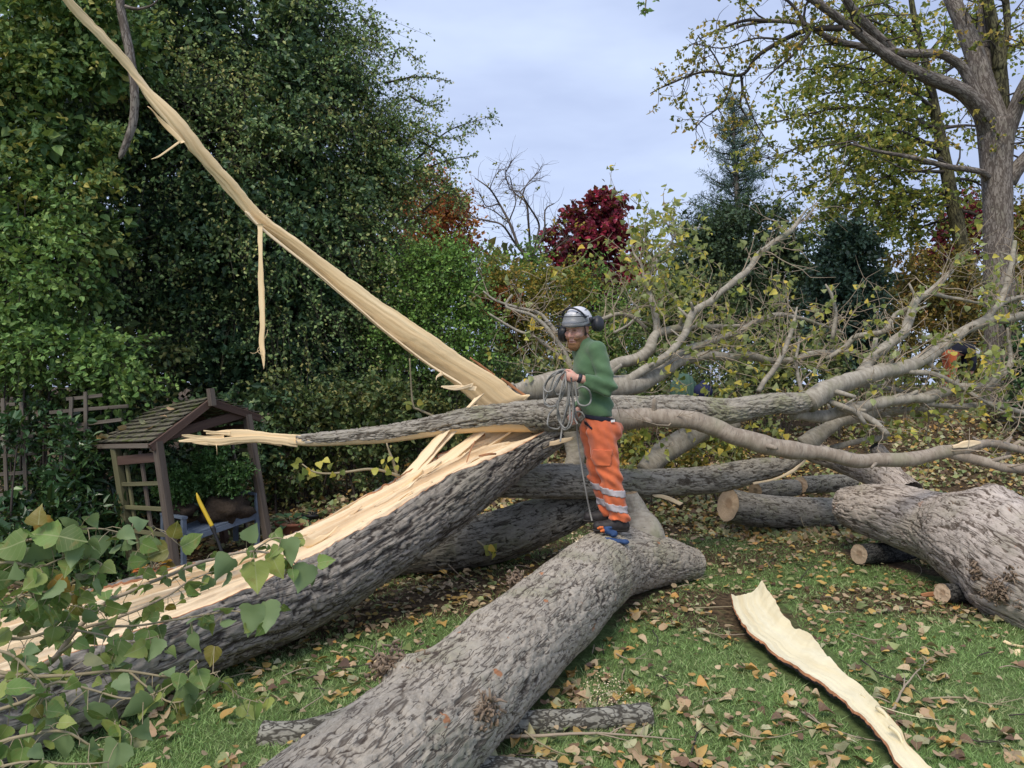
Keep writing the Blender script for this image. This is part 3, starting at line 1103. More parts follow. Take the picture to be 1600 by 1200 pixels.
def burr(parent, centre, rad, n, seed, nrm=(0, -0.5, 0.8)):
    """Ragged burr: a cluster of short broken shoots and curled flakes on the bark."""
    r = np.random.default_rng(seed)
    g = Geo()
    for k in range(n):
        d = norm((r.normal(0, 0.9, 3) + np.array(nrm))[None])[0]
        b = np.asarray(centre) + r.normal(0, rad * 0.55, 3) - d * 0.015
        L = r.uniform(0.012, 0.042)
        e = b + d * L + r.normal(0, 0.012, 3)
        w = r.uniform(0.0022, 0.0075)
        tube(np.array([[*b, w * 1.5], [*((b + e) / 2 + r.normal(0, 0.008, 3)), w], [*e, w * 0.45]]), 6, None, True, g, 0.5, k)
    o = g.link('burr', M['burr'], parent)
    o['kind'] = 'stuff'
    return o


for k, (c, rd, n) in enumerate([(on(3.42, 612, 1042), 0.075, 60), (on(3.28, 655, 1068), 0.07, 55), (on(3.20, 690, 1085), 0.05, 30), (on(3.14, 757, 1112), 0.05, 45), (on(4.88, 805, 905), 0.055, 30)]):
    burr(felled, c, rd, n * 4, 40 + k)
tube(np.array([[*on(3.3, 672, 1080), 0.012], [*on(3.28, 690, 1093), 0.01], [*on(3.26, 705, 1106), 0.004]]), 7).link('shoot_stub', M['wood'], felled)

# a healed knot: a pale scar inside a swollen ring
def knot(parent, centre, nrm, r, seed):
    nrm = norm(np.array([nrm], float))[0]
    a = norm(np.cross(nrm, [0.3, 1.0, 0.2])[None])[0]
    b = np.cross(nrm, a)
    th = np.linspace(0, 2 * pi, 26)
    ring = np.array([np.asarray(centre) + (a * cos(t) * 1.35 + b * sin(t)) * r for t in th])
    tube(np.hstack([ring, np.full((26, 1), r * 0.24)]), 8, None, False, rough=0.35, seed=seed).link('knot_ring', M['burr'], parent)
    V = [np.asarray(centre) + nrm * r * 0.10]
    for k in (0.5, 1.0):
        for t in th[:-1]:
            V.append(np.asarray(centre) + (a * cos(t) * 1.35 + b * sin(t)) * r * k + nrm * r * (0.08 if k < 1 else -0.05))
    V = np.array(V) + 0.004 * np.stack([fbm(np.array(V) / .02, 2, seed + q) for q in range(3)], 1)
    j = np.arange(25)
    T = np.stack([0 * j, 1 + j, 1 + (j + 1) % 25], 1)
    Q = np.stack([1 + j, 26 + j, 26 + (j + 1) % 25, 1 + (j + 1) % 25], 1)
    link_mesh('knot_scar', V, [T, Q], M['knot'], parent)


M['knot'] = plain('pale_knot_scar', (0.44, 0.40, 0.42), 0.8, 0.35, 60, bump=0.5)
knot(felled, W(757, 988, 3.955), (-0.35, -0.62, 0.70), 0.040, 5)

# ------------------------------------------------------------------ the broken tree: split trunk, torn limbs, crown
FT = thing('fallen_tree', 'wind-broken poplar with split pale trunk, tall splinter and tangled leafy limbs', 'fallen tree', (-2.3, 3.9, 0.0))
rows = px_path([(-190, 1135, 130, 3.05), (-20, 1085, 118, 3.45), (110, 1040, 110, 3.75), (300, 970, 89, 4.35), (450, 917, 79, 5.0), (560, 856, 70, 5.5), (650, 800, 64, 5.95), (730, 746, 56, 6.35), (800, 703, 44, 6.7), (860, 672, 33, 6.95)])
P = catmull(rows, 0.0125)
C, R = P[:, :3], P[:, 3] * 1.0
n = len(C)
T, S, U = frames(C)
L = np.concatenate([[0], np.cumsum(np.linalg.norm(np.diff(C, axis=0), axis=1))])
jf = fbm(np.stack([L / 0.14, 0 * L, 0 * L + 2], 1), 3, 31)
jr = fbm(np.stack([L / 0.20, 0 * L, 0 * L + 8], 1), 3, 33)
s_ = L / L[-1]
pxc = CX + F * C[:, 0] / C[:, 1]
phi_f = radians(30) + radians(15) * smooth(250, 480, pxc) - radians(24) * smooth(660, 800, pxc) + 0.07 * jf
phi_r = radians(70) + radians(16) * smooth(200, 320, pxc) + radians(40) * smooth(320, 430, pxc) + 0.07 * jr
rear_gap = phi_r - 2 * pi                      # angle of the rear rim, counted the other way round
start = np.maximum(rear_gap, radians(-262))
V, Q, G, k, (nn, mm) = bark_shell(C, R, start, phi_f, 0.0125, 0.072, 0.15, 0.020, 17, 0.05, False, wide=0.36)
bark = link_mesh('trunk', V, Q[:, ::-1], M['bark_split'], FT, {'grain': G, 'crack': k})
Vg = V.reshape(nn, mm, 3)
rim_f, rim_r = Vg[:, -1], Vg[:, 0]
Rad_f = norm(rim_f - C)
Rad_r = norm(rim_r - C)
in_f = rim_f - Rad_f * (0.013 + 0.009 * jr)[:, None]
in_r = rim_r - Rad_r * (0.015 + 0.009 * jf)[:, None]
for nm, a, b in (('inner_bark', rim_f, in_f), ('inner_bark', in_r, rim_r)):
    VV = np.stack([a, (a + b) / 2 + 0.006 * norm(U), b], 1).reshape(-1, 3)
    link_mesh(nm, VV, grid_quads(n, 3, False), M['inner_bark'], bark)
m2 = 66
v = np.linspace(0, 1, m2)
wd = np.linalg.norm(in_r - in_f, axis=1)
FN = norm(np.cross(in_r - in_f, T))
FN = np.where((FN[:, 2] < 0)[:, None], -FN, FN)
w = v[None] * wd[:, None]
lat = v[None] * 0.55 + 0 * wd[:, None]
q1 = np.stack([(lat / 0.085).ravel(), np.zeros(lat.size), np.repeat(L / 3.6, m2)], 1)
q2 = np.stack([(lat / 0.030).ravel(), np.zeros(lat.size), np.repeat(L / 2.2, m2)], 1)
q3 = np.stack([(lat / 0.010).ravel(), np.zeros(lat.size), np.repeat(L / 1.2, m2)], 1)
r1 = (np.abs(fbm(q1, 2, 61))).reshape(n, m2)
r2 = (np.abs(fbm(q2, 2, 62))).reshape(n, m2)
r3 = (fbm(q3, 2, 63)).reshape(n, m2)
# riven wood comes away in steps, each step a run of the grain
stp = np.floor((vnoise(np.stack([(lat / 0.11).ravel(), np.full(lat.size, 4.0), np.repeat(L / 3.0, m2)], 1), 65) + 1) * 3.0).reshape(n, m2)
hump = np.sin(pi * v)[None]
h = hump ** 0.6 * (0.15 * (0.28 - r1) + 0.085 * (0.3 - r2) + 0.012 * (stp - 2.5)) + 0.009 * r3 * hump - 0.05 * R[:, None] * hump
h = h - (0.10 * smooth(0.80, 0.97, s_))[:, None] * hump
def calm(a, k=61):
    p = np.vstack([np.repeat(a[:1], k, 0), a, np.repeat(a[-1:], k, 0)])
    c = np.cumsum(np.vstack([np.zeros((1, 3)), p]), 0)
    return ((c[2 * k + 1:] - c[:-2 * k - 1]) / (2 * k + 1))[:len(a)]


sf, sr = calm(in_f), calm(in_r)
ew = ((np.abs(2 * v - 1)) ** 9)[None, :, None]
WV = (sf[:, None] + (sr - sf)[:, None] * v[None, :, None]) * (1 - ew) + (in_f[:, None] + (in_r - in_f)[:, None] * v[None, :, None]) * ew + FN[:, None] * h[..., None]
WG = np.stack([w * 1.0, h * 2.0, np.repeat(L[:, None], m2, 1)], -1).reshape(-1, 3)
link_mesh('split_wood', WV.reshape(-1, 3), grid_quads(n, m2, False), M['wood'], FT, {'grain': WG})
# loose splinters still lying along the face
rs = np.random.default_rng(14)
for q in range(22):
    i0 = int(rs.uniform(0.22, 0.80) * n)
    i1 = min(n - 2, i0 + int(rs.uniform(0.25, 0.95) / 0.0125))
    v0 = rs.uniform(0.10, 0.85)
    dv = rs.normal(0, 0.05)
    wv = rs.uniform(0.03, 0.09)
    lf = rs.uniform(0.012, 0.05)
    rows_ = []
    for e in np.linspace(0, 1, 7):
        ii = int(i0 + (i1 - i0) * e)
        c_ = (v0 + dv * e) * (m2 - 1)
        hw = wv * (m2 - 1) * 0.5 * (0.25 + 0.75 * sin(pi * min(1, 0.12 + e * 0.9))) * (1 if e < 0.99 else 0.3)
        a_, b_ = int(np.clip(c_ - hw, 0, m2 - 2)), int(np.clip(c_ + hw, 1, m2 - 1))
        if b_ <= a_: b_ = a_ + 1
        up = FN[ii] * (lf * e ** 2.2 + 0.004)
        rows_.append(np.concatenate([WV[ii, a_] + up, WV[ii, b_] + up]))
    plank3('splinter', np.array(rows_), 0.010, M['wood' if q % 3 else 'wood_pale'], FT, 300 + q, 6, 0.03, 0.003, 0.006)
# a near end so that the trunk is closed outside the frame
cut_disc('broken_end', np.vstack([Vg[0], WV[0][::3]]), C[0], M['end'], FT)

# long strips torn up from the face, still fast at both ends
strips = [
    [(757, 614, 742, 622, 6.62), (735, 634, 720, 646, 6.55), (706, 668, 681, 682, 6.40), (668, 716, 644, 724, 6.22), (624, 765, 598, 768, 6.0), (560, 808, 536, 802, 5.75), (486, 852, 476, 842, 5.4)],
    [(766, 668, 742, 676, 6.55), (712, 716, 684, 718, 6.3), (652, 760, 622, 756, 6.05), (590, 800, 566, 794, 5.75), (520, 842, 502, 832, 5.45), (452, 874, 446, 868, 5.1)],
    [(748, 632, 739, 634, 6.58), (727, 660, 716, 660, 6.48), (698, 690, 688, 692, 6.36), (660, 735, 652, 735, 6.15), (610, 785, 604, 782, 5.9)],
    [(800, 672, 770, 690, 6.62), (742, 712, 712, 728, 6.40), (690, 752, 662, 764, 6.1), (630, 796, 610, 800, 5.82), (570, 834, 556, 834, 5.55)],
    [(700, 745, 694, 752, 6.15), (640, 790, 630, 796, 5.82), (575, 838, 560, 842, 5.45), (500, 876, 488, 878, 5.12), (420, 905, 412, 906, 4.8)],
]
for i, r in enumerate(strips):
    plank('splinter', r, 0.022, M['wood'], FT, 70 + i, 9, 0.03, 0.006, 0.012)
# a thin stray sliver and the dark slot in the face
plank('sliver', [(553, 826, 556, 826, 5.25), (549, 838, 552, 840, 5.2), (545, 850, 548, 852, 5.15)], 0.004, M['wood_pale'], FT, 81, 4, 0.02, 0.001, 0.001)
plank('splinter', [(748, 711, 748, 714, 6.12), (762, 708, 762, 712, 6.12), (776, 708, 775, 711, 6.15)], 0.006, M['inner_bark'], FT, 83, 5, 0.02, 0.002, 0.003)
plank('splinter', [(728, 722, 730, 723, 6.1), (735, 701, 737, 702, 6.15), (742, 688, 743, 689, 6.2)], 0.004, M['inner_bark'], FT, 84, 4, 0.02, 0.002, 0.003)

# the tall splinter that rises over everything
tall = [(828, 618, 742, 650, 6.80), (812, 617, 748, 637, 6.76), (775, 589, 711, 603, 6.70), (726, 560, 670, 569, 6.62), (681, 527, 638, 544, 6.54), (625, 490, 606, 519, 6.46),
        (569, 451, 550, 472, 6.36), (520, 415, 494, 423, 6.28), (475, 383, 437, 378, 6.2), (411, 334, 391, 342, 6.08), (374, 291, 347, 292, 5.98), (333, 247, 313, 254, 5.88),
        (287, 187, 276, 212, 5.76), (233, 137, 240, 166, 5.66), (203, 94, 193, 104, 5.56), (150, 37, 143, 50, 5.42), (117, 3, 103, 8, 5.32), (74, -50, 60, -46, 5.2)]
plank('tall_splinter', tall, 0.05, M['wood_pale'], FT, 90, 18, 0.025, 0.0075, 0.010, bow=0.10)
# a second layer that slid back from it
plank('splinter', [(722, 602, 700, 590, 6.60), (676, 574, 655, 562, 6.54), (610, 524, 597, 517, 6.42), (556, 478, 545, 472, 6.32), (500, 430, 488, 424, 6.24), (450, 392, 432, 378, 6.14), (408, 358, 388, 340, 6.04), (386, 333, 382, 330, 5.98)], 0.02, M['wood'], FT, 91, 8, 0.03, 0.005, 0.010)
plank('splinter', [(289, 222, 282, 224, 5.74), (266, 198, 254, 196, 5.72), (244, 178, 238, 174, 5.70), (233, 168, 230, 166, 5.69)], 0.010, M['wood_pale'], FT, 92, 5, 0.02, 0.002, 0.003)
plank('sliver', [(281, 219, 283, 222, 5.74), (262, 233, 263, 236, 5.73), (248, 243, 248, 246, 5.72), (237, 248, 236, 249, 5.71)], 0.006, M['wood_pale'], FT, 93, 4, 0.02, 0.001, 0.001)
plank('sliver', [(402, 350, 411, 350, 6.02), (404, 400, 410, 400, 6.0), (403, 445, 413, 446, 6.0), (406, 500, 414, 500, 5.99), (405, 540, 413, 538, 5.99), (409, 562, 414, 556, 5.98), (412, 577, 413, 576, 5.98)], 0.012, M['wood_pale'], FT, 94, 6, 0.03, 0.003, 0.006)
for (a, b, c) in (((408, 545), (398, 552), (391, 551)), ((410, 556), (402, 548), (406, 541)), ((413, 530), (417, 522), (418, 515)), ((418, 335), (412, 342), (420, 350)), ((405, 332), (418, 338), (424, 340))):
    tube(np.array([[*W(*a, 5.97), 0.003], [*W(*b, 5.95), 0.0022], [*W(*c, 5.96), 0.0012]]), 5, 0.02).link('sliver', M['wood_pale'], FT)
# splinters poking left from its foot
for i, r in enumerate([[(745, 604, 742, 612, 6.6), (716, 602, 716, 607, 6.55), (690, 603, 689, 605, 6.5)], [(740, 598, 736, 606, 6.58), (712, 606, 712, 610, 6.52), (692, 605, 692, 606, 6.5)],
                       [(690, 580, 694, 586, 6.56), (682, 588, 683, 590, 6.55), (681, 594, 682, 594, 6.54)]]):
    plank('splinter', r, 0.01, M['wood'], FT, 95 + i, 5, 0.02, 0.002, 0.004)
# the torn foot joins the trunk
plank('splinter', [(826, 620, 742, 640, 6.84), (818, 640, 744, 655, 6.80), (800, 668, 752, 680, 6.72), (780, 690, 748, 700, 6.6)], 0.06, M['wood'], FT, 99, 14, 0.03, 0.012, 0.02, bow=0.12)
# bark still on the edge of its back
plank('bark_edge', [(774, 585, 772, 587, 6.76), (752, 570, 750, 572, 6.72), (735, 558, 734, 560, 6.68)], 0.006, M['inner_bark'], FT, 101, 4, 0.02, 0.003, 0.006)
plank('bark_edge', [(824, 618, 820, 620, 6.80), (800, 601, 797, 604, 6.78), (785, 590, 783, 592, 6.74)], 0.006, M['inner_bark'], FT, 102, 4, 0.02, 0.003, 0.006)

# limb with its underside torn away, its left end a brush of splinters
rows = px_path([(462, 688, 8, 6.20), (490, 687, 11, 6.24), (550, 683, 13, 6.30), (606, 678, 15, 6.36), (662, 669, 17, 6.42), (719, 659, 20, 6.50), (784, 653, 24, 6.60), (850, 650, 27, 6.75), (920, 645, 27, 6.9),
                (1000, 640, 23, 7.0), (1060, 640, 24, 7.05), (1120, 643, 22, 7.1), (1150, 641, 20, 7.1), (1200, 631, 18, 7.15), (1240, 630, 18, 7.2), (1285, 620, 14, 7.3)])
P = catmull(rows, 0.011)
C, R = P[:, :3], P[:, 3]
n = len(C)
L = np.concatenate([[0], np.cumsum(np.linalg.norm(np.diff(C, axis=0), axis=1))])
pxs = CX + F * C[:, 0] / C[:, 1]
g_ = smooth(800, 880, pxs)
jl = fbm(np.stack([L / 0.10, 0 * L, 0 * L + 5], 1), 3, 35)
t0 = radians(-28) * (1 - g_) + radians(-172) * g_ + 0.22 * jl * (1 - g_)
t1 = radians(205) * (1 - g_) + radians(188) * g_
V, Q, G, k, (nn, mm) = bark_shell(C, R, t0, t1, 0.012, 0.055, 0.24, 0.015, 27, 0.07, False, wide=0.34)
kk = np.maximum(k, np.repeat(0.7 * smooth(1080, 1200, pxs), mm))
limb1 = link_mesh('limb', V, Q[:, ::-1], M['bark_mid'], FT, {'grain': G, 'crack': kk})
Pw = P[pxs < 905].copy()
Pw[:, 3] *= 0.74
Pw[:, 2] -= 0.25 * Pw[:, 3]
tube(Pw, 20, None, True, rough=0.05, seed=5).link('split_wood', M['wood_pale'], limb1)
fan = [
    [(470, 680, 470, 696, 6.20), (430, 677, 430, 692, 6.16), (400, 673, 402, 690, 6.12), (374, 671, 376, 686, 6.08), (350, 672, 350, 680, 6.04), (322, 675, 322, 678, 6.0)],
    [(465, 686, 465, 699, 6.2), (410, 681, 410, 692, 6.12), (374, 682, 374, 692, 6.06), (340, 684, 340, 696, 6.01), (310, 684, 311, 692, 5.98), (279, 688, 280, 691, 5.94)],
    [(440, 688, 440, 698, 6.18), (400, 686, 402, 692, 6.12), (360, 690, 360, 695, 6.05), (325, 691, 325, 696, 6.0), (300, 690, 300, 692, 5.97)],
    [(350, 680, 350, 686, 6.03), (320, 681, 320, 687, 5.99), (295, 679, 295, 684, 5.96), (284, 679, 284, 681, 5.95)],
    [(360, 674, 360, 680, 6.05), (338, 674, 338, 678, 6.02), (318, 672, 318, 674, 5.99)],
]
for i, r in enumerate(fan):
    plank('splinter', r, 0.02, M['wood_pale'], limb1, 110 + i, 7, 0.02, 0.006, 0.005)
tube(np.array([[*W(338, 694, 6.0), 0.004], [*W(339, 702, 6.0), 0.0025], [*W(339, 711, 6.0), 0.0015]]), 5).link('splinter', M['wood_pale'], limb1)
# the strip of bark that peeled from the fork beneath the climber
plank('bark_strip', [(760, 735, 766, 746, 6.38), (800, 714, 806, 724, 6.50), (840, 694, 842, 704, 6.62), (872, 687, 873, 694, 6.72), (897, 682, 896, 687, 6.78)], 0.025, M['wood'], FT, 120, 6, 0.03, 0.004, 0.008)

LIMBS = []
TWIGS, LEAVES = Geo(), Geo()


def limb(rows, mat='limb', seg=12, rough=0.20, parent=None, twigs=1.0, leaves=1.0, name='limb'):
    P = catmull(px_path(rows), 0.05)
    P[:, 3] *= np.where(P[:, 3] < 0.075, 0.86, 1.0)
    # a little wander, as grown wood has
    w = np.stack([fbm(np.stack([np.arange(len(P)) * 0.19, np.full(len(P), len(LIMBS) * 5.1 + a * 9), np.zeros(len(P))], 1), 3, 71) for a in range(3)], 1)
    P[:, :3] += w * np.minimum(P[:, 3:4] * 0.9, 0.03)
    rl = np.random.default_rng(900 + len(LIMBS))
    P[:, 3] *= 1 + 0.10 * np.array([vnoise(np.array([[i * 0.35, len(LIMBS) * 3.3, 0.0]]), 72)[0] for i in range(len(P))])
    g = tube(P, seg, None, True, rough=rough, seed=len(LIMBS))
    # collars and snapped side stubs
    for q in range(int(len(P) * 0.09 * (1 if twigs else 0) + 0.5)):
        i = rl.integers(2, len(P) - 1)
        t_ = norm((P[i, :3] - P[i - 1, :3])[None])[0]
        d_ = norm((rl.normal(0, 1, 3) + np.array([0, -0.4, 0.5]) + 0.5 * t_)[None])[0]
        r_ = P[i, 3] * rl.uniform(0.22, 0.45)
        ln = P[i, 3] + rl.uniform(0.02, 0.14)
        a_ = P[i, :3]
        r_ = min(r_, 0.022)
        tube(np.array([[*a_, r_ * 1.7], [*(a_ + d_ * P[i, 3] * 0.9), r_ * 1.25], [*(a_ + d_ * (P[i, 3] + ln * 0.4)), r_], [*(a_ + d_ * (P[i, 3] * 0.6 + ln)), r_ * 0.75]]), 8, None, True, g, 0.1, q)
    o = g.link(name, M[mat], FT if parent is None else parent)
    LIMBS.append((P, twigs, leaves))
    return o


limb([(790, 612, 8, 7.4), (815, 612, 14, 7.45), (845, 607, 20, 7.5), (890, 602, 23, 7.55), (940, 602, 22, 7.6), (985, 605, 17, 7.6), (1019, 590, 12, 7.7), (1051, 568, 11, 7.8), (1088, 558, 9, 7.9), (1120, 557, 8, 8.0), (1177, 558, 7, 8.2), (1234, 565, 6, 8.4), (1275, 553, 6, 8.6), (1336, 551, 4, 8.9)], 'limb', 16, 0.10)
limb([(940, 592, 12, 7.7), (960, 573, 11, 7.75), (1011, 549, 10, 7.9), (1029, 518, 8, 8.0), (1084, 511, 6, 8.2), (1129, 513, 5, 8.4), (1170, 508, 3, 8.6)])
limb([(1027, 525, 7, 8.0), (1023, 492, 6, 8.05), (1015, 456, 5.5, 8.1), (1007, 440, 5, 8.15), (1019, 423, 4, 8.2), (1031, 399, 3, 8.3), (1050, 375, 2, 8.4), (1066, 352, 1.2, 8.5)], twigs=1.5, leaves=2.2)
limb([(1008, 441, 3.5, 8.15), (1003, 415, 2.6, 8.2), (990, 395, 1.8, 8.3), (985, 372, 1.2, 8.4)], twigs=1.5, leaves=2.2)
limb([(955, 604, 10, 7.55), (974, 598, 9, 7.55), (1031, 562, 8, 7.6), (1068, 525, 7, 7.7), (1084, 488, 6.5, 7.75), (1112, 470, 6, 7.8), (1145, 444, 6, 7.9), (1177, 411, 6, 8.0), (1194, 391, 5.5, 8.05), (1234, 360, 4.5, 8.15), (1250, 342, 3, 8.2), (1262, 326, 1.5, 8.25)], leaves=0.7)
limb([(960, 606, 9, 7.6), (1000, 582, 8, 7.7), (1040, 562, 7, 7.8), (1084, 541, 6.5, 7.9), (1145, 521, 6, 8.1), (1186, 500, 5, 8.2), (1218, 492, 4, 8.3), (1275, 505, 3, 8.5), (1320, 522, 2, 8.7)])
limb([(1185, 612, 5, 7.6), (1218, 565, 4.5, 7.65), (1234, 525, 4, 7.7), (1240, 505, 3, 7.7), (1246, 480, 1.5, 7.75)], leaves=0.6)
limb([(1262, 632, 4, 7.6), (1250, 600, 3.5, 7.7), (1245, 560, 3, 7.8), (1250, 530, 2, 7.9)], leaves=0.6)
limb([(1300, 530, 4, 8.3), (1305, 500, 3.6, 8.3), (1303, 470, 3, 8.3), (1295, 452, 2.4, 8.3), (1290, 444, 1.5, 8.3)], twigs=0.5, leaves=0.5)
# continuation of the torn limb to the right
limb([(1262, 626, 17, 7.22), (1300, 607, 15, 7.3), (1330, 592, 13, 7.4), (1370, 582, 12, 7.5), (1410, 576, 11.5, 7.6), (1450, 558, 11, 7.75), (1490, 527, 10, 7.9), (1535, 505, 9, 8.05), (1576, 497, 8, 8.15), (1640, 488, 7, 8.3)], 'limb', 14)
limb([(1530, 508, 7, 8.05), (1548, 485, 6, 8.1), (1568, 464, 6, 8.15), (1580, 415, 5, 8.2), (1586, 376, 3.2, 8.25)], twigs=0.6, leaves=0.4)
limb([(1545, 488, 5.5, 8.1), (1576, 470, 5, 8.2), (1640, 463, 4, 8.3)], leaves=0.4)
limb([(1345, 585, 10, 7.5), (1362, 562, 9, 7.6), (1389, 537, 9, 7.7), (1415, 514, 9, 7.8), (1430, 474, 8, 7.9), (1454, 456, 6, 8.0), (1487, 424, 4, 8.1)], twigs=1.2, leaves=0.6)
limb([(1428, 480, 5, 7.9), (1397, 492, 4, 8.0), (1381, 517, 5, 8.0), (1340, 525, 5, 8.1), (1320, 545, 5, 8.15), (1290, 560, 4, 8.2)], leaves=0.6)
limb([(1450, 458, 4, 8.0), (1500, 468, 3, 8.1), (1540, 474, 2.4, 8.2), (1600, 462, 1.6, 8.3)], leaves=0.6)
limb([(1362, 550, 4.5, 7.6), (1367, 535, 4, 7.6), (1368, 528, 4, 7.6)], 'limb', 10, twigs=0, leaves=0)
# the lower limbs
limb([(1240, 645, 12, 7.3), (1290, 650, 10, 7.4), (1348, 635, 10, 7.5), (1400, 625, 10, 7.6), (1454, 620, 10, 7.7), (1500, 607, 9, 7.85), (1535, 605, 7.5, 7.95), (1560, 590, 6, 8.0), (1578, 566, 5, 8.05), (1578, 540, 3.5, 8.1), (1574, 512, 2, 8.1)], twigs=1.3, leaves=0.7)
limb([(1535, 606, 5, 7.95), (1555, 598, 5, 8.0), (1572, 580, 4, 8.0), (1582, 570, 3, 8.0)], twigs=0.3, leaves=0)
limb([(1440, 628, 6, 7.7), (1475, 633, 5.5, 7.75), (1515, 637, 6, 7.85), (1548, 634, 5.5, 7.9), (1600, 646, 4.5, 8.0), (1660, 655, 4, 8.1)], leaves=0.8)
limb([(1256, 694, 15, 7.9), (1275, 680, 13, 7.9), (1305, 662, 11, 7.9), (1345, 652, 10, 8.0), (1400, 642, 8, 8.1), (1440, 644, 7, 8.2), (1480, 652, 5, 8.3)], leaves=0.8)
limb([(1310, 632, 6, 7.35), (1340, 645, 6, 7.3), (1365, 660, 5.5, 7.25), (1385, 680, 5, 7.2)], twigs=0.4, leaves=0.2)
limb([(1290, 625, 5, 7.3), (1330, 640, 4.5, 7.2), (1352, 662, 4, 7.2)], twigs=0.4, leaves=0.2)
limb([(1330, 600, 4, 7.6), (1345, 600, 5, 7.7), (1390, 606, 5, 7.8), (1430, 615, 4, 7.9)], leaves=0.5)
limb([(1420, 580, 5, 7.6), (1470, 590, 5, 7.7), (1510, 610, 4.5, 7.75), (1545, 632, 3, 7.8), (1590, 655, 2, 7.9)], leaves=0.6)
limb([(1300, 700, 5, 8.0), (1340, 690, 5, 8.0), (1390, 682, 5, 8.0)], twigs=1, leaves=0.6)
limb([(1395, 555, 4, 8.4), (1390, 590, 4, 8.3), (1375, 610, 5, 8.2), (1360, 630, 5, 8.1)], leaves=0.6)
limb([(895, 735, 14, 7.7), (900, 712, 15, 7.7), (892, 680, 15, 7.7), (878, 645, 14, 7.6)], 'limb', 14, twigs=0.4, leaves=0.1)
limb([(1008, 738, 15, 8.1), (1030, 712, 17, 8.15), (1060, 690, 17, 8.2), (1100, 672, 15, 8.3), (1150, 660, 12, 8.4)], 'limb', 14, twigs=1.0, leaves=0.4)
# the brown limb in front, bending down to the right
limb([(925, 655, 19, 6.72), (960, 656, 18, 6.70), (1020, 654, 15, 6.66), (1080, 658, 14.5, 6.62), (1120, 670, 14.5, 6.58), (1170, 687, 14.5, 6.55), (1220, 699, 14, 6.52), (1300, 709, 13, 6.5), (1337, 717, 12.5, 6.5), (1394, 718, 12.5, 6.5), (1450, 710, 12, 6.5), (1490, 706, 11, 6.52), (1520, 699, 8, 6.55), (1553, 693, 7, 6.6), (1600, 702, 7, 6.6), (1660, 714, 6, 6.6)], 'limb_brown', 18, 0.08, twigs=0.15, leaves=0.1)
limb([(1470, 709, 8, 6.52), (1500, 713, 9, 6.5), (1530, 720, 9, 6.48), (1562, 727, 8.5, 6.45), (1600, 733, 8, 6.42), (1660, 745, 7, 6.4)], 'limb_brown', 14, 0.08, twigs=0.15, leaves=0.1)
limb([(1600, 696, 4, 6.6), (1592, 690, 4, 6.6), (1580, 700, 4, 6.62), (1570, 712, 3, 6.64), (1545, 720, 2.4, 6.66)], 'twig', 8, twigs=0, leaves=0)
plank('torn_patch', [(1488, 696, 1490, 700, 6.45), (1505, 690, 1508, 700, 6.46), (1520, 688, 1524, 696, 6.48), (1532, 690, 1533, 693, 6.5)], 0.02, M['wood'], FT, 130, 6, 0.02, 0.004, 0.008)
# thin bare shoots behind the climber's left shoulder
limb([(800, 460, 2, 7.9), (790, 478, 2.5, 7.9), (830, 492, 3, 7.9), (860, 520, 4, 7.9), (880, 548, 5, 7.9), (890, 580, 6, 7.9)], twigs=1.6, leaves=0.5)
limb([(755, 455, 1.5, 8.2), (775, 470, 2, 8.2), (815, 482, 2.5, 8.15), (845, 490, 3, 8.1), (870, 520, 4, 8.0)], twigs=1.6, leaves=0.5)
limb([(765, 490, 1.6, 8.0), (800, 512, 2.4, 8.0), (840, 530, 3, 7.9), (875, 560, 4, 7.9)], twigs=1.6, leaves=0.6)
limb([(935, 500, 4, 8.2), (965, 492, 4, 8.2), (990, 497, 3.5, 8.3), (1010, 512, 4, 8.3)], twigs=1.6, leaves=0.8)
limb([(960, 520, 2.5, 8.0), (985, 505, 2.2, 8.0), (1000, 485, 1.8, 8.1), (985, 470, 1.2, 8.1)], twigs=2, leaves=1.2)

# twigs and remaining poplar leaves along the limbs
def crown_twigs():
    r = np.random.default_rng(5)
    st, di, tn = [], [], []
    for (P, tw, lf) in LIMBS:
        C = P[:, :3]
        L = np.sum(np.linalg.norm(np.diff(C, axis=0), axis=1))
        T = norm(np.gradient(C, axis=0))
        n = int(L * 10.5 * tw + 0.5)
        for k in range(n):
            i = int(len(C) * (0.15 + 0.85 * r.random() ** 0.8)) - 1
            a = C[i]
            d = norm((T[i] * r.uniform(0.3, 0.9) + r.normal(0, 0.6, 3) + np.array([0, 0, 0.28]))[None])[0]
            ln = r.uniform(0.22, 0.75)
            seg = 5
            pts, p, dd = [], a.copy(), d.copy()
            r0 = min(P[i, 3] * 0.6, r.uniform(0.004, 0.009))
            for s in range(seg + 1):
                pts.append([*p, r0 * (1 - 0.72 * s / seg)])
                dd = norm((dd + r.normal(0, 0.26, 3) + np.array([0, 0, 0.06]))[None])[0]
                p = p + dd * ln / seg
            tube(np.array(pts), 5, None, False, TWIGS)
            for s in range(2, seg + 1):
                if r.random() < 0.72:
                    q = np.array(pts[s][:3])
                    sd = norm((dd + r.normal(0, 0.8, 3))[None])[0]
                    l2 = ln * r.uniform(0.25, 0.6)
                    e1 = q + sd * l2 * 0.5
                    e2 = e1 + norm((sd + r.normal(0, 0.4, 3))[None])[0] * l2 * 0.5
                    tube(np.array([[*q, 0.0036], [*e1, 0.0028], [*e2, 0.0016]]), 4, None, False, TWIGS)
                    if r.random() < 0.32 * lf:
                        st.append(e1); di.append(sd); tn.append(r.random())
            if r.random() < 0.45 * lf:
                st.append(np.array(pts[-2][:3])); di.append(dd); tn.append(r.random())
    st, di, tn = np.array(st), np.array(di), np.array(tn)
    sprays(LEAVES, None, st, di, 0.16, 4, 0.070, T_SMALLPOP, 0.9, 0.6, 0.5, jit=0.35, tone=tn)


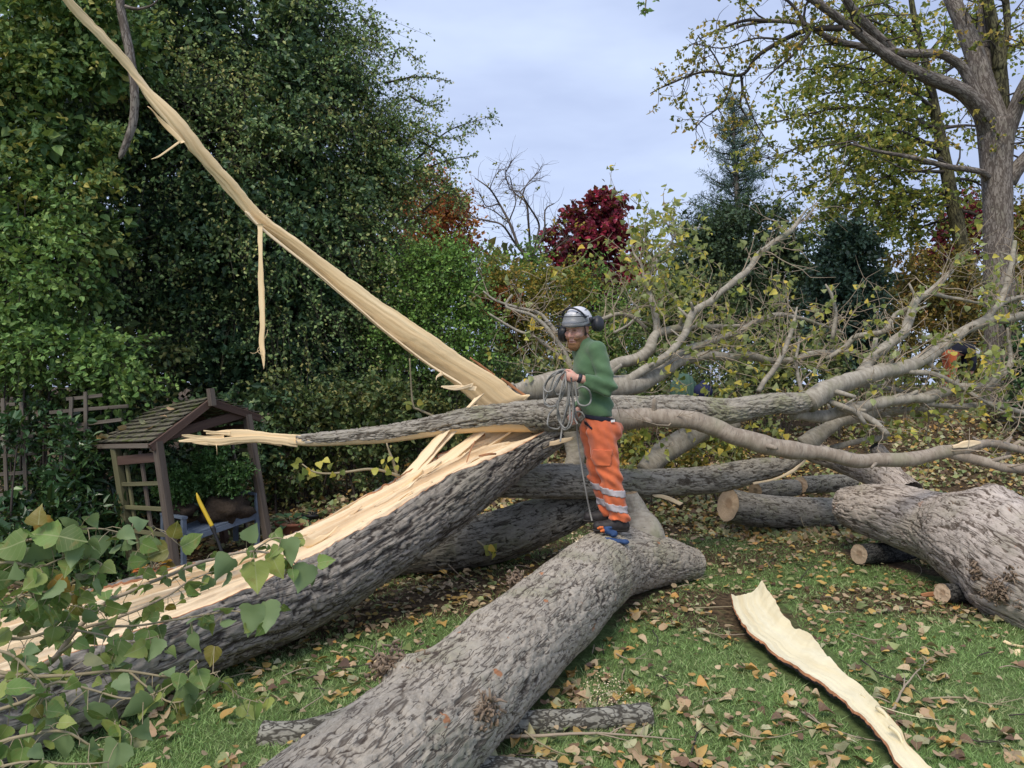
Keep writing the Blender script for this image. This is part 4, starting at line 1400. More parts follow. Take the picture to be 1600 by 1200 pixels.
crown_twigs()
M['poplar_far'] = leaf_mat('poplar_leaf_yellowing', [(0.13, 0.20, 0.04), (0.24, 0.31, 0.06), (0.40, 0.42, 0.09), (0.55, 0.48, 0.09), (0.62, 0.44, 0.07)], 0.42, 0.5, (0.40, 0.45, 0.20))
tag(TWIGS.link('twigs', M['twig'], FT), kind='stuff')
# the yellow drift of leaves in the upper limbs left of the tall pine
st = np.array([W(px, py, d) for px, py, d in zip(RNG.uniform(985, 1100, 110), RNG.uniform(345, 490, 110), RNG.uniform(8.0, 8.9, 110))])
sprays(LEAVES, TWIGS if False else None, st, rand_dir(110) + np.array([0, 0, 0.2]), 0.22, 4, 0.062, T_SMALLPOP, 0.8, 0.6, 0.5)
# leafy sprays lying in the tangle
pts = [(1090, 605), (1130, 600), (1155, 615), (1165, 590), (1190, 595), (1270, 600), (1290, 610), (1310, 600), (1240, 590), (1520, 560), (1545, 570), (1550, 555), (1530, 590), (1500, 600), (1100, 560), (1370, 590), (1480, 640), (1400, 665), (1350, 670), (1060, 600), (1150, 690), (1110, 700), (1190, 660), (1225, 665), (985, 700), (1000, 690), (1030, 690), (990, 720), (1120, 680)]
st = np.array([W(px + a, py + b, d) for (px, py) in pts for a, b, d in zip(RNG.normal(0, 11, 5), RNG.normal(0, 8, 5), RNG.uniform(7.4, 8.6, 5))])
sprays(LEAVES, None, st, rand_dir(len(st)) + np.array([0, 0, 0.1]), 0.16, 4, 0.072, T_SMALLPOP, 0.7, 0.6, 0.5)
tag(LEAVES.link('leaves', M['poplar_far'], FT), kind='stuff')


def leafy_shoot(rows, leafpts, size, d, name='twig', mat='twig_pale', lmat='poplar_far', parent=FT, seed=1):
    r = np.random.default_rng(seed)
    tw = tube(px_path(rows), 6, 0.03).link(name, M[mat], parent)
    for (px, py, ang, s) in leafpts:
        p = W(px, py, d + r.normal(0, 0.03))
        dr = np.array([cos(radians(ang)), r.normal(0, 0.35), -sin(radians(ang))])
        nr = norm((np.array([0, -0.8, 0.5]) + r.normal(0, 0.4, 3))[None])
        g = Geo()
        batch(T_POP, p[None], dr[None], nr, np.array([size * s]), np.array([[r.random(), r.random(), 0]]), g)
        g.link('leaf', M[lmat], tw)
    return tw


leafy_shoot([(624, 744, 3, 6.0), (600, 736, 2.4, 5.95), (575, 733, 2.2, 5.9), (545, 737, 2.0, 5.86), (515, 740, 1.8, 5.83), (490, 737, 1.4, 5.8), (472, 725, 1.0, 5.8)],
            [(466, 728, 200, 1), (468, 716, 120, .9), (478, 742, 250, 1), (490, 745, 260, 1.1), (500, 742, 230, .9), (498, 722, 60, 1.1), (506, 718, 20, 1), (514, 733, 300, 1), (520, 745, 280, .9), (530, 748, 265, .8), (472, 750, 250, .9), (485, 735, 170, 1.0), (590, 738, 200, 1.1), (608, 742, 260, .9), (534, 742, 290, .8)], 0.066, 5.82, seed=3)
leafy_shoot([(620, 742, 2.6, 6.0), (614, 720, 2.2, 5.98), (608, 705, 1.6, 5.97), (604, 692, 1.2, 5.96)],
            [(618, 728, 60, .8), (612, 714, 130, .9), (600, 722, 200, .8), (606, 735, 250, .9), (620, 715, 80, .8)], 0.062, 5.96, seed=4)
leafy_shoot([(700, 660, 2.4, 6.9), (655, 640, 2, 6.9), (645, 630, 1.6, 6.9), (640, 560, 1.2, 6.9)],
            [(644, 632, 200, 1.2), (652, 628, 20, 1), (656, 636, 340, .9), (640, 640, 240, .9)], 0.07, 6.88, seed=5)

# ------------------------------------------------------------------ the other logs
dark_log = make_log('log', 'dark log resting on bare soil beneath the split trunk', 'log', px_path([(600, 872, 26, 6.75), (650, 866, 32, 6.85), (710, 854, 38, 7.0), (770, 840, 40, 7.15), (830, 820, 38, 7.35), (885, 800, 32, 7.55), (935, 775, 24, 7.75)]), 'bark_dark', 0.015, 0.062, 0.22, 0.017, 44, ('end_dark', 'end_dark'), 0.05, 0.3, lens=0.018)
lb = make_log('log', 'long mossy log propped level behind the climber\'s shins', 'log', px_path([(760, 752, 25, 7.0), (830, 752, 28, 7.15), (900, 752, 28, 7.3), (980, 756, 24, 7.5), (1060, 753, 22, 7.7), (1120, 748, 22, 7.85), (1180, 735, 19, 8.0), (1225, 727, 12, 8.1), (1258, 717, 4, 8.2)]), 'bark_mid', 0.015, 0.056, 0.22, 0.013, 45, ('end_dark', None), 0.05, 0.3, lens=0.018)
plank('torn_edge', [(1176, 754, 1178, 757, 7.85), (1210, 747, 1212, 750, 7.95), (1238, 733, 1241, 737, 8.0), (1260, 716, 1262, 717, 8.1)], 0.015, M['wood'], lb, 140, 4, 0.02, 0.002, 0.003)
plank('bark_flake', [(1016, 772, 1022, 776, 7.5), (1040, 774, 1040, 781, 7.5), (1068, 786, 1062, 790, 7.45)], 0.01, M['wood'], lb, 141, 5, 0.02, 0.003, 0.004)
make_log('log', 'smooth grey log with pale sawn end facing the climber', 'log', px_path([(1137, 789, 26, 8.6), (1180, 797, 26, 8.75), (1240, 801, 25, 8.9), (1310, 802, 24, 9.05), (1370, 803, 23, 9.2)]), 'bark_mid', 0.015, 0.05, 0.2, 0.008, 46, ('end', 'end_dark'), 0.03, 0.3, lens=0.018)
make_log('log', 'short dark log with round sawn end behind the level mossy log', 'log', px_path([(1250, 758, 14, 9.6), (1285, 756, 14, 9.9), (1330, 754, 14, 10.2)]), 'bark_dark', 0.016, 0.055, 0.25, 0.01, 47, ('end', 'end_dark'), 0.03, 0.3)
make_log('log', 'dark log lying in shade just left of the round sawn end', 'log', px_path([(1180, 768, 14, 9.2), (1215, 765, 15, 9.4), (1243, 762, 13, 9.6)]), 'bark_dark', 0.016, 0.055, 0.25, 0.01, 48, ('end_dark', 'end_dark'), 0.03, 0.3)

leafy_shoot([(745, 845, 2, 6.85), (755, 852, 1.8, 6.83), (765, 862, 1.4, 6.8), (768, 874, 1, 6.8)],
            [(763, 856, 20, 1.2), (768, 862, 300, 1.3), (766, 866, 230, 1.1), (770, 872, 280, 1.2), (760, 852, 80, .9)], 0.075, 6.78, parent=dark_log, lmat='poplar_far', seed=9)

bt_rows = px_path([(1322, 789, 31, 7.75), (1355, 796, 41, 7.5), (1400, 806, 49, 7.2), (1470, 826, 58, 6.75), (1530, 846, 80, 6.3), (1600, 880, 98, 5.85), (1680, 930, 105, 5.35), (1800, 990, 105, 4.9)])
bt_bumps = [(W(1550, 775, 6.15), 0.16, 0.07), (W(1490, 792, 6.3), 0.07, 0.05), (W(1555, 920, 5.7), 0.16, 0.10), (W(1530, 880, 5.85), 0.10, 0.06), (W(1580, 800, 5.8), 0.1, 0.03)]
BT = make_log('felled_trunk', 'thick pale burred trunk propped on short rollers beside the sawn log', 'felled trunk', bt_rows, 'bark_pale', 0.0135, 0.060, 0.17, 0.012, 55, ('end', None), 0.09, 0.3, bt_bumps, lens=0.015)
for k, (px, py, d, rd, n) in enumerate([(1560, 925, 5.42, 0.075, 70), (1585, 900, 5.35, 0.06, 50), (1530, 895, 5.65, 0.05, 40), (1490, 792, 6.22, 0.025, 16), (1600, 940, 5.3, 0.06, 40)]):
    burr(BT, W(px, py, d), rd, n * 4, 150 + k, (-0.3, -0.8, 0.1))
o, V, C = log_geo(px_path([(1420, 775, 26, 7.4), (1385, 748, 23, 7.7), (1340, 730, 20, 8.1), (1290, 713, 17, 8.5), (1262, 704, 15, 8.7)]), 0.013, 0.05, 0.3, 0.012, 57, M['bark_pale'], 'limb', BT, 0.07)
o, V, C = log_geo(px_path([(1400, 745, 14, 7.9), (1385, 722, 13, 8.0), (1372, 704, 12, 8.0), (1366, 696, 9, 8.0)]), 0.013, 0.05, 0.3, 0.010, 58, M['bark_pale'], 'stub', BT, 0.06)
cut_disc('stub_end', V[-1], V[-1].mean(0), M['bark_small'], BT)
make_log('log', 'short dark roller log under the thick pale trunk, pale splintered end', 'log', px_path([(1342, 866, 16, 7.15), (1380, 864, 16, 7.3), (1440, 860, 15.5, 7.5)]), 'bark_small', 0.012, 0.04, 0.3, 0.004, 61, ('end', 'end'), 0.03)
make_log('log', 'short charcoal-barked roller log with round bright end beside the burrs', 'log', px_path([(1472, 927, 15.5, 5.95), (1510, 928, 15.5, 6.05), (1570, 928, 15, 6.2)]), 'bark_small', 0.012, 0.04, 0.3, 0.004, 62, ('end', 'end'), 0.03)
make_log('log', 'stubby mossy log half hidden behind the foreground trunk', 'log', px_path([(408, 1151, 23, 3.62), (440, 1154, 25, 3.62), (490, 1148, 25, 3.66), (545, 1130, 25, 3.8)]), 'bark_moss', 0.010, 0.05, 0.3, 0.003, 63, ('bark_moss', 'end'), 0.05)
make_log('log', 'lichen-covered branch log poking out right of the foreground trunk', 'log', px_path([(760, 1140, 22, 3.66), (830, 1131, 20, 3.7), (900, 1127, 19, 3.73), (960, 1122, 19, 3.76), (1014, 1118, 20, 3.8)]), 'bark_moss', 0.010, 0.045, 0.4, 0.006, 64, ('end', 'bark_small'), 0.07)
make_log('log', 'mossy log cut by the bottom edge, beneath the lichen-covered one', 'log', px_path([(740, 1205, 24, 3.26), (800, 1208, 23, 3.26), (870, 1212, 22, 3.26)]), 'bark_moss', 0.010, 0.045, 0.4, 0.006, 65, ('end', 'bark_small'), 0.07)

# ------------------------------------------------------------------ the peeled strip of bark and sapwood on the lawn
BS = thing('bark_strip', 'long curved strip of cream sapwood and bark lying on the lawn', 'bark strip', (1.7, 5.5, 0.0))
def gpt(px, py, lift):
    d = H * F / (py - HY)
    for _ in range(5):
        x = (px - CX) / F * d
        z = float(tz(np.array([x]), np.array([d]))[0]) + lift
        d = (H - z) * F / (py - HY)
    return W(px, py, d)
Es = []
for (ax_, ay_, bx_, by_, la, lb_) in [(1141, 930, 1190, 909, .10, .12), (1152, 958, 1203, 928, .09, .11), (1172, 988, 1226, 962, .09, .10), (1190, 1003, 1240, 980, .09, .09), (1215, 1022, 1264, 990, .09, .09), (1247, 1042, 1282, 1013, .09, .10), (1283, 1065, 1315, 1045, .085, .10), (1315, 1092, 1345, 1070, .08, .10), (1345, 1120, 1372, 1098, .075, .10), (1375, 1155, 1398, 1130, .07, .09), (1405, 1190, 1425, 1165, .06, .08), (1440, 1230, 1460, 1205, .05, .06)]:
    Es.append(np.concatenate([gpt(ax_, ay_, la), gpt(bx_, by_, lb_)]))
Es = np.array(Es)
# inner face: cupped, its edges curling up
P = catmull(Es, 0.012)
A, B = P[:, :3], P[:, 3:6]
n = len(P)
mid = (A + B) / 2
T = norm(np.gradient(mid, axis=0))
L = np.concatenate([[0], np.cumsum(np.linalg.norm(np.diff(mid, axis=0), axis=1))])
ra = 0.028 * fbm(np.stack([L / 0.13, 0 * L, 0 * L + 1], 1), 4, 201)
rb = 0.028 * fbm(np.stack([L / 0.13, 0 * L, 0 * L + 4], 1), 4, 202)
Xn = norm(B - A)
A = A + Xn * ra[:, None]
B = B + Xn * rb[:, None]
N = norm(np.cross(B - A, T))
N = np.where((N[:, 2] < 0)[:, None], -N, N)
wd = np.linalg.norm(B - A, axis=1)
mc = 34
v = np.linspace(0, 1, mc)
w = v[None] * wd[:, None]
q = np.stack([(w / 0.03).ravel(), np.zeros(w.size), np.repeat(L / 0.4, mc)], 1)
hh = -0.10 * wd[:, None] * (1 - (2 * v[None] - 1) ** 2) + 0.010 * fbm(q, 3, 203).reshape(n, mc) + 0.012 * fbm(np.stack([(w / 0.12).ravel(), np.zeros(w.size) + 3, np.repeat(L / 0.25, mc)], 1), 2, 206).reshape(n, mc)
face = A[:, None] + (B - A)[:, None] * v[None, :, None] + N[:, None] * hh[..., None]
Gf = np.stack([w + 0.4, hh, np.repeat(L[:, None], mc, 1)], -1).reshape(-1, 3)
link_mesh('sapwood', face.reshape(-1, 3), grid_quads(n, mc, False), M['wood_cream'], BS, {'grain': Gf})
th = 0.026 + 0.016 * fbm(np.stack([np.repeat(L / 0.05, mc), (w / 0.05).ravel(), np.zeros(w.size)], 1), 3, 204).reshape(n, mc)
out = face - N[:, None] * th[..., None]
out[:, 0] -= Xn * 0.012
out[:, -1] += Xn * 0.012
kk, _ = furrow(np.stack([w.ravel(), np.zeros(w.size), np.repeat(L, mc)], 1), 0.035, 0.35, 205)
out = out - N[:, None] * (0.010 * (kk.reshape(n, mc) - 1))[..., None]
link_mesh('bark', out.reshape(-1, 3), grid_quads(n, mc, False)[:, ::-1], M['bark_felled'], BS, {'grain': np.stack([w.ravel(), np.zeros(w.size), np.repeat(L, mc)], 1), 'crack': kk})
for e in (0, -1):
    r1, r2 = face[:, e], out[:, e]
    jj = 0.008 * fbm(np.stack([L / 0.03, 0 * L, 0 * L + 7], 1), 3, 207 + e)
    mdl = (r1 + r2) / 2 + (Xn * (-1 if e == 0 else 1)) * (0.008 + jj)[:, None]
    q1 = r1 * 0.55 + r2 * 0.45 + (Xn * (-1 if e == 0 else 1)) * (0.006 + jj)[:, None]
    link_mesh('inner_bark', np.stack([r1, (r1 + q1) / 2, q1], 1).reshape(-1, 3), grid_quads(n, 3, False), M['inner_bark'], BS)
    link_mesh('bark_edge', np.stack([q1, mdl, r2], 1).reshape(-1, 3), grid_quads(n, 3, False), M['bark_small'], BS)
for e in (0, -1):
    VV = np.stack([face[e], out[e]], 0).reshape(-1, 3)
    link_mesh('torn_end', VV, grid_quads(2, mc, False), M['wood_cream'], BS, {'grain': np.vstack([Gf[:mc], Gf[:mc]])})
tube(np.array([[*gpt(1345, 1085, .09), .004], [*gpt(1375, 1103, .07), .003], [*gpt(1420, 1117, .05), .0025], [*gpt(1468, 1125, .03), .0012]]), 5, 0.02).link('sliver', M['wood_cream'], BS)
for (px, py, l1, l2) in ((1370, 1105, .10, .05), (1390, 1135, .10, .05)):
    a, b = gpt(px, py, l1), gpt(px + 22, py + 32, l2)
    tube(np.array([[*a, .012], [*((a + b) / 2 + np.array([0.01, 0, 0.012])), .010], [*b, .002]]), 5, 0.02).link('sliver', M['wood_cream'], BS)

# ------------------------------------------------------------------ trees, shrubs and hedges
M['lf_ivy'] = leaf_mat('ivy_leaf', [(0.03, 0.072, 0.037), (0.052, 0.109, 0.052), (0.085, 0.149, 0.061), (0.162, 0.225, 0.082)], 0.12, 0.42, spec=0.35)
M['lf_thorn'] = leaf_mat('hawthorn_leaf', [(0.105, 0.191, 0.073), (0.162, 0.273, 0.092), (0.218, 0.333, 0.114), (0.3, 0.341, 0.12), (0.424, 0.355, 0.116)], 0.22, 0.55)
M['lf_maple'] = leaf_mat('field_maple_leaf', [(0.054, 0.119, 0.043), (0.085, 0.173, 0.055), (0.132, 0.238, 0.073), (0.208, 0.292, 0.083), (0.397, 0.335, 0.086)], 0.28, 0.55)
M['lf_light'] = leaf_mat('light_green_leaf', [(0.081, 0.177, 0.05), (0.132, 0.253, 0.064), (0.189, 0.319, 0.082), (0.281, 0.374, 0.108)], 0.3, 0.5)
M['lf_laurel'] = leaf_mat('laurel_leaf', [(0.018, 0.051, 0.019), (0.03, 0.078, 0.027), (0.048, 0.105, 0.036), (0.09, 0.165, 0.053)], 0.15, 0.3, spec=0.5)
M['lf_under'] = leaf_mat('undergrowth_leaf', [(0.032, 0.067, 0.025), (0.058, 0.104, 0.033), (0.094, 0.148, 0.046), (0.153, 0.179, 0.056), (0.235, 0.21, 0.067)], 0.2, 0.55)
M['lf_acacia'] = leaf_mat('feathery_green_leaf', [(0.1, 0.204, 0.048), (0.149, 0.29, 0.063), (0.204, 0.378, 0.081), (0.312, 0.443, 0.097)], 0.3, 0.55)
M['lf_orange'] = leaf_mat('orange_leaf', [(0.208, 0.065, 0.029), (0.351, 0.098, 0.036), (0.468, 0.15, 0.046), (0.364, 0.221, 0.058)], 0.3, 0.55)
M['lf_red'] = leaf_mat('crimson_leaf', [(0.098, 0.008, 0.027), (0.16, 0.011, 0.037), (0.24, 0.017, 0.048), (0.343, 0.025, 0.061)], 0.28, 0.5)
M['lf_purple'] = leaf_mat('purple_leaf', [(0.035, 0.010, 0.014), (0.062, 0.013, 0.018), (0.095, 0.018, 0.024)], 0.2, 0.5)
M['lf_yellow'] = leaf_mat('yellowing_leaf', [(0.105, 0.147, 0.037), (0.168, 0.211, 0.045), (0.28, 0.273, 0.054), (0.435, 0.329, 0.063), (0.476, 0.28, 0.063)], 0.42, 0.55)
M['lf_autumn'] = leaf_mat('autumn_shrub_leaf', [(0.072, 0.078, 0.03), (0.144, 0.131, 0.038), (0.237, 0.195, 0.044), (0.355, 0.246, 0.051), (0.338, 0.152, 0.06)], 0.26, 0.55)
M['lf_pine'] = leaf_mat('pine_needles', [(0.039, 0.08, 0.065), (0.056, 0.108, 0.08), (0.08, 0.135, 0.096)], 0.12, 0.6)
M['lf_cedar'] = leaf_mat('cedar_needles', [(0.030, 0.062, 0.030), (0.044, 0.082, 0.038), (0.062, 0.100, 0.046)], 0.12, 0.6)
M['lf_fir'] = leaf_mat('dark_conifer_needles', [(0.017, 0.042, 0.031), (0.025, 0.059, 0.039), (0.039, 0.078, 0.05)], 0.1, 0.6)
M['lf_syc'] = leaf_mat('sycamore_leaf', [(0.1, 0.159, 0.043), (0.158, 0.232, 0.058), (0.242, 0.297, 0.067), (0.397, 0.397, 0.082), (0.552, 0.423, 0.096)], 0.5, 0.55)
M['lf_wood'] = leaf_mat('far_wood_leaf', [(0.042, 0.063, 0.031), (0.07, 0.092, 0.036), (0.119, 0.126, 0.042), (0.182, 0.14, 0.049)], 0.2, 0.6)


def m_lobes(px_lobes, d, depth=0.8):
    """(px, py, rx, ry[, dy]) -> centre, radii in metres at depth d."""
    out = []
    for l in px_lobes:
        dd = d + (l[4] if len(l) > 4 else 0)
        out.append((W(l[0], l[1], dd), np.array([l[2], depth * (l[2] + l[3]) / 2, l[3]]) * dd / F))
    return out


def lobe_pts(lobes, n, inner=0.45, outer=1.08, front=0.75, r=RNG, clump=7):
    """Shoots gathered in clumps through the outer part of a set of lobes, mostly on the side that can be seen: points, outward directions, lobe, tone of the clump."""
    vol = np.array([np.prod(l[1]) ** (2 / 3) for l in lobes])
    m = n // clump + 1
    pick = r.choice(len(lobes), m, p=vol / vol.sum())
    c = np.array([l[0] for l in lobes])[pick]
    rr = np.array([l[1] for l in lobes])[pick]
    u = rand_dir(m, r)
    flip = (u[:, 1] > 0.1) & (r.random(m) < front)
    u[flip, 1] *= -1
    k = inner + (outer - inner) * r.random(m) ** 0.6
    k = k * (1 + 0.16 * fbm(u * 2.3 + pick[:, None] * 3.1, 2, 91))
    p = c + u * rr * k[:, None]
    s = np.minimum(rr.min(1) * 0.22, 0.42) * (1 if clump < 10 else 0.85)
    p, u, s, t, pick = (np.repeat(a, clump, 0)[:n] for a in (p, norm(u * rr), s, r.random(m), pick))
    p = p + r.normal(0, 1, p.shape) * s[:, None] * np.array([1.0, 0.8, 0.55])
    return p, u, pick, np.clip(t * 0.75 + 0.25 * r.random(n), 0, 1)


def crown(lobes, n_spray, per, length, size, lmat, parent, T=T_RHOMB, droop=0.35, up=0.7, inner=0.4, outer=1.05, front=0.75, twigs=None, twig_r=0.004, spread=0.5, jit=0.3, outwards=1.0, name='crown', fill=0, clump=7):
    g = Geo()
    p, u, pick, k = lobe_pts(lobes, n_spray, inner, outer, front, RNG, clump)
    d = norm(u * outwards + RNG.normal(0, 0.45, p.shape))
    sprays(g, twigs, p, d, length, per, size, T, droop, spread, up, twig_r, jit, k)
    if fill:
        p, u, pick, k = lobe_pts(lobes, fill, 0.1, 0.7, 0.5)
        sprays(g, None, p, norm(u + RNG.normal(0, 0.6, p.shape)), length, 6, size * 1.8, T, droop, spread, up, twig_r, jit)
    o = g.link(name, M[lmat], parent, False)
    o['kind'] = 'stuff'
    return o


def limbs_to(base, lobes, r0, mat, parent, seed=1, name='limbs', k=2, wob=0.25):
    """Limbs that rise from the trunk's head into every lobe and fork there."""
    r = np.random.default_rng(seed)
    g = Geo()
    base = np.asarray(base, float)
    for (c, rad) in lobes:
        for j in range(k):
            e = c + rad * r.normal(0, 0.35, 3)
            m1 = base + (e - base) * 0.35 + r.normal(0, wob, 3) * np.linalg.norm(e - base) * 0.18 + np.array([0, 0, 0.05])
            m2 = base + (e - base) * 0.7 + r.normal(0, wob, 3) * np.linalg.norm(e - base) * 0.18
            tube(np.array([[*base, r0], [*m1, r0 * 0.62], [*m2, r0 * 0.4], [*e, r0 * 0.2]]), 6, 0.25, False, g, 0.1, j)
            for q in range(4):
                f = r.uniform(0.4, 0.95)
                a = base + (e - base) * f if f > 0.7 else m1 + (m2 - m1) * r.random()
                t = a + rad * r.normal(0, 0.55, 3)
                tube(np.array([[*a, r0 * 0.26], [*((a + t) / 2 + r.normal(0, 0.08, 3)), r0 * 0.16], [*t, r0 * 0.05]]), 4, 0.2, False, g)
    return g.link(name, M[mat], parent)


def tree(name, label, cat, px, d, py_head, r0, lobes, mat, group=None, py_base=None, lean=0.0, limbs_k=2, seed=1, **crown_kw):
    x = (px - CX) / F * d
    z0 = float(tz(np.array([x]), np.array([d]))[0])
    t = thing(name, label, cat, (x, d, z0), group)
    head = W(px + lean, py_head, d)
    tube(np.array([[x, d, z0 - 0.1, r0 * 1.25], [x + (head[0] - x) * 0.35, d, z0 + (head[2] - z0) * 0.4, r0], [*head, r0 * 0.72]]), 10, 0.15, True, rough=0.12, seed=seed).link('trunk', M[mat], t)
    if limbs_k:
        limbs_to(head, lobes, r0 * 0.6, mat, t, seed, 'limbs', limbs_k)
    if crown_kw:
        crown(lobes, parent=t, **crown_kw)
    return t, head


M['twig_mid'] = plain('mid_brown_twig', (0.12, 0.10, 0.085), 0.85, 0.3, 40)
# --- left: maple at the edge, ivy-clad tree, hawthorn leaning out over the lawn
lob = m_lobes([(20, 60, 120, 120), (70, 190, 110, 100), (10, 300, 110, 110), (90, 390, 90, 80), (20, 470, 110, 90), (140, 60, 90, 110), (130, 300, 70, 90)], 9.6)
mt, hd = tree('maple_tree', 'leafy green-gold maple at the far left edge', 'tree', -60, 9.9, 420, 0.16, lob, 'bark_green', n_spray=3100, per=9, length=0.42, size=0.075, lmat='lf_maple', T=T_HEX, droop=0.9, twig_r=0.004, fill=500, limbs_k=2, clump=16)
lob = m_lobes([(330, 90, 190, 170), (250, 250, 170, 160), (420, 260, 160, 170), (330, 420, 180, 140), (210, 120, 120, 160), (445, 120, 100, 140), (180, 420, 120, 130), (450, 430, 130, 120), (300, 540, 170, 90), (430, 550, 120, 80)], 12.0)
ivy, hd = tree('ivy_covered_tree', 'huge dark tree smothered in glossy ivy behind the arbour', 'tree', 330, 12.4, 520, 0.34, lob, 'bark_green', n_spray=6800, per=12, length=0.36, size=0.085, lmat='lf_ivy', T=T_RHOMB, droop=0.9, inner=0.62, outer=1.12, fill=2600, up=0.5, limbs_k=2, clump=26)
g = Geo()
tw = Geo()
# sprays of the same tree's own thinner foliage showing between the ivy
p, u, pick, k = lobe_pts(lob, 4100, 0.95, 1.18, 0.95, RNG, 14)
k = k[p[:, 2] > 2.2]
p, u = p[p[:, 2] > 2.2], u[p[:, 2] > 2.2]
sprays(g, tw, p, norm(u + RNG.normal(0, 0.5, p.shape) + np.array([0.1, 0, -0.1])), 0.85, 11, 0.055, T_RHOMB, 1.3, 0.5, 0.6, 0.004, tone=k)
tag(g.link('hanging_sprays', M['lf_thorn'], ivy, False), kind='stuff')
tag(tw.link('shoots', M['twig_dark'], ivy, False), kind='stuff')
lob = m_lobes([(500, 90, 58, 110), (550, 205, 72, 105), (588, 290, 76, 92), (520, 310, 120, 130), (530, 430, 120, 110), (632, 255, 46, 58), (600, 370, 50, 80), (480, 210, 90, 130), (500, 520, 120, 80), (590, 500, 50, 60)], 12.6, 0.7)
haw, hd = tree('hawthorn_tree', 'grey-green hawthorn with wispy twigs reaching out into the sky', 'tree', 500, 12.9, 540, 0.2, lob, 'twig_dark', limbs_k=3)
g, tw = Geo(), Geo()
p, u, pick, k = lobe_pts(lob, 5600, 0.35, 1.1, 0.7, RNG, 12)
dd = norm(u + np.array([0.45, -0.1, -0.1]) + RNG.normal(0, 0.4, p.shape))
sprays(g, tw, p, dd, 0.55, 11, 0.056, T_RHOMB, 0.55, 0.5, 0.6, 0.004, tone=k)
for (a, b, c, w) in [((600, 130), (650, 120), (702, 126), .3), ((640, 190), (690, 215), (722, 212), .3), ((650, 250), (700, 205), (766, 182), .25), ((650, 270), (700, 250), (742, 243), .3), ((560, 60), (590, 70), (575, 12), .3), ((610, 100), (625, 75), (655, 95), .3), ((660, 330), (700, 300), (722, 330), .3), ((690, 280), (718, 310), (716, 338), .3), ((560, 20), (575, 40), (588, 60), .3), ((640, 150), (668, 165), (690, 160), .3), ((655, 220), (690, 240), (705, 262), .3)]:
    P = catmull(np.array([[*W(*a, 12.5), .02], [*W(*b, 12.4), .012], [*W(*c, 12.3), .003]]), 0.05)
    tube(P, 4, None, False, tw)
    idx = RNG.integers(0, len(P), int(len(P) * 2.0))
    st = P[idx, :3]
    sprays(g, tw, st, rand_dir(len(st)) + np.array([0.5, 0, 0.1]), 0.22, 6, 0.05, T_RHOMB, 0.4, 0.5, 0.6, 0.003)
tag(g.link('crown', M['lf_thorn'], haw, False), kind='stuff')
tag(tw.link('shoots', M['twig_dark'], haw, False), kind='stuff')
# the dead limb that hangs down beside the splinter
dl = tube(px_path([(183, -40, 5, 9.0), (190, 20, 6.5, 9.0), (202, 80, 7, 9.0), (210, 140, 6.5, 9.0), (208, 190, 6, 9.0), (198, 222, 5.5, 9.0), (189, 243, 4, 9.0), (187, 249, 1.5, 9.0)]), 12, 0.05, rough=0.15, seed=3).link('dead_branch', M['bark_tree'])
tag(dl, 'bare grey dead branch hanging down beside the tall splinter', 'branch')
tube(px_path([(196, 10, 3, 9.0), (215, 14, 2.4, 8.98), (238, 8, 1.5, 8.95), (252, -8, 1, 8.95)]), 6, 0.04).link('side_twig', M['bark_tree'], dl)

# --- shrubs below them
def shrub(name, label, cat, lobes_px, d, n, per, length, size, lmat, T=T_RHOMB, droop=0.3, up=0.7, fill=0, group=None, stems=7, stem_mat='twig_dark', front=0.85, inner=0.3, seed=1, depth=0.7, spread=0.5, twr=0.004, outer=1.05):
    lob = m_lobes(lobes_px, d, depth)
    r = np.random.default_rng(seed)
    xs = np.mean([l[0][0] for l in lob])
    z0 = float(tz(np.array([xs]), np.array([d]))[0])
    t = thing(name, label, cat, (xs, d, z0), group)
    g = Geo()
    for (c, rad) in lob:
        for j in range(max(1, stems // len(lob))):
            bx = c[0] + r.normal(0, rad[0] * 0.4)
            by = c[1] + r.normal(0, rad[1] * 0.25)
            bz = float(tz(np.array([bx]), np.array([by]))[0])
            e = c + rad * np.array([r.normal(0, 0.4), r.normal(0, 0.3), r.uniform(-0.1, 0.8)])
            md = np.array([(bx + e[0]) / 2, (by + e[1]) / 2, (bz + e[2]) / 2]) + r.normal(0, 0.07, 3)
            s = 0.011 + 0.012 * r.random()
            tube(np.array([[bx, by, bz - 0.05, s], [*md, s * 0.75], [*e, s * 0.3]]), 5, 0.15, False, g)
    tw = g
    gl = Geo()
    p, u, pick, k = lobe_pts(lob, n, inner, outer, front)
    sprays(gl, tw, p, norm(u + RNG.normal(0, 0.5, p.shape)), length, per, size, T, droop, spread, up, twr, tone=k)
    if fill:
        p, u, pick, k = lobe_pts(lob, fill, 0.05, 0.65, 0.5)
        sprays(gl, None, p, norm(u + RNG.normal(0, 0.6, p.shape)), length, 6, size * 1.7, T, droop, spread, up, twr)
    tag(g.link('stems', M[stem_mat], t), kind='stuff')
    tag(gl.link('leaves', M[lmat], t, False), kind='stuff')
    return t


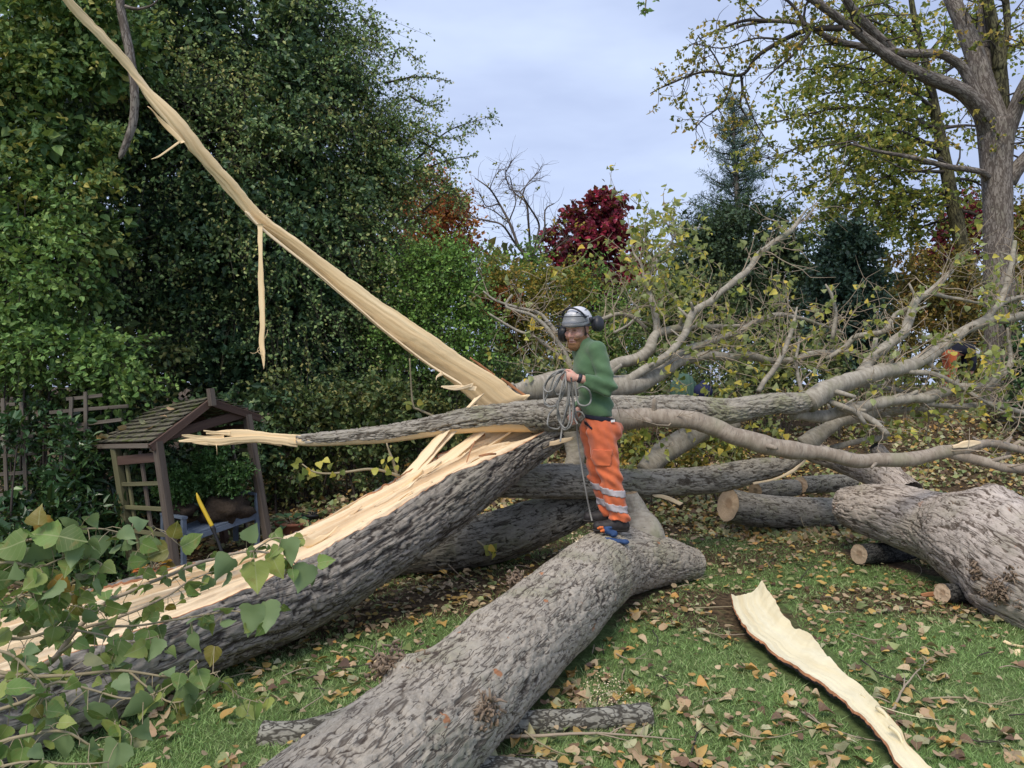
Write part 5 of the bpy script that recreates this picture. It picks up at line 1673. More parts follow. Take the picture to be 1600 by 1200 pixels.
shrub('cherry_shrub', 'light green broad-leaved shrub rising above the trellis', 'shrub', [(30, 330, 70, 50), (60, 420, 90, 70), (20, 520, 90, 60), (110, 550, 90, 45), (180, 585, 60, 35)], 8.9, 900, 9, 0.40, 0.066, 'lf_light', T_HEX, 1.1, fill=160, spread=0.8, up=0.35, stems=10)
shrub('climbing_ivy', 'dark ivy and creeper scrambling through the trellis', 'ivy', [(70, 660, 26, 40), (75, 730, 35, 60), (30, 676, 26, 20, -.35), (20, 690, 40, 50, .45), (150, 640, 40, 40, .45), (120, 690, 30, 30, -.35), (60, 790, 40, 30, -.3), (130, 700, 40, 50, .3)], 8.7, 480, 7, 0.24, 0.062, 'lf_laurel', T_HEX, 0.7, fill=90, stems=10, depth=0.35)
shrub('laurel_shrub', 'dark glossy laurel massed between trellis and arbour', 'shrub', [(70, 850, 80, 45), (130, 800, 50, 70), (148, 740, 40, 50, .3), (100, 890, 100, 40), (20, 890, 70, 40), (170, 860, 34, 55)], 8.3, 620, 8, 0.32, 0.115, 'lf_laurel', T_LONG, 0.6, fill=160, stems=12, depth=0.5)
shrub('laurel_shrub', 'dark evergreen shrub filling the view through the arbour', 'shrub', [(240, 700, 60, 70), (320, 690, 70, 60), (400, 660, 60, 60), (420, 720, 40, 60), (280, 790, 70, 60)], 10.4, 560, 9, 0.3, 0.08, 'lf_ivy', T_RHOMB, 0.6, fill=200, stems=10)
shrub('bay_shrub', 'dark bushy shrub right of the arbour, behind the potted plant', 'shrub', [(470, 620, 60, 60), (520, 670, 70, 60), (460, 720, 50, 60), (580, 640, 60, 60), (560, 710, 60, 50)], 10.6, 620, 9, 0.3, 0.07, 'lf_under', T_RHOMB, 0.6, fill=180, stems=12)
shrub('laurel_shrub', 'low olive shrub behind the torn strips of wood', 'shrub', [(640, 640, 70, 60), (700, 640, 60, 50), (630, 720, 70, 40), (720, 690, 60, 40), (770, 620, 60, 40)], 11.2, 560, 9, 0.3, 0.06, 'lf_under', T_RHOMB, 0.5, fill=160, stems=16)
shrub('evergreen_shrub', 'dark evergreen shrub closing the gap behind the trellis', 'shrub', [(-40, 640, 70, 90), (40, 650, 70, 90), (120, 660, 70, 80), (190, 650, 60, 90), (60, 760, 120, 60), (260, 640, 60, 70), (200, 570, 80, 55), (100, 585, 80, 50)], 10.6, 520, 8, 0.35, 0.09, 'lf_under', T_RHOMB, 0.6, fill=260, stems=10)
# clipped green top of a far hedge seen under the branches
def hedge(name, label, x0, x1, y, zt, thick, lmat, n, size):
    xm = (x0 + x1) / 2
    z0 = float(tz(np.array([xm]), np.array([y]))[0])
    t = thing(name, label, 'hedge', (xm, y, z0))
    g = Geo()
    f = RNG.random(n)
    x = RNG.uniform(x0, x1, n)
    top = RNG.random(n) < 0.4
    yy = np.where(top, y + RNG.uniform(-thick, thick, n), y - thick + RNG.normal(0, 0.05, n))
    zz = np.where(top, zt + RNG.normal(0, 0.03, n), z0 + (zt - z0) * RNG.random(n))
    p = np.stack([x, yy, zz], 1)
    sprays(g, None, p, np.stack([RNG.normal(0, 0.4, n), -np.where(top, 0.2, 1.0), np.where(top, 1.0, 0.3)], 1), 0.12, 8, size, T_RHOMB, 0.3, 0.6, 0.6)
    o = g.link('leaves', M[lmat], t, False)
    o['kind'] = 'stuff'
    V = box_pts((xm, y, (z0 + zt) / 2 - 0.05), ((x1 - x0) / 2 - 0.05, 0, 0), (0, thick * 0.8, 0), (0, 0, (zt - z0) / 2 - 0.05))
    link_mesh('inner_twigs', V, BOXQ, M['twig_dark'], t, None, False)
    return t


hedge('clipped_hedge', 'low clipped hedge with bright green flat top beyond the splinter', W(430, 600, 14.5)[0], W(815, 600, 14.5)[0], 14.5, W(0, 572, 14.0)[2], 0.5, 'lf_acacia', 1700, 0.065)

# --- middle distance
shrub('feathery_tree', 'soft fresh-green feathery tree leaning right of the hawthorn', 'tree', [(695, 410, 36, 40), (650, 440, 50, 55), (715, 455, 38, 48), (690, 510, 60, 55), (620, 530, 60, 45), (735, 535, 36, 45)], 11.9, 1500, 11, 0.45, 0.05, 'lf_acacia', T_RHOMB, 0.5, fill=260, stems=10, inner=0.35)
lob = m_lobes([(692, 335, 38, 36), (716, 372, 26, 26), (670, 310, 40, 36), (650, 370, 50, 50)], 21.0)
tree('autumn_tree', 'orange-red autumn tree glowing behind the hawthorn', 'tree', 640, 21.5, 440, 0.15, lob, 'bark_green', n_spray=700, per=12, length=0.6, size=0.10, lmat='lf_orange', T=T_RHOMB, fill=120)

# bare tree against the sky
bx, bd = 838, 17.0
x = (bx - CX) / F * bd
z0 = float(tz(np.array([x]), np.array([bd]))[0])
bt = thing('bare_tree', 'nearly leafless young tree with fine twigs against the sky', 'tree', (x, bd, z0))
tube(px_path([(840, 620, 7, bd), (838, 520, 6, bd), (834, 440, 5.5, bd), (829, 408, 5, bd)]), 10, 0.1, rough=0.1).link('trunk', M['bark_green'], bt)
gb, gl = Geo(), Geo()
main = [[(831, 412, 4), (805, 380, 3), (785, 352, 2.6), (762, 345, 2.2), (738, 338, 1.6), (722, 318, 1.0)], [(829, 408, 4), (812, 388, 3.6), (797, 350, 3.2), (780, 318, 2.6), (765, 295, 2.0), (742, 278, 1.2)],
        [(830, 406, 4), (828, 380, 3.2), (826, 352, 2.8), (822, 318, 2.4), (803, 300, 1.8), (795, 275, 1.2), (778, 292, 0.8)], [(832, 410, 4), (838, 375, 3), (842, 350, 2.6), (825, 320, 2.2), (812, 300, 1.8), (798, 296, 1.4), (790, 278, 1.0)],
        [(833, 400, 3.5), (850, 362, 2.4), (852, 328, 1.8), (866, 318, 1.2)], [(812, 320, 2), (822, 290, 1.4), (840, 270, 1.0), (846, 260, .7)], [(796, 345, 2), (806, 310, 1.5), (790, 275, 1.2), (800, 252, .8)], [(836, 400, 3), (862, 392, 2), (880, 378, 1.2), (890, 374, .8)],
        [(780, 318, 2), (760, 322, 1.4), (748, 300, 1), (735, 300, .7)], [(797, 350, 2), (772, 330, 1.4), (752, 322, 1)], [(812, 300, 1.6), (830, 285, 1.2), (843, 282, .8)], [(838, 372, 2), (860, 360, 1.4), (868, 340, 1)], [(765, 295, 1.4), (776, 272, 1), (798, 258, .7)]]
r = np.random.default_rng(8)
for m in main:
    P = catmull(px_path([(a, b, c * 0.62, bd + r.uniform(-0.4, 0.4)) for a, b, c in m]), 0.08)
    tube(P, 6, None, False, gb)
    for k in range(int(len(P) * 0.8)):
        i = r.integers(len(P) // 4, len(P))
        a = P[i, :3]
        d0 = norm((P[min(i + 1, len(P) - 1), :3] - P[i - 1, :3])[None])[0]
        pts = [[*a, 0.006]]
        dd = norm((d0 + r.normal(0, 0.7, 3) + np.array([0, 0, 0.3]))[None])[0]
        for s in range(4):
            a = a + dd * r.uniform(0.08, 0.2)
            dd = norm((dd + r.normal(0, 0.35, 3))[None])[0]
            pts.append([*a, 0.0052 - 0.0012 * s])
        tube(np.array(pts), 3, None, False, gb)
        if r.random() < (0.5 if P[i, 2] < 5.2 else 0.08):
            sprays(gl, None, a[None], dd[None], 0.2, 6, 0.065, T_HEX, 0.5, 0.6, 0.6)
tag(gb.link('branches', M['twig_mid'], bt), kind='stuff')
tag(gl.link('leaves', M['lf_yellow'], bt, False), kind='stuff')

# red maple
lob = m_lobes([(925, 335, 38, 30), (930, 370, 42, 34), (955, 400, 40, 28), (905, 405, 36, 24), (945, 330, 22, 24), (975, 395, 18, 20), (885, 360, 18, 14), (985, 435, 26, 10), (930, 430, 55, 20), (890, 400, 25, 20)], 20.0)
tree('red_maple', 'deep crimson maple standing up behind the climber\'s helmet', 'tree', 940, 20.3, 470, 0.11, lob, 'twig_dark', n_spray=600, per=12, length=0.34, size=0.14, lmat='lf_red', T=T_HEX, inner=0.3, outer=1.08, spread=0.6)
shrub('purple_shrub', 'dark wine-red shrub low behind the climber', 'shrub', [(930, 470, 45, 40), (960, 500, 60, 40), (900, 480, 30, 30), (1010, 480, 40, 30)], 18.5, 420, 11, 0.4, 0.09, 'lf_purple', T_RHOMB, 0.4, fill=100, stems=9)
shrub('yellow_shrub', 'yellow-green shrub left of the climber\'s helmet', 'shrub', [(760, 450, 40, 40), (790, 480, 60, 50), (830, 470, 60, 40), (780, 540, 70, 50), (850, 520, 60, 50), (880, 450, 40, 30)], 15.5, 1000, 11, 0.5, 0.07, 'lf_yellow', T_RHOMB, 0.4, fill=200, stems=14, inner=0.3)
shrub('green_shrub', 'mid-green leafy shrub below the crimson maple', 'shrub', [(870, 440, 50, 30), (930, 450, 45, 30), (820, 420, 40, 30), (985, 520, 70, 50), (900, 540, 60, 50), (960, 560, 70, 40)], 17.0, 900, 11, 0.5, 0.07, 'lf_acacia', T_RHOMB, 0.4, fill=220, stems=12)
shrub('leafy_shrub', 'dull green shrub right of the climber, behind the limbs', 'shrub', [(1010, 500, 60, 50), (1070, 480, 60, 60), (1040, 560, 80, 50), (1110, 560, 60, 50)], 14.5, 700, 10, 0.45, 0.07, 'lf_under', T_RHOMB, 0.4, fill=120, stems=12, inner=0.3)
# small russet shrubs among them
shrub('russet_shrub', 'small russet shrub among the greens near the bare tree', 'shrub', [(775, 465, 18, 12), (760, 480, 16, 14), (800, 470, 14, 10)], 15.0, 130, 9, 0.3, 0.07, 'lf_orange', T_RHOMB, 0.4, stems=5)

# tall pine
pd_ = 34.0
px_, pyt = 1147, 150
x = (px_ - CX) / F * pd_
z0 = float(tz(np.array([x]), np.array([pd_]))[0])
pine = thing('pine_tree', 'tall blue-green pine with open tiered top in the distance', 'tree', (x, pd_, z0))
top = W(px_ - 4, pyt, pd_)
tube(np.array([[x + .2, pd_, z0, 0.30], [x + .15, pd_, z0 + 5, 0.24], [*W(1153, 330, pd_), 0.15], [*W(1147, 220, pd_), 0.09], [*top, 0.02]]), 9, 0.3).link('trunk', M['bark_tree'], pine)
gb, gl = Geo(), Geo()
r = np.random.default_rng(3)
for py in np.arange(158, 520, 8.5):
    f = (py - 150) / 250.0
    half = (6 + 58 * min(1, f * 1.3) ** 0.75) if py < 330 else 75 + 10 * sin(py * 0.1)
    for k in range(4 if py < 330 else 7):
        a = r.uniform(0, 2 * pi)
        Lb = half * pd_ / F * r.uniform(0.55, 1.15)
        b = W(px_ + (4 if py > 250 else 0), py + r.normal(0, 3), pd_)
        e = b + np.array([cos(a) * Lb, sin(a) * Lb * 0.8, 0.12 * Lb + (0.25 if py < 330 else 0.0) * Lb * 0.6])
        mid = (b + e) / 2 - np.array([0, 0, 0.10 * Lb])
        P = catmull(np.array([[*b, 0.05], [*mid, 0.035], [*e, 0.01]]), 0.2)
        tube(P, 4, None, False, gb)
        m = max(4, int(len(P) * (2.4 if py < 330 else 2.4)))
        i = r.integers(len(P) // 4, len(P), m)
        st = P[i, :3] + r.normal(0, 0.08, (m, 3))
        dr = norm((e - b)[None])[0] + r.normal(0, 0.55, (m, 3)) + np.array([0, 0, 0.3])
        sprays(gl, None, st, dr, 0.36, 9, 0.25, tpl([(0, 0, 0), (0.5, 0.055, 0), (1, 0, 0), (0.5, -0.055, 0)], [(0, 2, 1), (0, 3, 2)]), 0.1, 0.55, 0.3, jit=0.12)
tag(gb.link('branches', M['twig_dark'], pine), kind='stuff')
tag(gl.link('needles', M['lf_pine'], pine, False), kind='stuff')
shrub('dark_evergreen', 'broad dark evergreen crown beneath the tall pine', 'tree', [(1100, 400, 60, 60), (1170, 370, 70, 50), (1130, 450, 90, 60), (1220, 430, 60, 60), (1200, 500, 80, 60), (1090, 470, 50, 50)], 28.0, 1600, 11, 0.8, 0.15, 'lf_cedar', T_RHOMB, 0.3, fill=500, stems=8, seed=5)
# dark fir
fd = 15.5
x = (1325 - CX) / F * fd
z0 = float(tz(np.array([x]), np.array([fd]))[0])
fir = thing('dark_conifer', 'dark blue-green conical conifer behind the fallen limbs', 'tree', (x, fd, z0))
tube(np.array([[x, fd, z0, 0.16], [*W(1322, 460, fd), 0.1], [*W(1320, 362, fd), 0.02]]), 8, 0.3).link('trunk', M['bark_green'], fir)
gb, gl = Geo(), Geo()
for py in np.arange(366, 590, 5.0):
    half = 6 + 46 * min(1, (py - 360) / 90.0) ** 0.8
    for k in range(9):
        a = r.uniform(0, 2 * pi)
        Lb = half * fd / F * r.uniform(0.7, 1.1)
        b = W(1322, py + r.normal(0, 2), fd)
        e = b + np.array([cos(a) * Lb, sin(a) * Lb, 0.25 * Lb])
        P = catmull(np.array([[*b, 0.02], [*((b + e) / 2 - np.array([0, 0, .03])), 0.014], [*e, 0.005]]), 0.2)
        tube(P, 3, None, False, gb)
        m = 5
        st = P[r.integers(0, len(P), m), :3]
        sprays(gl, None, st, norm((e - b)[None]) + r.normal(0, 0.4, (m, 3)) + np.array([0, 0, 0.4]), 0.3, 9, 0.10, T_RHOMB, 0.0, 0.5, 0.3, jit=0.2)
tag(gb.link('branches', M['twig_dark'], fir), kind='stuff')
tag(gl.link('needles', M['lf_fir'], fir, False), kind='stuff')
shrub('autumn_shrub', 'brownish-gold autumn shrub between dark conifer and grey trunk', 'shrub', [(1400, 430, 50, 45), (1450, 440, 50, 60), (1420, 500, 70, 50), (1500, 450, 40, 70), (1520, 530, 50, 60), (1380, 550, 60, 40)], 19.0, 900, 11, 0.55, 0.085, 'lf_autumn', T_RHOMB, 0.4, fill=240, stems=14)
shrub('autumn_shrub', 'yellow and rust shrub right of the grey trunk', 'shrub', [(1600, 420, 50, 70), (1610, 340, 40, 60), (1640, 480, 60, 60), (1570, 520, 40, 50)], 20.0, 520, 11, 0.55, 0.09, 'lf_autumn', T_RHOMB, 0.4, fill=160, stems=8)
shrub('laurel_shrub', 'dark green glossy shrub at the right edge of the garden', 'shrub', [(1600, 570, 30, 40), (1625, 520, 50, 60), (1610, 610, 40, 40)], 13.0, 320, 9, 0.3, 0.075, 'lf_laurel', T_RHOMB, 0.4, fill=90, stems=6)
lob = m_lobes([(1490, 370, 30, 30), (1515, 345, 25, 25), (1475, 395, 22, 20), (1585, 375, 30, 30)], 24.0)
tree('red_tree', 'dusky red tree glimpsed beside the grey trunk', 'tree', 1500, 24.4, 430, 0.12, lob, 'twig_dark', n_spray=420, per=12, length=0.5, size=0.13, lmat='lf_red', T=T_HEX, fill=80)
shrub('low_shrubs', 'low tangled dark green shrub behind the fallen limbs', 'shrub', [(1170, 570, 70, 40), (1240, 560, 60, 50), (1290, 590, 60, 40), (1340, 600, 60, 30), (1090, 610, 80, 30), (1200, 620, 60, 30)], 12.8, 620, 9, 0.4, 0.065, 'lf_under', T_RHOMB, 0.4, fill=120, stems=14)
shrub('low_shrubs', 'low leafy shrub between the dull green shrub and the crossing limbs', 'shrub', [(800, 600, 60, 40), (860, 600, 50, 40), (1000, 620, 70, 40), (740, 600, 50, 40), (930, 620, 60, 40)], 12.5, 520, 9, 0.4, 0.065, 'lf_under', T_RHOMB, 0.4, fill=110, stems=12)
shrub('ground_brush', 'green brush glimpsed under the brown limb', 'shrub', [(995, 700, 30, 30), (1010, 730, 30, 20), (1060, 720, 40, 20), (960, 700, 20, 30), (1120, 700, 40, 20)], 10.0, 260, 8, 0.25, 0.06, 'lf_yellow', T_RHOMB, 0.4, fill=20, stems=12, inner=0.2)
# far wood closing the view
g = Geo()
n = 1800
x = RNG.uniform(-46, 52, n)
y = 46 + RNG.uniform(-4, 8, n)
hmax = 8.0 + 1.6 * fbm(np.stack([x / 5, 0 * x, 0 * x], 1), 3, 17)
z = 1.2 + hmax * RNG.random(n) ** 0.7
sprays(g, None, np.stack([x, y, z], 1), rand_dir(n) + np.array([0, -0.5, 0.3]), 1.4, 9, 0.62, T_RHOMB, 0.3, 0.6, 0.6)
tag(g.link('far_wood', M['lf_wood'], None, False), 'hazy mass of mixed woodland closing the view beyond the garden', 'woodland', kind='stuff')

# --- right: the big grey tree and the mossy sycamore behind it
gd = 13.5
x = (1565 - CX) / F * gd
z0 = float(tz(np.array([x]), np.array([gd]))[0])
GT = thing('grey_tree', 'tall grey-barked tree with forking limbs at the right', 'tree', (x, gd, z0))
tube(px_path([(1567, 640, 27, gd), (1565, 540, 24, gd), (1562, 470, 22, gd), (1560, 400, 20.5, gd), (1559, 320, 20.5, gd), (1557, 260, 22, gd), (1556, 215, 25, gd), (1555, 190, 26, gd)]), 26, 0.08, rough=0.04, seed=9).link('trunk', M['bark_tree'], GT)
gl, gt = Geo(), Geo()
big = [
    ([(1548, 205, 22), (1533, 172, 17), (1500, 141, 14), (1450, 121, 12), (1400, 96, 10), (1354, 62, 9), (1316, 33, 8), (1271, 0, 7), (1215, -40, 6)], -1.0),
    ([(1420, 106, 8), (1392, 78, 9), (1366, 52, 8.5), (1333, 16, 8), (1315, -12, 7), (1290, -50, 6)], -0.6),
    ([(1538, 178, 12), (1508, 112, 9), (1485, 92, 8), (1466, 84, 8), (1417, 83, 7.5), (1362, 75, 6.5), (1300, 62, 5.5), (1258, 38, 4.5), (1200, 33, 3.5), (1150, 42, 2)], -0.3),
    ([(1556, 195, 24), (1535, 130, 20), (1525, 90, 17), (1508, 45, 15), (1488, 0, 13), (1470, -45, 12)], 0.2),
    ([(1556, 195, 20), (1544, 130, 14), (1541, 60, 14), (1540, 0, 13), (1540, -40, 13)], 0.5),
    ([(1562, 195, 18), (1563, 117, 12), (1556, 60, 10.5), (1549, 30, 10), (1538, -20, 9)], 0.1),
    ([(1561, 110, 8), (1570, 70, 6.5), (1574, 40, 6), (1571, 0, 6), (1566, -40, 6)], 0.1),
    ([(1566, 215, 20), (1585, 175, 14), (1600, 140, 13), (1640, 70, 12)], -0.3), ([(1574, 285, 16), (1590, 262, 13), (1615, 235, 12), (1660, 190, 11)], -0.2),
    ([(1543, 280, 9), (1537, 270, 6), (1515, 265, 5.5), (1480, 260, 5), (1425, 246, 4), (1375, 237, 3), (1330, 225, 2)], -0.8)]
fine = [[(1316, 44, 5), (1266, 46, 4), (1225, 62, 3.6), (1183, 88, 3.2), (1158, 117, 2.6), (1100, 112, 2), (1042, 133, 1.4), (1016, 146, .8)], [(1158, 117, 2.4), (1160, 140, 2), (1157, 165, 1.6), (1168, 185, 1)],
        [(1266, 50, 3), (1240, 85, 2.2), (1210, 110, 1.6), (1190, 130, 1)], [(1200, 33, 3), (1165, 32, 2.4), (1125, 45, 1.6), (1095, 60, 1)], [(1150, 110, 2), (1130, 160, 1.6), (1100, 185, 1.2), (1082, 205, .8)], [(1258, 40, 3), (1240, 10, 2.4), (1210, -15, 2)],
        [(1300, 20, 3), (1262, 0, 2), (1230, -20, 2)], [(1130, 115, 1.6), (1115, 85, 1.2), (1090, 55, .8)], [(1225, 62, 2), (1180, 60, 1.4), (1130, 75, 1), (1085, 68, .8)], [(1160, 140, 1.5), (1180, 190, 1.2), (1205, 230, .8)], [(1085, 110, 1.3), (1070, 125, 1), (1066, 148, .7)]]
for k, (rows, dy) in enumerate(big):
    m = len(rows)
    P = px_path([(a, b, c * 0.84, gd + dy * (i / (m - 1)) * 1.6) for i, (a, b, c) in enumerate(rows)])
    tube(P, 14, 0.1, rough=0.06, seed=k).link('limb', M['bark_green' if k in (5, 6) else 'bark_tree'], GT)
    for j in range(7):
        C = catmull(P, 0.1)
        i = RNG.integers(len(C) // 3, len(C))
        a = C[i, :3]
        dd = norm(np.array([RNG.normal(-0.3, 0.6), RNG.normal(0, 0.5), RNG.normal(0, 0.5)])[None])[0]
        pts = [[*a, 0.02]]
        for s in range(5):
            a = a + dd * RNG.uniform(0.15, 0.3)
            dd = norm((dd + RNG.normal(0, 0.35, 3))[None])[0]
            pts.append([*a, 0.017 - 0.003 * s])
        tube(np.array(pts), 4, None, False, gt)
        sprays(gl, gt, np.array(pts)[2:, :3], rand_dir(4) + dd, 0.3, 6, 0.075, T_SMALLPOP, 0.8, 0.6, 0.5, 0.003)
for k, rows in enumerate(fine):
    P = catmull(px_path([(a, b, c, gd - 1.2 + 0.3 * sin(k * 2.1) + i * 0.06) for i, (a, b, c) in enumerate(rows)]), 0.06)
    tube(P, 6, None, False, gt)
    for q in range(int(len(P) * 0.75)):
        i = RNG.integers(len(P) // 6, len(P))
        a = P[i, :3]
        dd = norm((RNG.normal(0, 0.8, 3) + np.array([-0.3, 0, -0.25]))[None])[0]
        pts = [[*a, 0.008]]
        for s in range(4):
            a = a + dd * RNG.uniform(0.07, 0.17)
            dd = norm((dd + RNG.normal(0, 0.3, 3) + np.array([0, 0, -0.08]))[None])[0]
            pts.append([*a, 0.0065 - 0.0013 * s])
        tube(np.array(pts), 3, None, False, gt)
        if RNG.random() < 0.75:
            sprays(gl, None, np.array(pts)[2:, :3], rand_dir(3) + dd, 0.16, 4, 0.066, T_SMALLPOP, 0.9, 0.6, 0.4)
tag(gt.link('twigs', M['twig_dark'], GT), kind='stuff')
tag(gl.link('leaves', M['lf_yellow'], GT, False), kind='stuff')
# a leafy tip that hangs into the top of the picture
ot = thing('overhanging_twig', 'small leafy twig tip hanging into the top of the sky', 'twig', W(1010, -20, 8.0))
g = Geo()
tube(px_path([(1030, -160, 3, 8.2), (1020, -60, 2, 8.05), (1010, -5, 1.4, 8.0), (1008, 22, .8, 8.0)]), 5, 0.05).link('stem', M['twig'], ot)
sprays(g, None, np.array([W(1016, -2, 8), W(1008, 8, 8), W(1012, 16, 8), W(1008, 22, 8), W(1005, 2, 8)]), rand_dir(5), 0.08, 5, 0.06, T_SMALLPOP, 0.9)
tag(g.link('leaves', M['lf_light'], ot, False), kind='stuff')

sd = 19.0
x = (1512 - CX) / F * sd
z0 = float(tz(np.array([x]), np.array([sd]))[0])
ST = thing('sycamore_tree', 'slender mossy tree with layered yellow-green leaves behind the grey one', 'tree', (x, sd, z0))
tube(px_path([(1516, 620, 13, sd), (1512, 430, 11.5, sd), (1500, 370, 11, sd), (1487, 310, 10, sd), (1476, 250, 9, sd), (1464, 190, 8, sd), (1455, 140, 6.5, sd), (1442, 80, 5.5, sd), (1428, 25, 4.5, sd), (1420, -30, 3.5, sd)]), 12, 0.15, rough=0.08).link('trunk', M['bark_green'], ST)
gl, gt = Geo(), Geo()
r = np.random.default_rng(12)
trunkC = catmull(px_path([(1512, 430, 9, sd), (1500, 370, 9, sd), (1487, 310, 8, sd), (1476, 250, 8, sd), (1464, 190, 7, sd), (1455, 140, 6, sd), (1442, 80, 5, sd), (1428, 25, 4, sd), (1420, -40, 3, sd)]), 0.1)
arms = [(300, 1345, 395, .3), (320, 1370, 350, -.4), (255, 1240, 300, .2), (270, 1300, 330, -.8), (225, 1190, 250, .1), (200, 1210, 190, -.5), (180, 1250, 150, .6), (150, 1230, 110, -.2), (120, 1290, 70, .4), (100, 1320, 20, -.6), (60, 1330, -20, 0), (280, 1560, 310, .5), (200, 1570, 210, -.3), (130, 1560, 90, .3), (340, 1400, 385, .9), (235, 1330, 215, -1.0), (170, 1340, 130, -1.1), (330, 1560, 360, .2), (90, 1520, 30, .4), (250, 1290, 270, -1.4), (215, 1390, 180, 1.2), (300, 1310, 365, -.9), (160, 1400, 60, -.7), (310, 1290, 345, .7)]
for (py0, px1, py1, dy) in arms:
    i = np.argmin(np.abs(HY - F * (trunkC[:, 2] - H) / sd - py0))
    b = trunkC[i, :3]
    e = W(px1, py1, sd + dy * 1.6)
    L = np.linalg.norm(e - b)
    mid = (b + e) / 2 + np.array([0, 0, 0.10 * L])
    P = catmull(np.array([[*b, 0.055], [*mid, 0.032], [*e, 0.008]]), 0.12)
    tube(P, 5, None, False, gt)
    for q in range(int(len(P) * 1.2)):
        j = r.integers(len(P) // 5, len(P))
        a = P[j, :3].copy()
        dd = norm((norm((e - b)[None])[0] * 0.6 + r.normal(0, 0.7, 3) * np.array([1, 1, 0.55]))[None])[0]
        pts = [[*a, 0.014]]
        for s in range(4):
            a = a + dd * r.uniform(0.12, 0.28)
            dd = norm((dd + r.normal(0, 0.3, 3) * np.array([1, 1, 0.6]))[None])[0]
            pts.append([*a, 0.012 - 0.002 * s])
        tube(np.array(pts), 3, None, False, gt)
        sprays(gl, None, np.array(pts)[1:, :3], rand_dir(4) * np.array([1, 1, 0.5]) + dd, 0.28, 6, 0.105, T_HEX, 0.5, 0.6, 1.1)
tag(gt.link('branches', M['twig_dark'], ST), kind='stuff')
tag(gl.link('leaves', M['lf_syc'], ST, False), kind='stuff')

# ------------------------------------------------------------------ the leaning arbour
M['old_wood'] = wood_mat('weathered_timber', (0.17, 0.145, 0.115), (0.115, 0.093, 0.075), (0.055, 0.042, 0.033), 0.05, 30)
M['brown_wood'] = wood_mat('brown_timber', (0.13, 0.085, 0.065), (0.09, 0.055, 0.042), (0.045, 0.028, 0.022), 0.05, 30)
M['mossy_wood'] = wood_mat('mossy_timber', (0.17, 0.165, 0.085), (0.12, 0.115, 0.062), (0.06, 0.055, 0.032), 0.06, 24)
M['trellis'] = wood_mat('trellis_timber', (0.18, 0.155, 0.125), (0.125, 0.105, 0.085), (0.07, 0.058, 0.045), 0.05, 30)


def shingle_mat():
    m, n, l, o = new_mat('mossy_shingle')
    g = n.new('ShaderNodeTexCoord').outputs['Object']
    info = n.new('ShaderNodeObjectInfo').outputs['Random']
    a = noise_n(n, l, g, 60, 5, 0.7)
    b = noise_n(n, l, g, 9, 4, 0.6)
    c = mix(n, l, info, (0.055, 0.05, 0.040), (0.15, 0.135, 0.10))
    c = mix(n, l, math_n(n, l, 'MULTIPLY', ramp_fac(n, l, a, 0.42, 0.68), 0.6), c, (0.19, 0.18, 0.13))
    c = mix(n, l, math_n(n, l, 'MULTIPLY', ramp_fac(n, l, b, 0.50, 0.66), 0.75), c, (0.10, 0.125, 0.03))
    bsdf_n(n, l, o, c, 0.95, a, 0.6, 0.006, 0.1)
    return m


M['shingle'] = shingle_mat()
FLt, FLb = W(246, 690, 7.6), W(279, 930, 7.6)
BLt, BLb = W(180, 699, 8.2), W(212, 912, 8.2)
FRt, FRb = W(386, 648, 8.6), W(419, 848, 8.6)
dep_t, dep_b = BLt - FLt, BLb - FLb
BRt, BRb = FRt + dep_t, FRb + dep_b
AR = thing('arbour', 'leaning wooden garden arbour with mossy shingled roof', 'arbour', (FLb + FRb + BLb + BRb) / 4)
fr_t = FRt - FLt
for a, b, mt_ in ((FLb, FLt, 'old_wood'), (BLb, BLt, 'mossy_wood'), (FRb, FRt, 'old_wood'), (BRb, BRt, 'brown_wood')):
    beam('post', a + (a - b) * 0.06, b, 0.085, 0.085, M[mt_], AR, fr_t, 0.004)
for (bt_, tt_, bb_, tb_, dd_) in ((BLb, BLt, FLb, FLt, 1), (BRb, BRt, FRb, FRt, 1)):
    for f in (0.27, 0.44, 0.61, 0.77, 0.92):
        p = tt_ + (bt_ - tt_) * f
        q = tb_ + (bb_ - tb_) * f
        beam('rung', p, q, 0.045, 0.026, M['mossy_wood'], AR, None, 0.003)
    p, q = tt_ + (bt_ - tt_) * 0.10, tb_ + (bb_ - tb_) * 0.10
    beam('rail', p, q, 0.10, 0.04, M['brown_wood'], AR)
    for f in (0.16, 0.52):
        a = tt_ + (tb_ - tt_) * f
        b = bt_ + (bb_ - bt_) * f
        off = norm((fr_t)[None])[0] * 0.03
        beam('stile', b + off, a + (b - a) * 0.05 + off, 0.05, 0.026, M['old_wood' if f > .3 else 'mossy_wood'], AR, dep_t, 0.003)
ApF, EF, EB = W(329, 622, 8.05), W(236, 693, 7.52), W(151, 695, 8.45)
ApB = ApF + dep_t * 1.27
ERF = W(406, 648, 8.78)
ERB = ERF + dep_t * 1.25
beam('tie_beam', FLt + np.array([0, 0, .03]), FRt + np.array([0, 0, .03]), 0.10, 0.05, M['brown_wood'], AR)
beam('tie_beam', BLt + np.array([0, 0, .03]), BRt + np.array([0, 0, .03]), 0.10, 0.05, M['brown_wood'], AR)
up_ = np.array([0, 0, 1.0])
for e in (EF, ERF):
    beam('rake_board', e - up_ * 0.045, ApF - up_ * 0.045, 0.085, 0.035, M['brown_wood'], AR)
for e in (EB, ERB):
    beam('rake_board', e - up_ * 0.05, ApB - up_ * 0.05, 0.085, 0.035, M['brown_wood'], AR)
beam('eave_board', EF - up_ * 0.02 + dep_t * 0.04, EB - up_ * 0.02, 0.05, 0.03, M['old_wood'], AR)
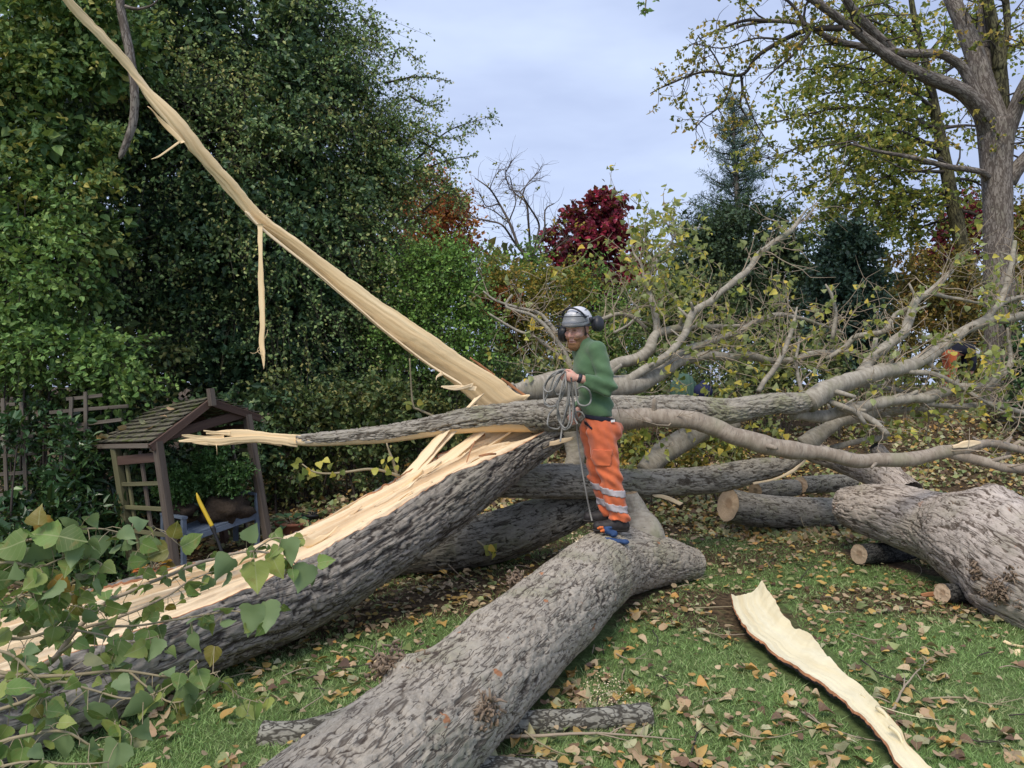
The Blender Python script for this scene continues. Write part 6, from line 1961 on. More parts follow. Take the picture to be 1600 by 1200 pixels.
beam('eave_board', ERF - up_ * 0.02 + dep_t * 0.04, ERB - up_ * 0.02, 0.05, 0.03, M['old_wood'], AR)
beam('ridge_board', ApF - up_ * 0.04, ApB - up_ * 0.04, 0.08, 0.03, M['brown_wood'], AR)
# finial with a pointed top
fa = W(332, 634, 8.02)
ft = W(328.5, 607, 8.02)
beam('finial', fa, ft, 0.07, 0.06, M['old_wood'], AR, fr_t)
sh_meshes = []
r = np.random.default_rng(4)
for k in range(4):
    w, hgt, t = 1.0, 1.0, 1.0
    base = np.array([(-.5, 0, 0), (.5, 0, 0), (.5, 1, 0), (-.5, 1, 0), (-.5, 0, 1), (.5, 0, 1), (.5, 1, .35), (-.5, 1, .35), (0, 0, 0), (0, 0, 1)], float)
    base[[0, 1, 4, 5, 8, 9], 1] += r.uniform(-.12, .06)
    base[[8, 9], 1] += r.uniform(-.06, .06)
    sh_meshes.append(base)
SHQ = [np.array([[3, 2, 1, 0], [2, 3, 7, 6]]), np.array([[0, 8, 9], [0, 9, 4], [8, 1, 5], [8, 5, 9]]), np.array([[0, 4, 7, 3], [1, 2, 6, 5]]), np.array([[4, 9, 7], [9, 6, 7], [9, 5, 6]])]


def shingles(E0, E1, A0, A1, rows, cols):
    """Courses from the eave E0-E1 up to the ridge A0-A1."""
    nrm = norm(np.cross(E1 - E0, A0 - E0)[None])[0]
    if nrm[2] < 0: nrm = -nrm
    for i in range(rows):
        off = 0.5 * (i % 2)
        for j in range(-1, cols + 1):
            u0, u1 = (j + off) / cols, (j + 1 + off) / cols
            u0, u1 = max(u0, 0), min(u1, 1)
            if u1 - u0 < 0.02: continue
            if r.random() < 0.02: continue
            f0, f1 = i / rows, min((i + 1.35) / rows, 1.03)
            def P(u, f): return (E0 + (E1 - E0) * u) * (1 - f) + (A0 + (A1 - A0) * u) * f
            o_, x_, y_ = P((u0 + u1) / 2, f0), P(u1, f0) - P(u0, f0), P((u0 + u1) / 2, f1) - P((u0 + u1) / 2, f0)
            b = sh_meshes[r.integers(4)]
            lift = 0.016 + r.uniform(0, 0.008)
            th = 0.011 + r.uniform(0, 0.005)
            V = o_ + b[:, :1] * x_ * 0.96 + b[:, 1:2] * y_ + nrm * ((1 - b[:, 1:2]) * lift + b[:, 2:3] * th + 0.004 + r.uniform(0, .004))
            link_mesh('shingle', V, SHQ, M['shingle'], AR, None, False)


shingles(EF, EB, ApF, ApB, 9, 13)
shingles(ERF, ERB, ApF, ApB, 8, 12)
slope_n = norm(np.cross(EB - EF, ApF - EF)[None])[0]
if slope_n[2] < 0: slope_n = -slope_n


def roof_pt(u, f, h=0.05):
    return (EF + (EB - EF) * u) * (1 - f) + (ApF + (ApB - ApF) * u) * f + slope_n * h


# bench in the arbour
M['blue_paint'] = plain('faded_blue_paint', (0.15, 0.19, 0.25), 0.6, 0.3, 30)
F1, F2 = W(287, 846, 7.95), W(402, 806, 8.6)
e1 = F2 - F1
e2 = dep_b * 0.52
e2 = e2 - norm(e1[None])[0] * np.dot(e2, norm(e1[None])[0])
GB = thing('garden_bench', 'faded blue-grey wooden bench standing inside the arbour', 'bench', F1 + e1 / 2 - up_ * .35)
beam('apron', F1, F2, 0.06, 0.03, M['blue_paint'], GB)
beam('apron', F1 + e2, F2 + e2, 0.06, 0.03, M['blue_paint'], GB)
for f in (0.08, 0.36, 0.64, 0.92):
    beam('slat', F1 + e2 * f + up_ * 0.045, F2 + e2 * f + up_ * 0.045, 0.022, 0.10, M['blue_paint'], GB)
for a in (F1, F2):
    beam('leg', a - up_ * 0.34, a + up_ * 0.24, 0.05, 0.05, M['blue_paint'], GB, e1)
    beam('leg', a + e2 - up_ * 0.34, a + e2 + up_ * 0.24, 0.05, 0.05, M['blue_paint'], GB, e1)
    beam('armrest', a + up_ * 0.255 - e2 * 0.06, a + e2 * 1.05 + up_ * 0.255, 0.03, 0.06, M['blue_paint'], GB)
M['lf_box'] = leaf_mat('box_leaf', [(0.04, 0.10, 0.028), (0.06, 0.14, 0.036), (0.09, 0.18, 0.05)], 0.2, 0.4)
M['soil'] = plain('dark_soil', (0.055, 0.040, 0.028), 0.95, 0.75, 38, bump=1.0)


def lump(name, c, rad, mat, parent, seed, rough=0.2):
    nu, nv = 22, 12
    th = np.linspace(0, 2 * pi, nu, endpoint=False)
    ph = np.linspace(-pi / 2 + 0.05, pi / 2 - 0.05, nv)
    D = np.stack([np.cos(ph)[:, None] * np.cos(th)[None], np.cos(ph)[:, None] * np.sin(th)[None], np.sin(ph)[:, None] + 0 * th[None]], -1).reshape(-1, 3)
    k = 1 + rough * fbm(D * 2.2 + seed, 4, seed)
    V = np.asarray(c) + D * np.asarray(rad) * k[:, None]
    Q = grid_quads(nv, nu, True)
    caps = np.array([list(range(nu))[::-1], [(nv - 1) * nu + j for j in range(nu)]])
    return link_mesh(name, V, [Q, caps], mat, parent)


for lab, (px, py, rr, d), (sx, sy) in (('large round clipped box ball on the bench, right one', (347, 735, 35, 8.5), (352, 796)), ('smaller ragged box ball on the bench, left of the round one', (279, 760, 22, 8.25), (283, 795))):
    c = W(px, py, d)
    R = rr * d / F
    bp = thing('box_ball_plant', lab, 'plant', W(sx, sy + 15, d))
    lump('root_ball', W(sx, sy, d), (R * 1.08, R * 1.0, R * 0.66), M['soil'], bp, 3 + sx, 0.55)
    tube(np.array([[*W(sx, sy - 10, d), .02], [*c, .012]]), 6).link('stem', M['twig_dark'], bp)
    crown([(c, np.array([R, R, R]))], 520, 8, 0.07, 0.036, 'lf_box', bp, T_HEX, 0.1, inner=0.75, outer=1.02, front=0.7, fill=60, name='foliage', twig_r=0.002)
# yellow-shafted tool
M['yellow'] = plain('yellow_plastic', (0.62, 0.43, 0.03), 0.45, 0.12, 25, 0.4)
M['black'] = plain('black_plastic', (0.018, 0.019, 0.021), 0.5, 0.2, 30, 0.4)
yt = thing('garden_tool', 'yellow-shafted hand tool with black grip leaning inside the arbour', 'tool', W(347, 866, 7.75))
tube(px_path([(307, 770, .6, 7.8), (309, 776, 2.2, 7.8), (312, 784, 2.9, 7.8), (320, 800, 3.1, 7.79), (332, 823, 3.1, 7.78)]), 10, 0.02).link('shaft', M['yellow'], yt)
tube(px_path([(331, 822, 3.6, 7.78), (334, 828, 3.6, 7.78), (335, 832, 2.6, 7.77), (343, 852, 2.4, 7.76), (348, 868, 2.8, 7.75)]), 10, 0.02).link('grip', M['black'], yt)


def lathe(name, prof, c, mat, parent, seg=28):
    th = np.linspace(0, 2 * pi, seg, endpoint=False)
    V = np.array([[c[0] + rr * cos(a), c[1] + rr * sin(a), c[2] + z] for rr, z in prof for a in th])
    Q = grid_quads(len(prof), seg, True)
    return link_mesh(name, V, [Q, np.array([list(range(seg))[::-1]])], mat, parent)


M['terracotta'] = plain('terracotta', (0.30, 0.125, 0.075), 0.85, 0.25, 18)


def potted(name, label, c, R, h, matp, lmat, nleaf, lsize, T, seed, spread=0.5):
    r = np.random.default_rng(seed)
    t = thing(name, label, 'potted plant', c)
    lathe('pot', [(R * .66, 0), (R * .70, .01), (R * .93, h * .80), (R * .95, h * .82), (R * 1.04, h * .83), (R * 1.05, h), (R * .97, h), (R * .92, h * .86), (R * .01, h * .84)], c, M[matp], t)
    for k in range(nleaf):
        a = r.uniform(0, 2 * pi)
        d = np.array([cos(a) * spread, sin(a) * spread, r.uniform(0.1, 0.8)])
        p0 = np.asarray(c) + np.array([cos(a) * R * .3 * r.random(), sin(a) * R * .3 * r.random(), h * .9])
        p = p0 + d * lsize * r.uniform(0.3, 0.9)
        g = Geo()
        batch(T, p[None], (d + np.array([0, 0, -.45]))[None], np.array([[0.0, -0.3, 1.0]]) + r.normal(0, .3, (1, 3)), np.array([lsize * r.uniform(.7, 1.15)]), np.array([[r.random(), r.random(), 0]]), g)
        lf = g.link('leaf', M[lmat], t)
        tube(np.array([[*p0, .004], [*((p0 + p) / 2 + np.array([0, 0, .01])), .0035], [*p, .003]]), 5).link('stalk', M['twig_pale'], lf)
    return t


M['lf_hosta'] = leaf_mat('hosta_leaf', [(0.10, 0.20, 0.09), (0.14, 0.26, 0.11), (0.19, 0.30, 0.14), (0.36, 0.32, 0.12)], 0.25, 0.5)
M['lf_gold'] = leaf_mat('golden_leaf', [(0.10, 0.13, 0.03), (0.30, 0.17, 0.03), (0.48, 0.22, 0.03), (0.42, 0.12, 0.03)], 0.3, 0.5)
pc = W(456, 842, 9.3)
potted('potted_plant', 'terracotta bowl of broad-leaved hosta right of the arbour', pc, 0.20, 0.22, 'terracotta', 'lf_hosta', 20, 0.15, T_HEX, 3, 0.8)
pc = W(488, 826, 9.75)
potted('potted_plant', 'plain black plastic pot behind the terracotta bowl', pc, 0.13, 0.20, 'black', 'lf_under', 7, 0.08, T_HEX, 4, 0.6)
pc = W(238, 915, 6.95)
potted('potted_plant', 'small orange pot with golden-orange leaves in front of the arbour', pc, 0.13, 0.17, 'terracotta', 'lf_gold', 26, 0.11, T_HEX, 5, 0.9)

# trellis panels, each lath a part
def trellis(label, hor, ver, d, seed):
    xs = [p for h in hor for p in (h[0], h[2])]
    t = thing('trellis_panel', label, 'trellis', W(np.mean(xs), 830, d))
    for (x0, y0, x1, y1) in hor:
        beam('lath', W(x0, y0, d + 0.02), W(x1, y1, d + 0.02), 0.040, 0.022, M['trellis'], t, None, 0.004)
    for (x0, y0, x1, y1) in ver:
        beam('lath', W(x0, y0, d), W(x1, y1, d), 0.040, 0.022, M['trellis'], t, np.array([1.0, 0, 0]), 0.004)


trellis('weathered square trellis panel at the left edge', [(-70, 635, 24, 631), (-70, 661, 44, 654), (-70, 690, 52, 681), (-70, 718, 58, 708), (-70, 747, 50, 737), (-70, 781, 50, 768), (-70, 812, 60, 793)],
        [(4, 622, 12, 800), (34, 628, 42, 800), (-28, 622, -20, 805)], 8.45, 1)
trellis('weathered trellis panel half buried in laurel left of the arbour', [(78, 645, 200, 634), (95, 668, 190, 655), (95, 676, 140, 669), (104, 624, 160, 617), (100, 728, 150, 720), (95, 700, 180, 690)],
        [(94, 640, 97, 765), (111, 620, 110, 664), (133, 612, 134, 745)], 8.5, 2)

# things half seen beyond the limbs
M['green_cloth'] = plain('dark_green_cloth', (0.055, 0.105, 0.075), 0.8, 0.3, 25)
M['navy_cloth'] = plain('navy_cloth', (0.014, 0.018, 0.060), 0.8, 0.4, 25)
s = Sdf(W(1050, 645, 11.9) - 0.3, W(1090, 580, 11.9) + np.array([.3, .35, .25]), 0.02)
c = W(1068, 612, 11.9)
s.ell(c, (0.22, 0.16, 0.30)).ell(c + np.array([.03, 0, -.22]), (.26, .18, .22))
s.wrinkle(lambda p: 0.010 * np.sin(p[:, 0] * 95) * smooth(c[2] - 0.3, c[2], p[:, 2]))
V, Q = s.mesh()
gs = link_mesh('sack', V, Q, M['green_cloth'])
tag(gs, 'dark green ribbed sack standing behind the fallen limbs', 'sack')
c = W(1098, 612, 11.8)
s = Sdf(c - 0.35, c + 0.35, 0.02)
s.ell(c, (0.16, 0.12, 0.13)).cone(c + np.array([-.08, 0, .05]), c + np.array([0, 0, .15]), .04, .03).cone(c + np.array([.08, 0, .05]), c + np.array([0, 0, .15]), .04, .03)
V, Q = s.mesh()
tag(link_mesh('bag', V, Q, M['navy_cloth']), 'small navy bag beside the dark green sack', 'bag')

# ------------------------------------------------------------------ people
M['skin'] = None


def skin_mat():
    m, n, l, o = new_mat('skin')
    g = n.new('ShaderNodeTexCoord').outputs['Object']
    a = noise_n(n, l, g, 26, 4, 0.6)
    c = mix(n, l, ramp_fac(n, l, a, 0.35, 0.7), (0.64, 0.39, 0.30), (0.58, 0.28, 0.22))
    b = bsdf_n(n, l, o, c, 0.5, noise_n(n, l, g, 220, 3), 0.15, 0.002, 0.35)
    b.inputs['Subsurface Weight'].default_value = 0.08
    b.inputs['Subsurface Radius'].default_value = (0.02, 0.008, 0.004)
    return m


def cloth_mat(name, c1, c2, rough=0.9, sc=40):
    m, n, l, o = new_mat(name)
    g = n.new('ShaderNodeTexCoord').outputs['Object']
    a = noise_n(n, l, g, 7, 4, 0.6)
    w = noise_n(n, l, g, 260, 3, 0.7)
    c = mix(n, l, ramp_fac(n, l, a, 0.3, 0.72), c1, c2)
    c = mix(n, l, math_n(n, l, 'MULTIPLY', w, 0.25), c, tuple(x * 0.6 for x in c1))
    b = bsdf_n(n, l, o, c, rough, w, 0.25, 0.003, 0.15)
    b.inputs['Sheen Weight'].default_value = 0.25
    return m


M['skin'] = skin_mat()
M['sweater'] = cloth_mat('green_fleece', (0.105, 0.185, 0.095), (0.075, 0.145, 0.072))
M['orange'] = cloth_mat('orange_workwear', (0.72, 0.175, 0.065), (0.54, 0.13, 0.06))
M['reflect'] = plain('silver_reflective_band', (0.44, 0.40, 0.41), 0.5, 0.18, 60, 0.5)
M['navy'] = plain('navy_fabric', (0.016, 0.018, 0.032), 0.85, 0.3, 40)
M['beard'] = plain('ginger_beard', (0.30, 0.155, 0.075), 0.9, 0.5, 160, bump=0.6)
M['helmet'] = plain('helmet_shell', (0.60, 0.60, 0.62), 0.35, 0.10, 22, 0.5, 0.03)
M['helmet_grey'] = plain('helmet_grey_panel', (0.30, 0.315, 0.33), 0.4, 0.12, 22, 0.5, 0.03)
M['rubber'] = plain('black_rubber', (0.022, 0.024, 0.030), 0.45, 0.2, 30, 0.45)
M['boot'] = plain('dark_boot_leather', (0.030, 0.026, 0.026), 0.6, 0.4, 40, 0.35)
M['sole'] = plain('boot_sole', (0.05, 0.045, 0.042), 0.8, 0.3, 40)
M['eye'] = plain('eye', (0.02, 0.015, 0.012), 0.3, 0.1, 30)
M['lip'] = plain('lip', (0.30, 0.10, 0.085), 0.5, 0.2, 60)
M['tooth'] = plain('teeth', (0.62, 0.56, 0.48), 0.4, 0.1, 60)
M['rope'] = plain('grey_rope', (0.27, 0.265, 0.245), 0.85, 0.35, 190, bump=0.7)
M['white'] = plain('white_label', (0.75, 0.75, 0.75), 0.6, 0.05, 30)

PD = 6.0
PS = PD / F


def PP(px, py, dy=0.0):
    return np.array([(px - CX) * PS, PD + dy, H - (py - HY) * PS])


person = thing('person', 'climber in green fleece, orange trousers and white helmet holding coiled rope', 'person', PP(955, 825))
Hc = PP(902, 512, -0.01)
Ff = norm(np.array([[-0.58, -0.78, -0.24]]))[0]
Ll = norm(np.cross(np.array([0.06, 0.0, 1.0]), Ff)[None])[0]          # the man's left, towards the camera
Uu = np.cross(Ff, Ll)
AX = np.array([Ff, Ll, Uu])


def hp(f, l, u):
    return Hc + f * Ff + l * Ll + u * Uu


ex, ey, ez = np.eye(3)
hipL, hipR = PP(936, 668, -.095), PP(930, 668, .095)
knL, knR = PP(950, 742, -.12), PP(938, 742, .10)
anL, anR = PP(965, 806, -.10), PP(955, 800, .12)
shL, shR = PP(929, 549, -.16), PP(912, 551, .16)
elL, elR = PP(945, 605, -.23), PP(922, 612, .21)
wrL, wrR = PP(903, 592, -.25), PP(904, 643, .02)
haL, haR = PP(887, 589, -.245), PP(896, 652, -.03)

B = Sdf(PP(850, 832, -.42), PP(1010, 470, .40), 0.0066)
# torso, hidden legs and arms of the body beneath the clothes
B.ell(PP(922, 578, 0), (.115, .165, .17)).ell(PP(931, 625, 0), (.105, .145, .15)).ell(PP(935, 660, 0), (.105, .15, .11))
for a, b, c in ((hipL, knL, anL), (hipR, knR, anR)):
    B.chain([(a, .085), (b, .058), (c, .042)])
for a, b, c in ((shL, elL, wrL), (shR, elR, wrR)):
    B.chain([(a, .055), (b, .042), (c, .029)])
# neck and head
B.cone(PP(920, 552, 0), hp(-.035, 0, -.07), .066, .060, .03)
B.ell(hp(-.012, 0, .03), (.105, .083, .112), AX, .02)
B.ell(hp(.030, 0, -.055), (.078, .068, .100), AX, .03)
B.ell(hp(.072, 0, -.135), (.034, .036, .030), AX, .03)
B.cone(hp(-.01, .055, -.07), hp(.07, .02, -.135), .022, .020, .03)
B.cone(hp(-.01, -.055, -.07), hp(.07, -.02, -.135), .022, .020, .03)
B.cone(hp(.092, -.044, .026), hp(.092, .044, .026), .013, .013, .02)
for sgn in (1, -1):
    B.ell(hp(.108, .034 * sgn, .000), (.016, .020, .012), AX, .012, True)
    B.ell(hp(.090, .034 * sgn, -.001), (.014, .017, .011), AX, .004)
    B.ell(hp(.076, .046 * sgn, -.042), (.030, .026, .024), AX, .02)
    B.ell(hp(-.008, .085 * sgn, -.012), (.024, .011, .036), AX, .006)
    B.ell(hp(-.004, .094 * sgn, -.010), (.010, .006, .018), AX, .004, True)
B.cone(hp(.100, 0, .012), hp(.130, 0, -.046), .010, .0155, .012)
B.ell(hp(.116, .014, -.052), (.013, .010, .010), AX, .008)
B.ell(hp(.116, -.014, -.052), (.013, .010, .010), AX, .008)
B.ell(hp(.103, 0, -.086), (.014, .030, .011), AX, .010)
B.ell(hp(.112, 0, -.093), (.012, .028, .0035), AX, .003, True)
B.ell(hp(.098, 0, -.106), (.014, .026, .009), AX, .010)


def hand(h, wr, fwd, palm, thumb, curl=1.0):
    """Fist closed round a rope: fwd from wrist to knuckles, palm the way the palm faces, thumb the thumb side."""
    B.cone(wr, wr + (h - wr) * 0.55, .029, .027, .02)
    B.ell(h - fwd * 0.010 - palm * 0.006, (.046, .021, .043), np.array([fwd, palm, thumb]), .014)
    for i, (off, ln) in enumerate([(.032, 1.0), (.011, 1.1), (-.011, 1.03), (-.031, .84)]):
        k0 = h + fwd * .030 + thumb * off - palm * 0.004
        k1 = k0 + (fwd * .034 + palm * .016) * ln
        k2 = k1 + (fwd * -.004 + palm * .029) * ln * curl
        k3 = k2 + (fwd * -.024 + palm * .006) * ln * curl
        B.chain([(k0, .0112), (k1, .0104), (k2, .0096), (k3, .0086)], .004)
    t0 = h - fwd * .028 + thumb * .026 + palm * .012
    t1 = t0 + fwd * .034 + thumb * .020 + palm * .014
    t2 = t1 + fwd * .032 + thumb * .002 + palm * .012
    B.chain([(t0, .0150), (t1, .0120), (t2, .0098)], .006)


fw = norm((haL - wrL)[None])[0]
th_ = norm((np.array([0, 0, 1.0]) - fw * fw[2])[None])[0]
hand(haL, wrL, fw, np.array([0.10, 1.0, 0.0]) / 1.005, th_)
fw2 = norm((haR - wrR)[None] + np.array([[-.03, -.02, -.0]]))[0]
th2 = norm((np.array([-0.3, 0, 1.0]) - fw2 * np.dot(fw2, np.array([-0.3, 0, 1.0])))[None])[0]
hand(haR, wrR, fw2, norm(np.cross(th2, fw2)[None])[0] * (1 if np.cross(th2, fw2)[1] < 0 else -1), th2)
BV, BQ = B.mesh(1)
link_mesh('body', BV, BQ, M['skin'], person)
loc = (BV - Hc) @ AX.T                       # head coordinates: forward, left, up
f_, l_, u_ = loc[:, 0], loc[:, 1], loc[:, 2]
nz = 0.006 * fbm(BV / 0.02, 2, 3)
jaw = (u_ < -.062 + nz + 0.25 * np.maximum(0, .05 - f_)) & (u_ > -.19) & (f_ > .0 + nz) & (np.abs(l_) < .09)
mouth_gap = (np.abs(u_ + .092) < .010) & (np.abs(l_) < .030) & (f_ > .085)
under_nose = (u_ > -.075) & (np.abs(l_) < .018)
V, Q = peel(BV, BQ, jaw & ~mouth_gap & ~under_nose, .009)
V = V + 0.003 * np.stack([fbm(V / .006, 2, 7), fbm(V / .006, 2, 8), fbm(V / .006, 2, 9)], 1)
link_mesh('beard', V, Q, M['beard'], person)
hair = (u_ > -.075) & (f_ < .012) & (f_ > -.12) & (u_ < .09) & ~((np.abs(l_) > .078) & (f_ > -.04) & (u_ < .03))
V, Q = peel(BV, BQ, hair, .006)
link_mesh('hair', V, Q, M['beard'], person)
for sgn in (1, -1):
    tube(np.array([[*hp(.1035, .048 * sgn, -.005), .0022], [*hp(.1085, .034 * sgn, .000), .0034], [*hp(.1060, .020 * sgn, -.003), .0022]]), 6).link('eye', M['eye'], person)
    tube(np.array([[*hp(.101, .054 * sgn, .018), .003], [*hp(.1085, .036 * sgn, .025), .005], [*hp(.1085, .016 * sgn, .019), .004]]), 6).link('eyebrow', M['beard'], person)
tube(np.array([[*hp(.100, .026, -.087), .002], [*hp(.1125, .010, -.094), .0034], [*hp(.1125, -.010, -.094), .0034], [*hp(.100, -.026, -.087), .002]]), 6).link('mouth', M['lip'], person)

# fleece
S_ = Sdf(PP(880, 672, -.42), PP(985, 525, .40), 0.0085)
S_.ell(PP(922, 575, 0), (.138, .19, .165), None, .06).ell(PP(929, 620, 0), (.134, .165, .155), None, .06).cone(PP(933, 642, -.06), PP(933, 642, .06), .122, .122, .05)
S_.cone(PP(918, 556, 0), PP(911, 538, 0), .094, .074, .04)
S_.cone(PP(922, 549, -.05), shL, .086, .076, .04).cone(PP(918, 550, .05), shR, .09, .082, .05)
for a, b, c in ((shL, elL, wrL), (shR, elR, wrR)):
    S_.chain([(a, .076), (a + (b - a) * .5, .068), (b, .060), (b + (c - b) * .55, .052), (c, .041)], .009)


def fold_s(p):
    a = (p - elL)
    w = np.exp(-np.linalg.norm(a, axis=1) / 0.14)
    f1 = 0.015 * w * np.sin(26 * a[:, 0] + 62 * a[:, 2] + 3 * np.sin(9 * p[:, 1]))
    d2 = p[:, 0] * 24 + p[:, 2] * 46 + 2.2 * vnoise(p * 5, 3)
    z_ = (p[:, 2] - PP(0, 660)[2]) / 0.5
    return f1 + 0.010 * np.sin(d2) * smooth(1.0, 0.15, z_) + 0.007 * fbm(p / 0.09, 3, 12)


S_.wrinkle(fold_s)
S_.keep(lambda p: (PP(0, 652)[2] + 0.030 * np.sin((p[..., 0] - PP(930, 0)[0]) * 11) - 0.22 * (p[..., 0] - PP(935, 0)[0]) - p[..., 2]))
# wrist and neck openings
S_.cone(wrL + (wrL - elL) * .02, wrL + (wrL - elL) * .5, .05, .05, .0, True)
S_.cone(wrR + (wrR - elR) * .02, wrR + (wrR - elR) * .5, .05, .05, .0, True)
SV, SQ = S_.mesh(1)
link_mesh('fleece', SV, SQ, M['sweater'], person)
# collar
g = Geo()
cN = hp(-.035, 0, -.085)
axn = norm((cN - PP(920, 552, 0))[None])[0]
a0 = PP(920, 552, 0) + axn * .03
tube(np.array([[*a0, .088], [*(a0 + axn * .03), .080], [*(a0 + axn * .055), .077], [*(a0 + axn * .056), .070], [*(a0 + axn * .02), .070]]), 22, None, False, g)
g.link('collar', M['sweater'], person)
# dark shirt tail and belt under the hem
Bt = Sdf(PP(895, 690, -.25), PP(980, 630, .25), 0.0075)
Bt.cone(PP(936, 652, -.055), PP(936, 652, .055), .130, .130, .05)
Bt.keep(lambda p: np.abs(p[..., 2] - PP(0, 653)[2] + 0.22 * (p[..., 0] - PP(935, 0)[0])) - 0.022)
V, Q = Bt.mesh(1)
link_mesh('shirt_tail', V, Q, M['navy'], person)
lb = PP(955, 655, -.19)
link_mesh('label_tab', box_pts(PP(953, 656, -.178), (.016, 0, .002), (0, .003, 0), (0, 0, .009)), BOXQ, M['white'], person, None, False)

# trousers
T_ = Sdf(PP(880, 826, -.34), PP(1000, 640, .34), 0.0085)
T_.cone(PP(936, 658, -.06), PP(936, 658, .06), .119, .119, .05).ell(PP(953, 672, 0), (.105, .17, .10), None, .06)
for a, b, c, e in ((hipL, knL, anL, 1), (hipR, knR, anR, -1)):
    T_.chain([(a + np.array([0, 0, -.02]), .116), (a + (b - a) * .5, .104), (b, .086), (b + (c - b) * .5, .080), (c, .080), (c + np.array([.003, 0, -.02]), .080)], .025)


def fold_t(p):
    r1 = 0.008 * np.sin(p[:, 2] * 70 + 48 * p[:, 0] + 5.0 * vnoise(p * 5, 31))
    k = np.exp(-((p[:, 2] - knL[2]) / .13) ** 2) + np.exp(-((p[:, 2] - anL[2] - .03) / .07) ** 2) + 0.5 * np.exp(-((p[:, 2] - hipL[2] + .05) / .06) ** 2)
    return r1 * k + 0.010 * fbm(p / 0.10, 3, 32) + 0.004 * np.sin(p[:, 0] * 90 + p[:, 2] * 40 + 3 * vnoise(p * 8, 33))


T_.wrinkle(fold_t)
T_.keep(lambda p: np.maximum(PP(0, 809)[2] + 0.012 * np.sin(p[..., 0] * 40) - p[..., 2], p[..., 2] - PP(0, 653)[2] + 0.22 * (p[..., 0] - PP(935, 0)[0])))
TV, TQ = T_.mesh(1)
link_mesh('trousers', TV, TQ, M['orange'], person)
zt = TV[:, 2] + 0.16 * (TV[:, 0] - anL[0]) + 0.006 * fbm(TV / .05, 2, 35)
for (y0, y1) in ((761, 773), (784, 796)):
    for s in (-1, 1):
        m_ = (zt < PP(0, y0)[2]) & (zt > PP(0, y1)[2]) & ((TV[:, 1] - PD) * s > 0.0)
        V, Q = peel(TV, TQ, m_, .004)
        link_mesh('reflective_band', V, Q, M['reflect'], person)
# the pocket mouth and the seam down the leg


def seg_d(V, a, b):
    t = np.clip(((V - a) @ (b - a)) / ((b - a) @ (b - a)), 0, 1)
    return np.linalg.norm((V - a - t[:, None] * (b - a))[:, [0, 2]], axis=1)


near = TV[:, 1] < PD
m_ = near & (seg_d(TV, PP(913, 659), PP(921, 668)) < .010)
V, Q = peel(TV, TQ, m_, .003)
link_mesh('pocket_mouth', V, Q, M['navy'], person)
m_ = near & (np.hypot(TV[:, 0] - PP(940, 0)[0], TV[:, 2] - PP(0, 709)[2]) < .013)
V, Q = peel(TV, TQ, m_, .003)
link_mesh('pocket_stud', V, Q, M['navy'], person)
pk = near & (np.abs(TV[:, 0] - PP(936, 0)[0] - 0.15 * (TV[:, 2] - PP(0, 712)[2])) < .075) & (TV[:, 2] < PP(0, 698)[2]) & (TV[:, 2] > PP(0, 724)[2]) & (TV[:, 1] < PD - .10)
V, Q = peel(TV, TQ, pk, .008)
if len(Q): link_mesh('cargo_pocket', V, Q, M['orange'], person)

# boots
for an, toe, heel in ((anL, PP(926, 818, -.125), PP(972, 818, -.105)), (anR, PP(917, 812, .115), PP(962, 812, .125))):
    G_ = Sdf(np.minimum(toe, heel) - .12, np.maximum(toe, heel) + .16, 0.006)
    G_.cone(heel, heel + (toe - heel) * .55, .046, .045, .02).cone(heel + (toe - heel) * .5, toe + (heel - toe) * .12, .044, .042, .02)
    G_.cone(an + np.array([0, 0, .02]), heel + (toe - heel) * .12 + np.array([0, 0, .02]), .058, .050, .03).cone(an + np.array([0, 0, -.02]), heel + (toe - heel) * .55, .045, .036, .03)
    G_.keep(lambda p: heel[2] - .026 - p[..., 2])
    G_.wrinkle(lambda p: 0.002 * fbm(p / .02, 2, 5))
    V, Q = G_.mesh(1)
    bt_ = link_mesh('boot', V, Q, M['boot'], person)
    s2 = Sdf(np.minimum(toe, heel) - .12, np.maximum(toe, heel) + .12, 0.006)
    s2.cone(heel, heel + (toe - heel) * .5, .051, .049, .02).cone(heel + (toe - heel) * .5, toe + (heel - toe) * .08, .049, .047, .02)
    s2.keep(lambda p: np.abs(p[..., 2] - heel[2] + .033) - .013)
    V, Q = s2.mesh(1)
    link_mesh('sole', V, Q, M['sole'], bt_)

# helmet with ear defenders, chin strap and raised visor
Hs = Sdf(hp(0, 0, .03) - .24, hp(0, 0, .03) + .24, 0.0055)
tilt = norm(np.array([[1.0, 0, -.14]]))[0]
Hs.ell(hp(-.016, 0, .042), (.142, .112, .128), AX, .0).ell(hp(.085, 0, .048), (.075, .082, .030), AX, .02)
Hs.ell(hp(-.015, 0, .025), (.122, .096, .110), AX, .0, True)
Hs.keep(lambda p: (.032 - .10 * ((p - Hc) @ Ff) + .10 * np.minimum(0, ((p - Hc) @ Ff) + .02)) - ((p - Hc) @ Uu))
HV, HQ = Hs.mesh(1)
hel = link_mesh('helmet', HV, HQ, M['helmet'], person)
hl = (HV - Hc) @ AX.T
pan = (hl[:, 2] < .125 - .35 * np.maximum(0, .04 - hl[:, 0])) & (hl[:, 0] > .005) & (hl[:, 2] > .052)
V, Q = peel(HV, HQ, pan & (np.linalg.norm((HV - hp(-.016, 0, .042)) @ AX.T / np.array([.142, .112, .128]), axis=1) > .95), .0025)
link_mesh('side_panel', V, Q, M['helmet_grey'], hel)
for off in (0.0,):
    P = []
    for a in np.linspace(-1.25, 1.25, 21):
        P.append([*hp(.020 + .055 * cos(a), .117 * sin(a), .046 + .126 * cos(a)), .008])
    tube(np.array(P), 7, None, True).link('headband', M['rubber'], hel)
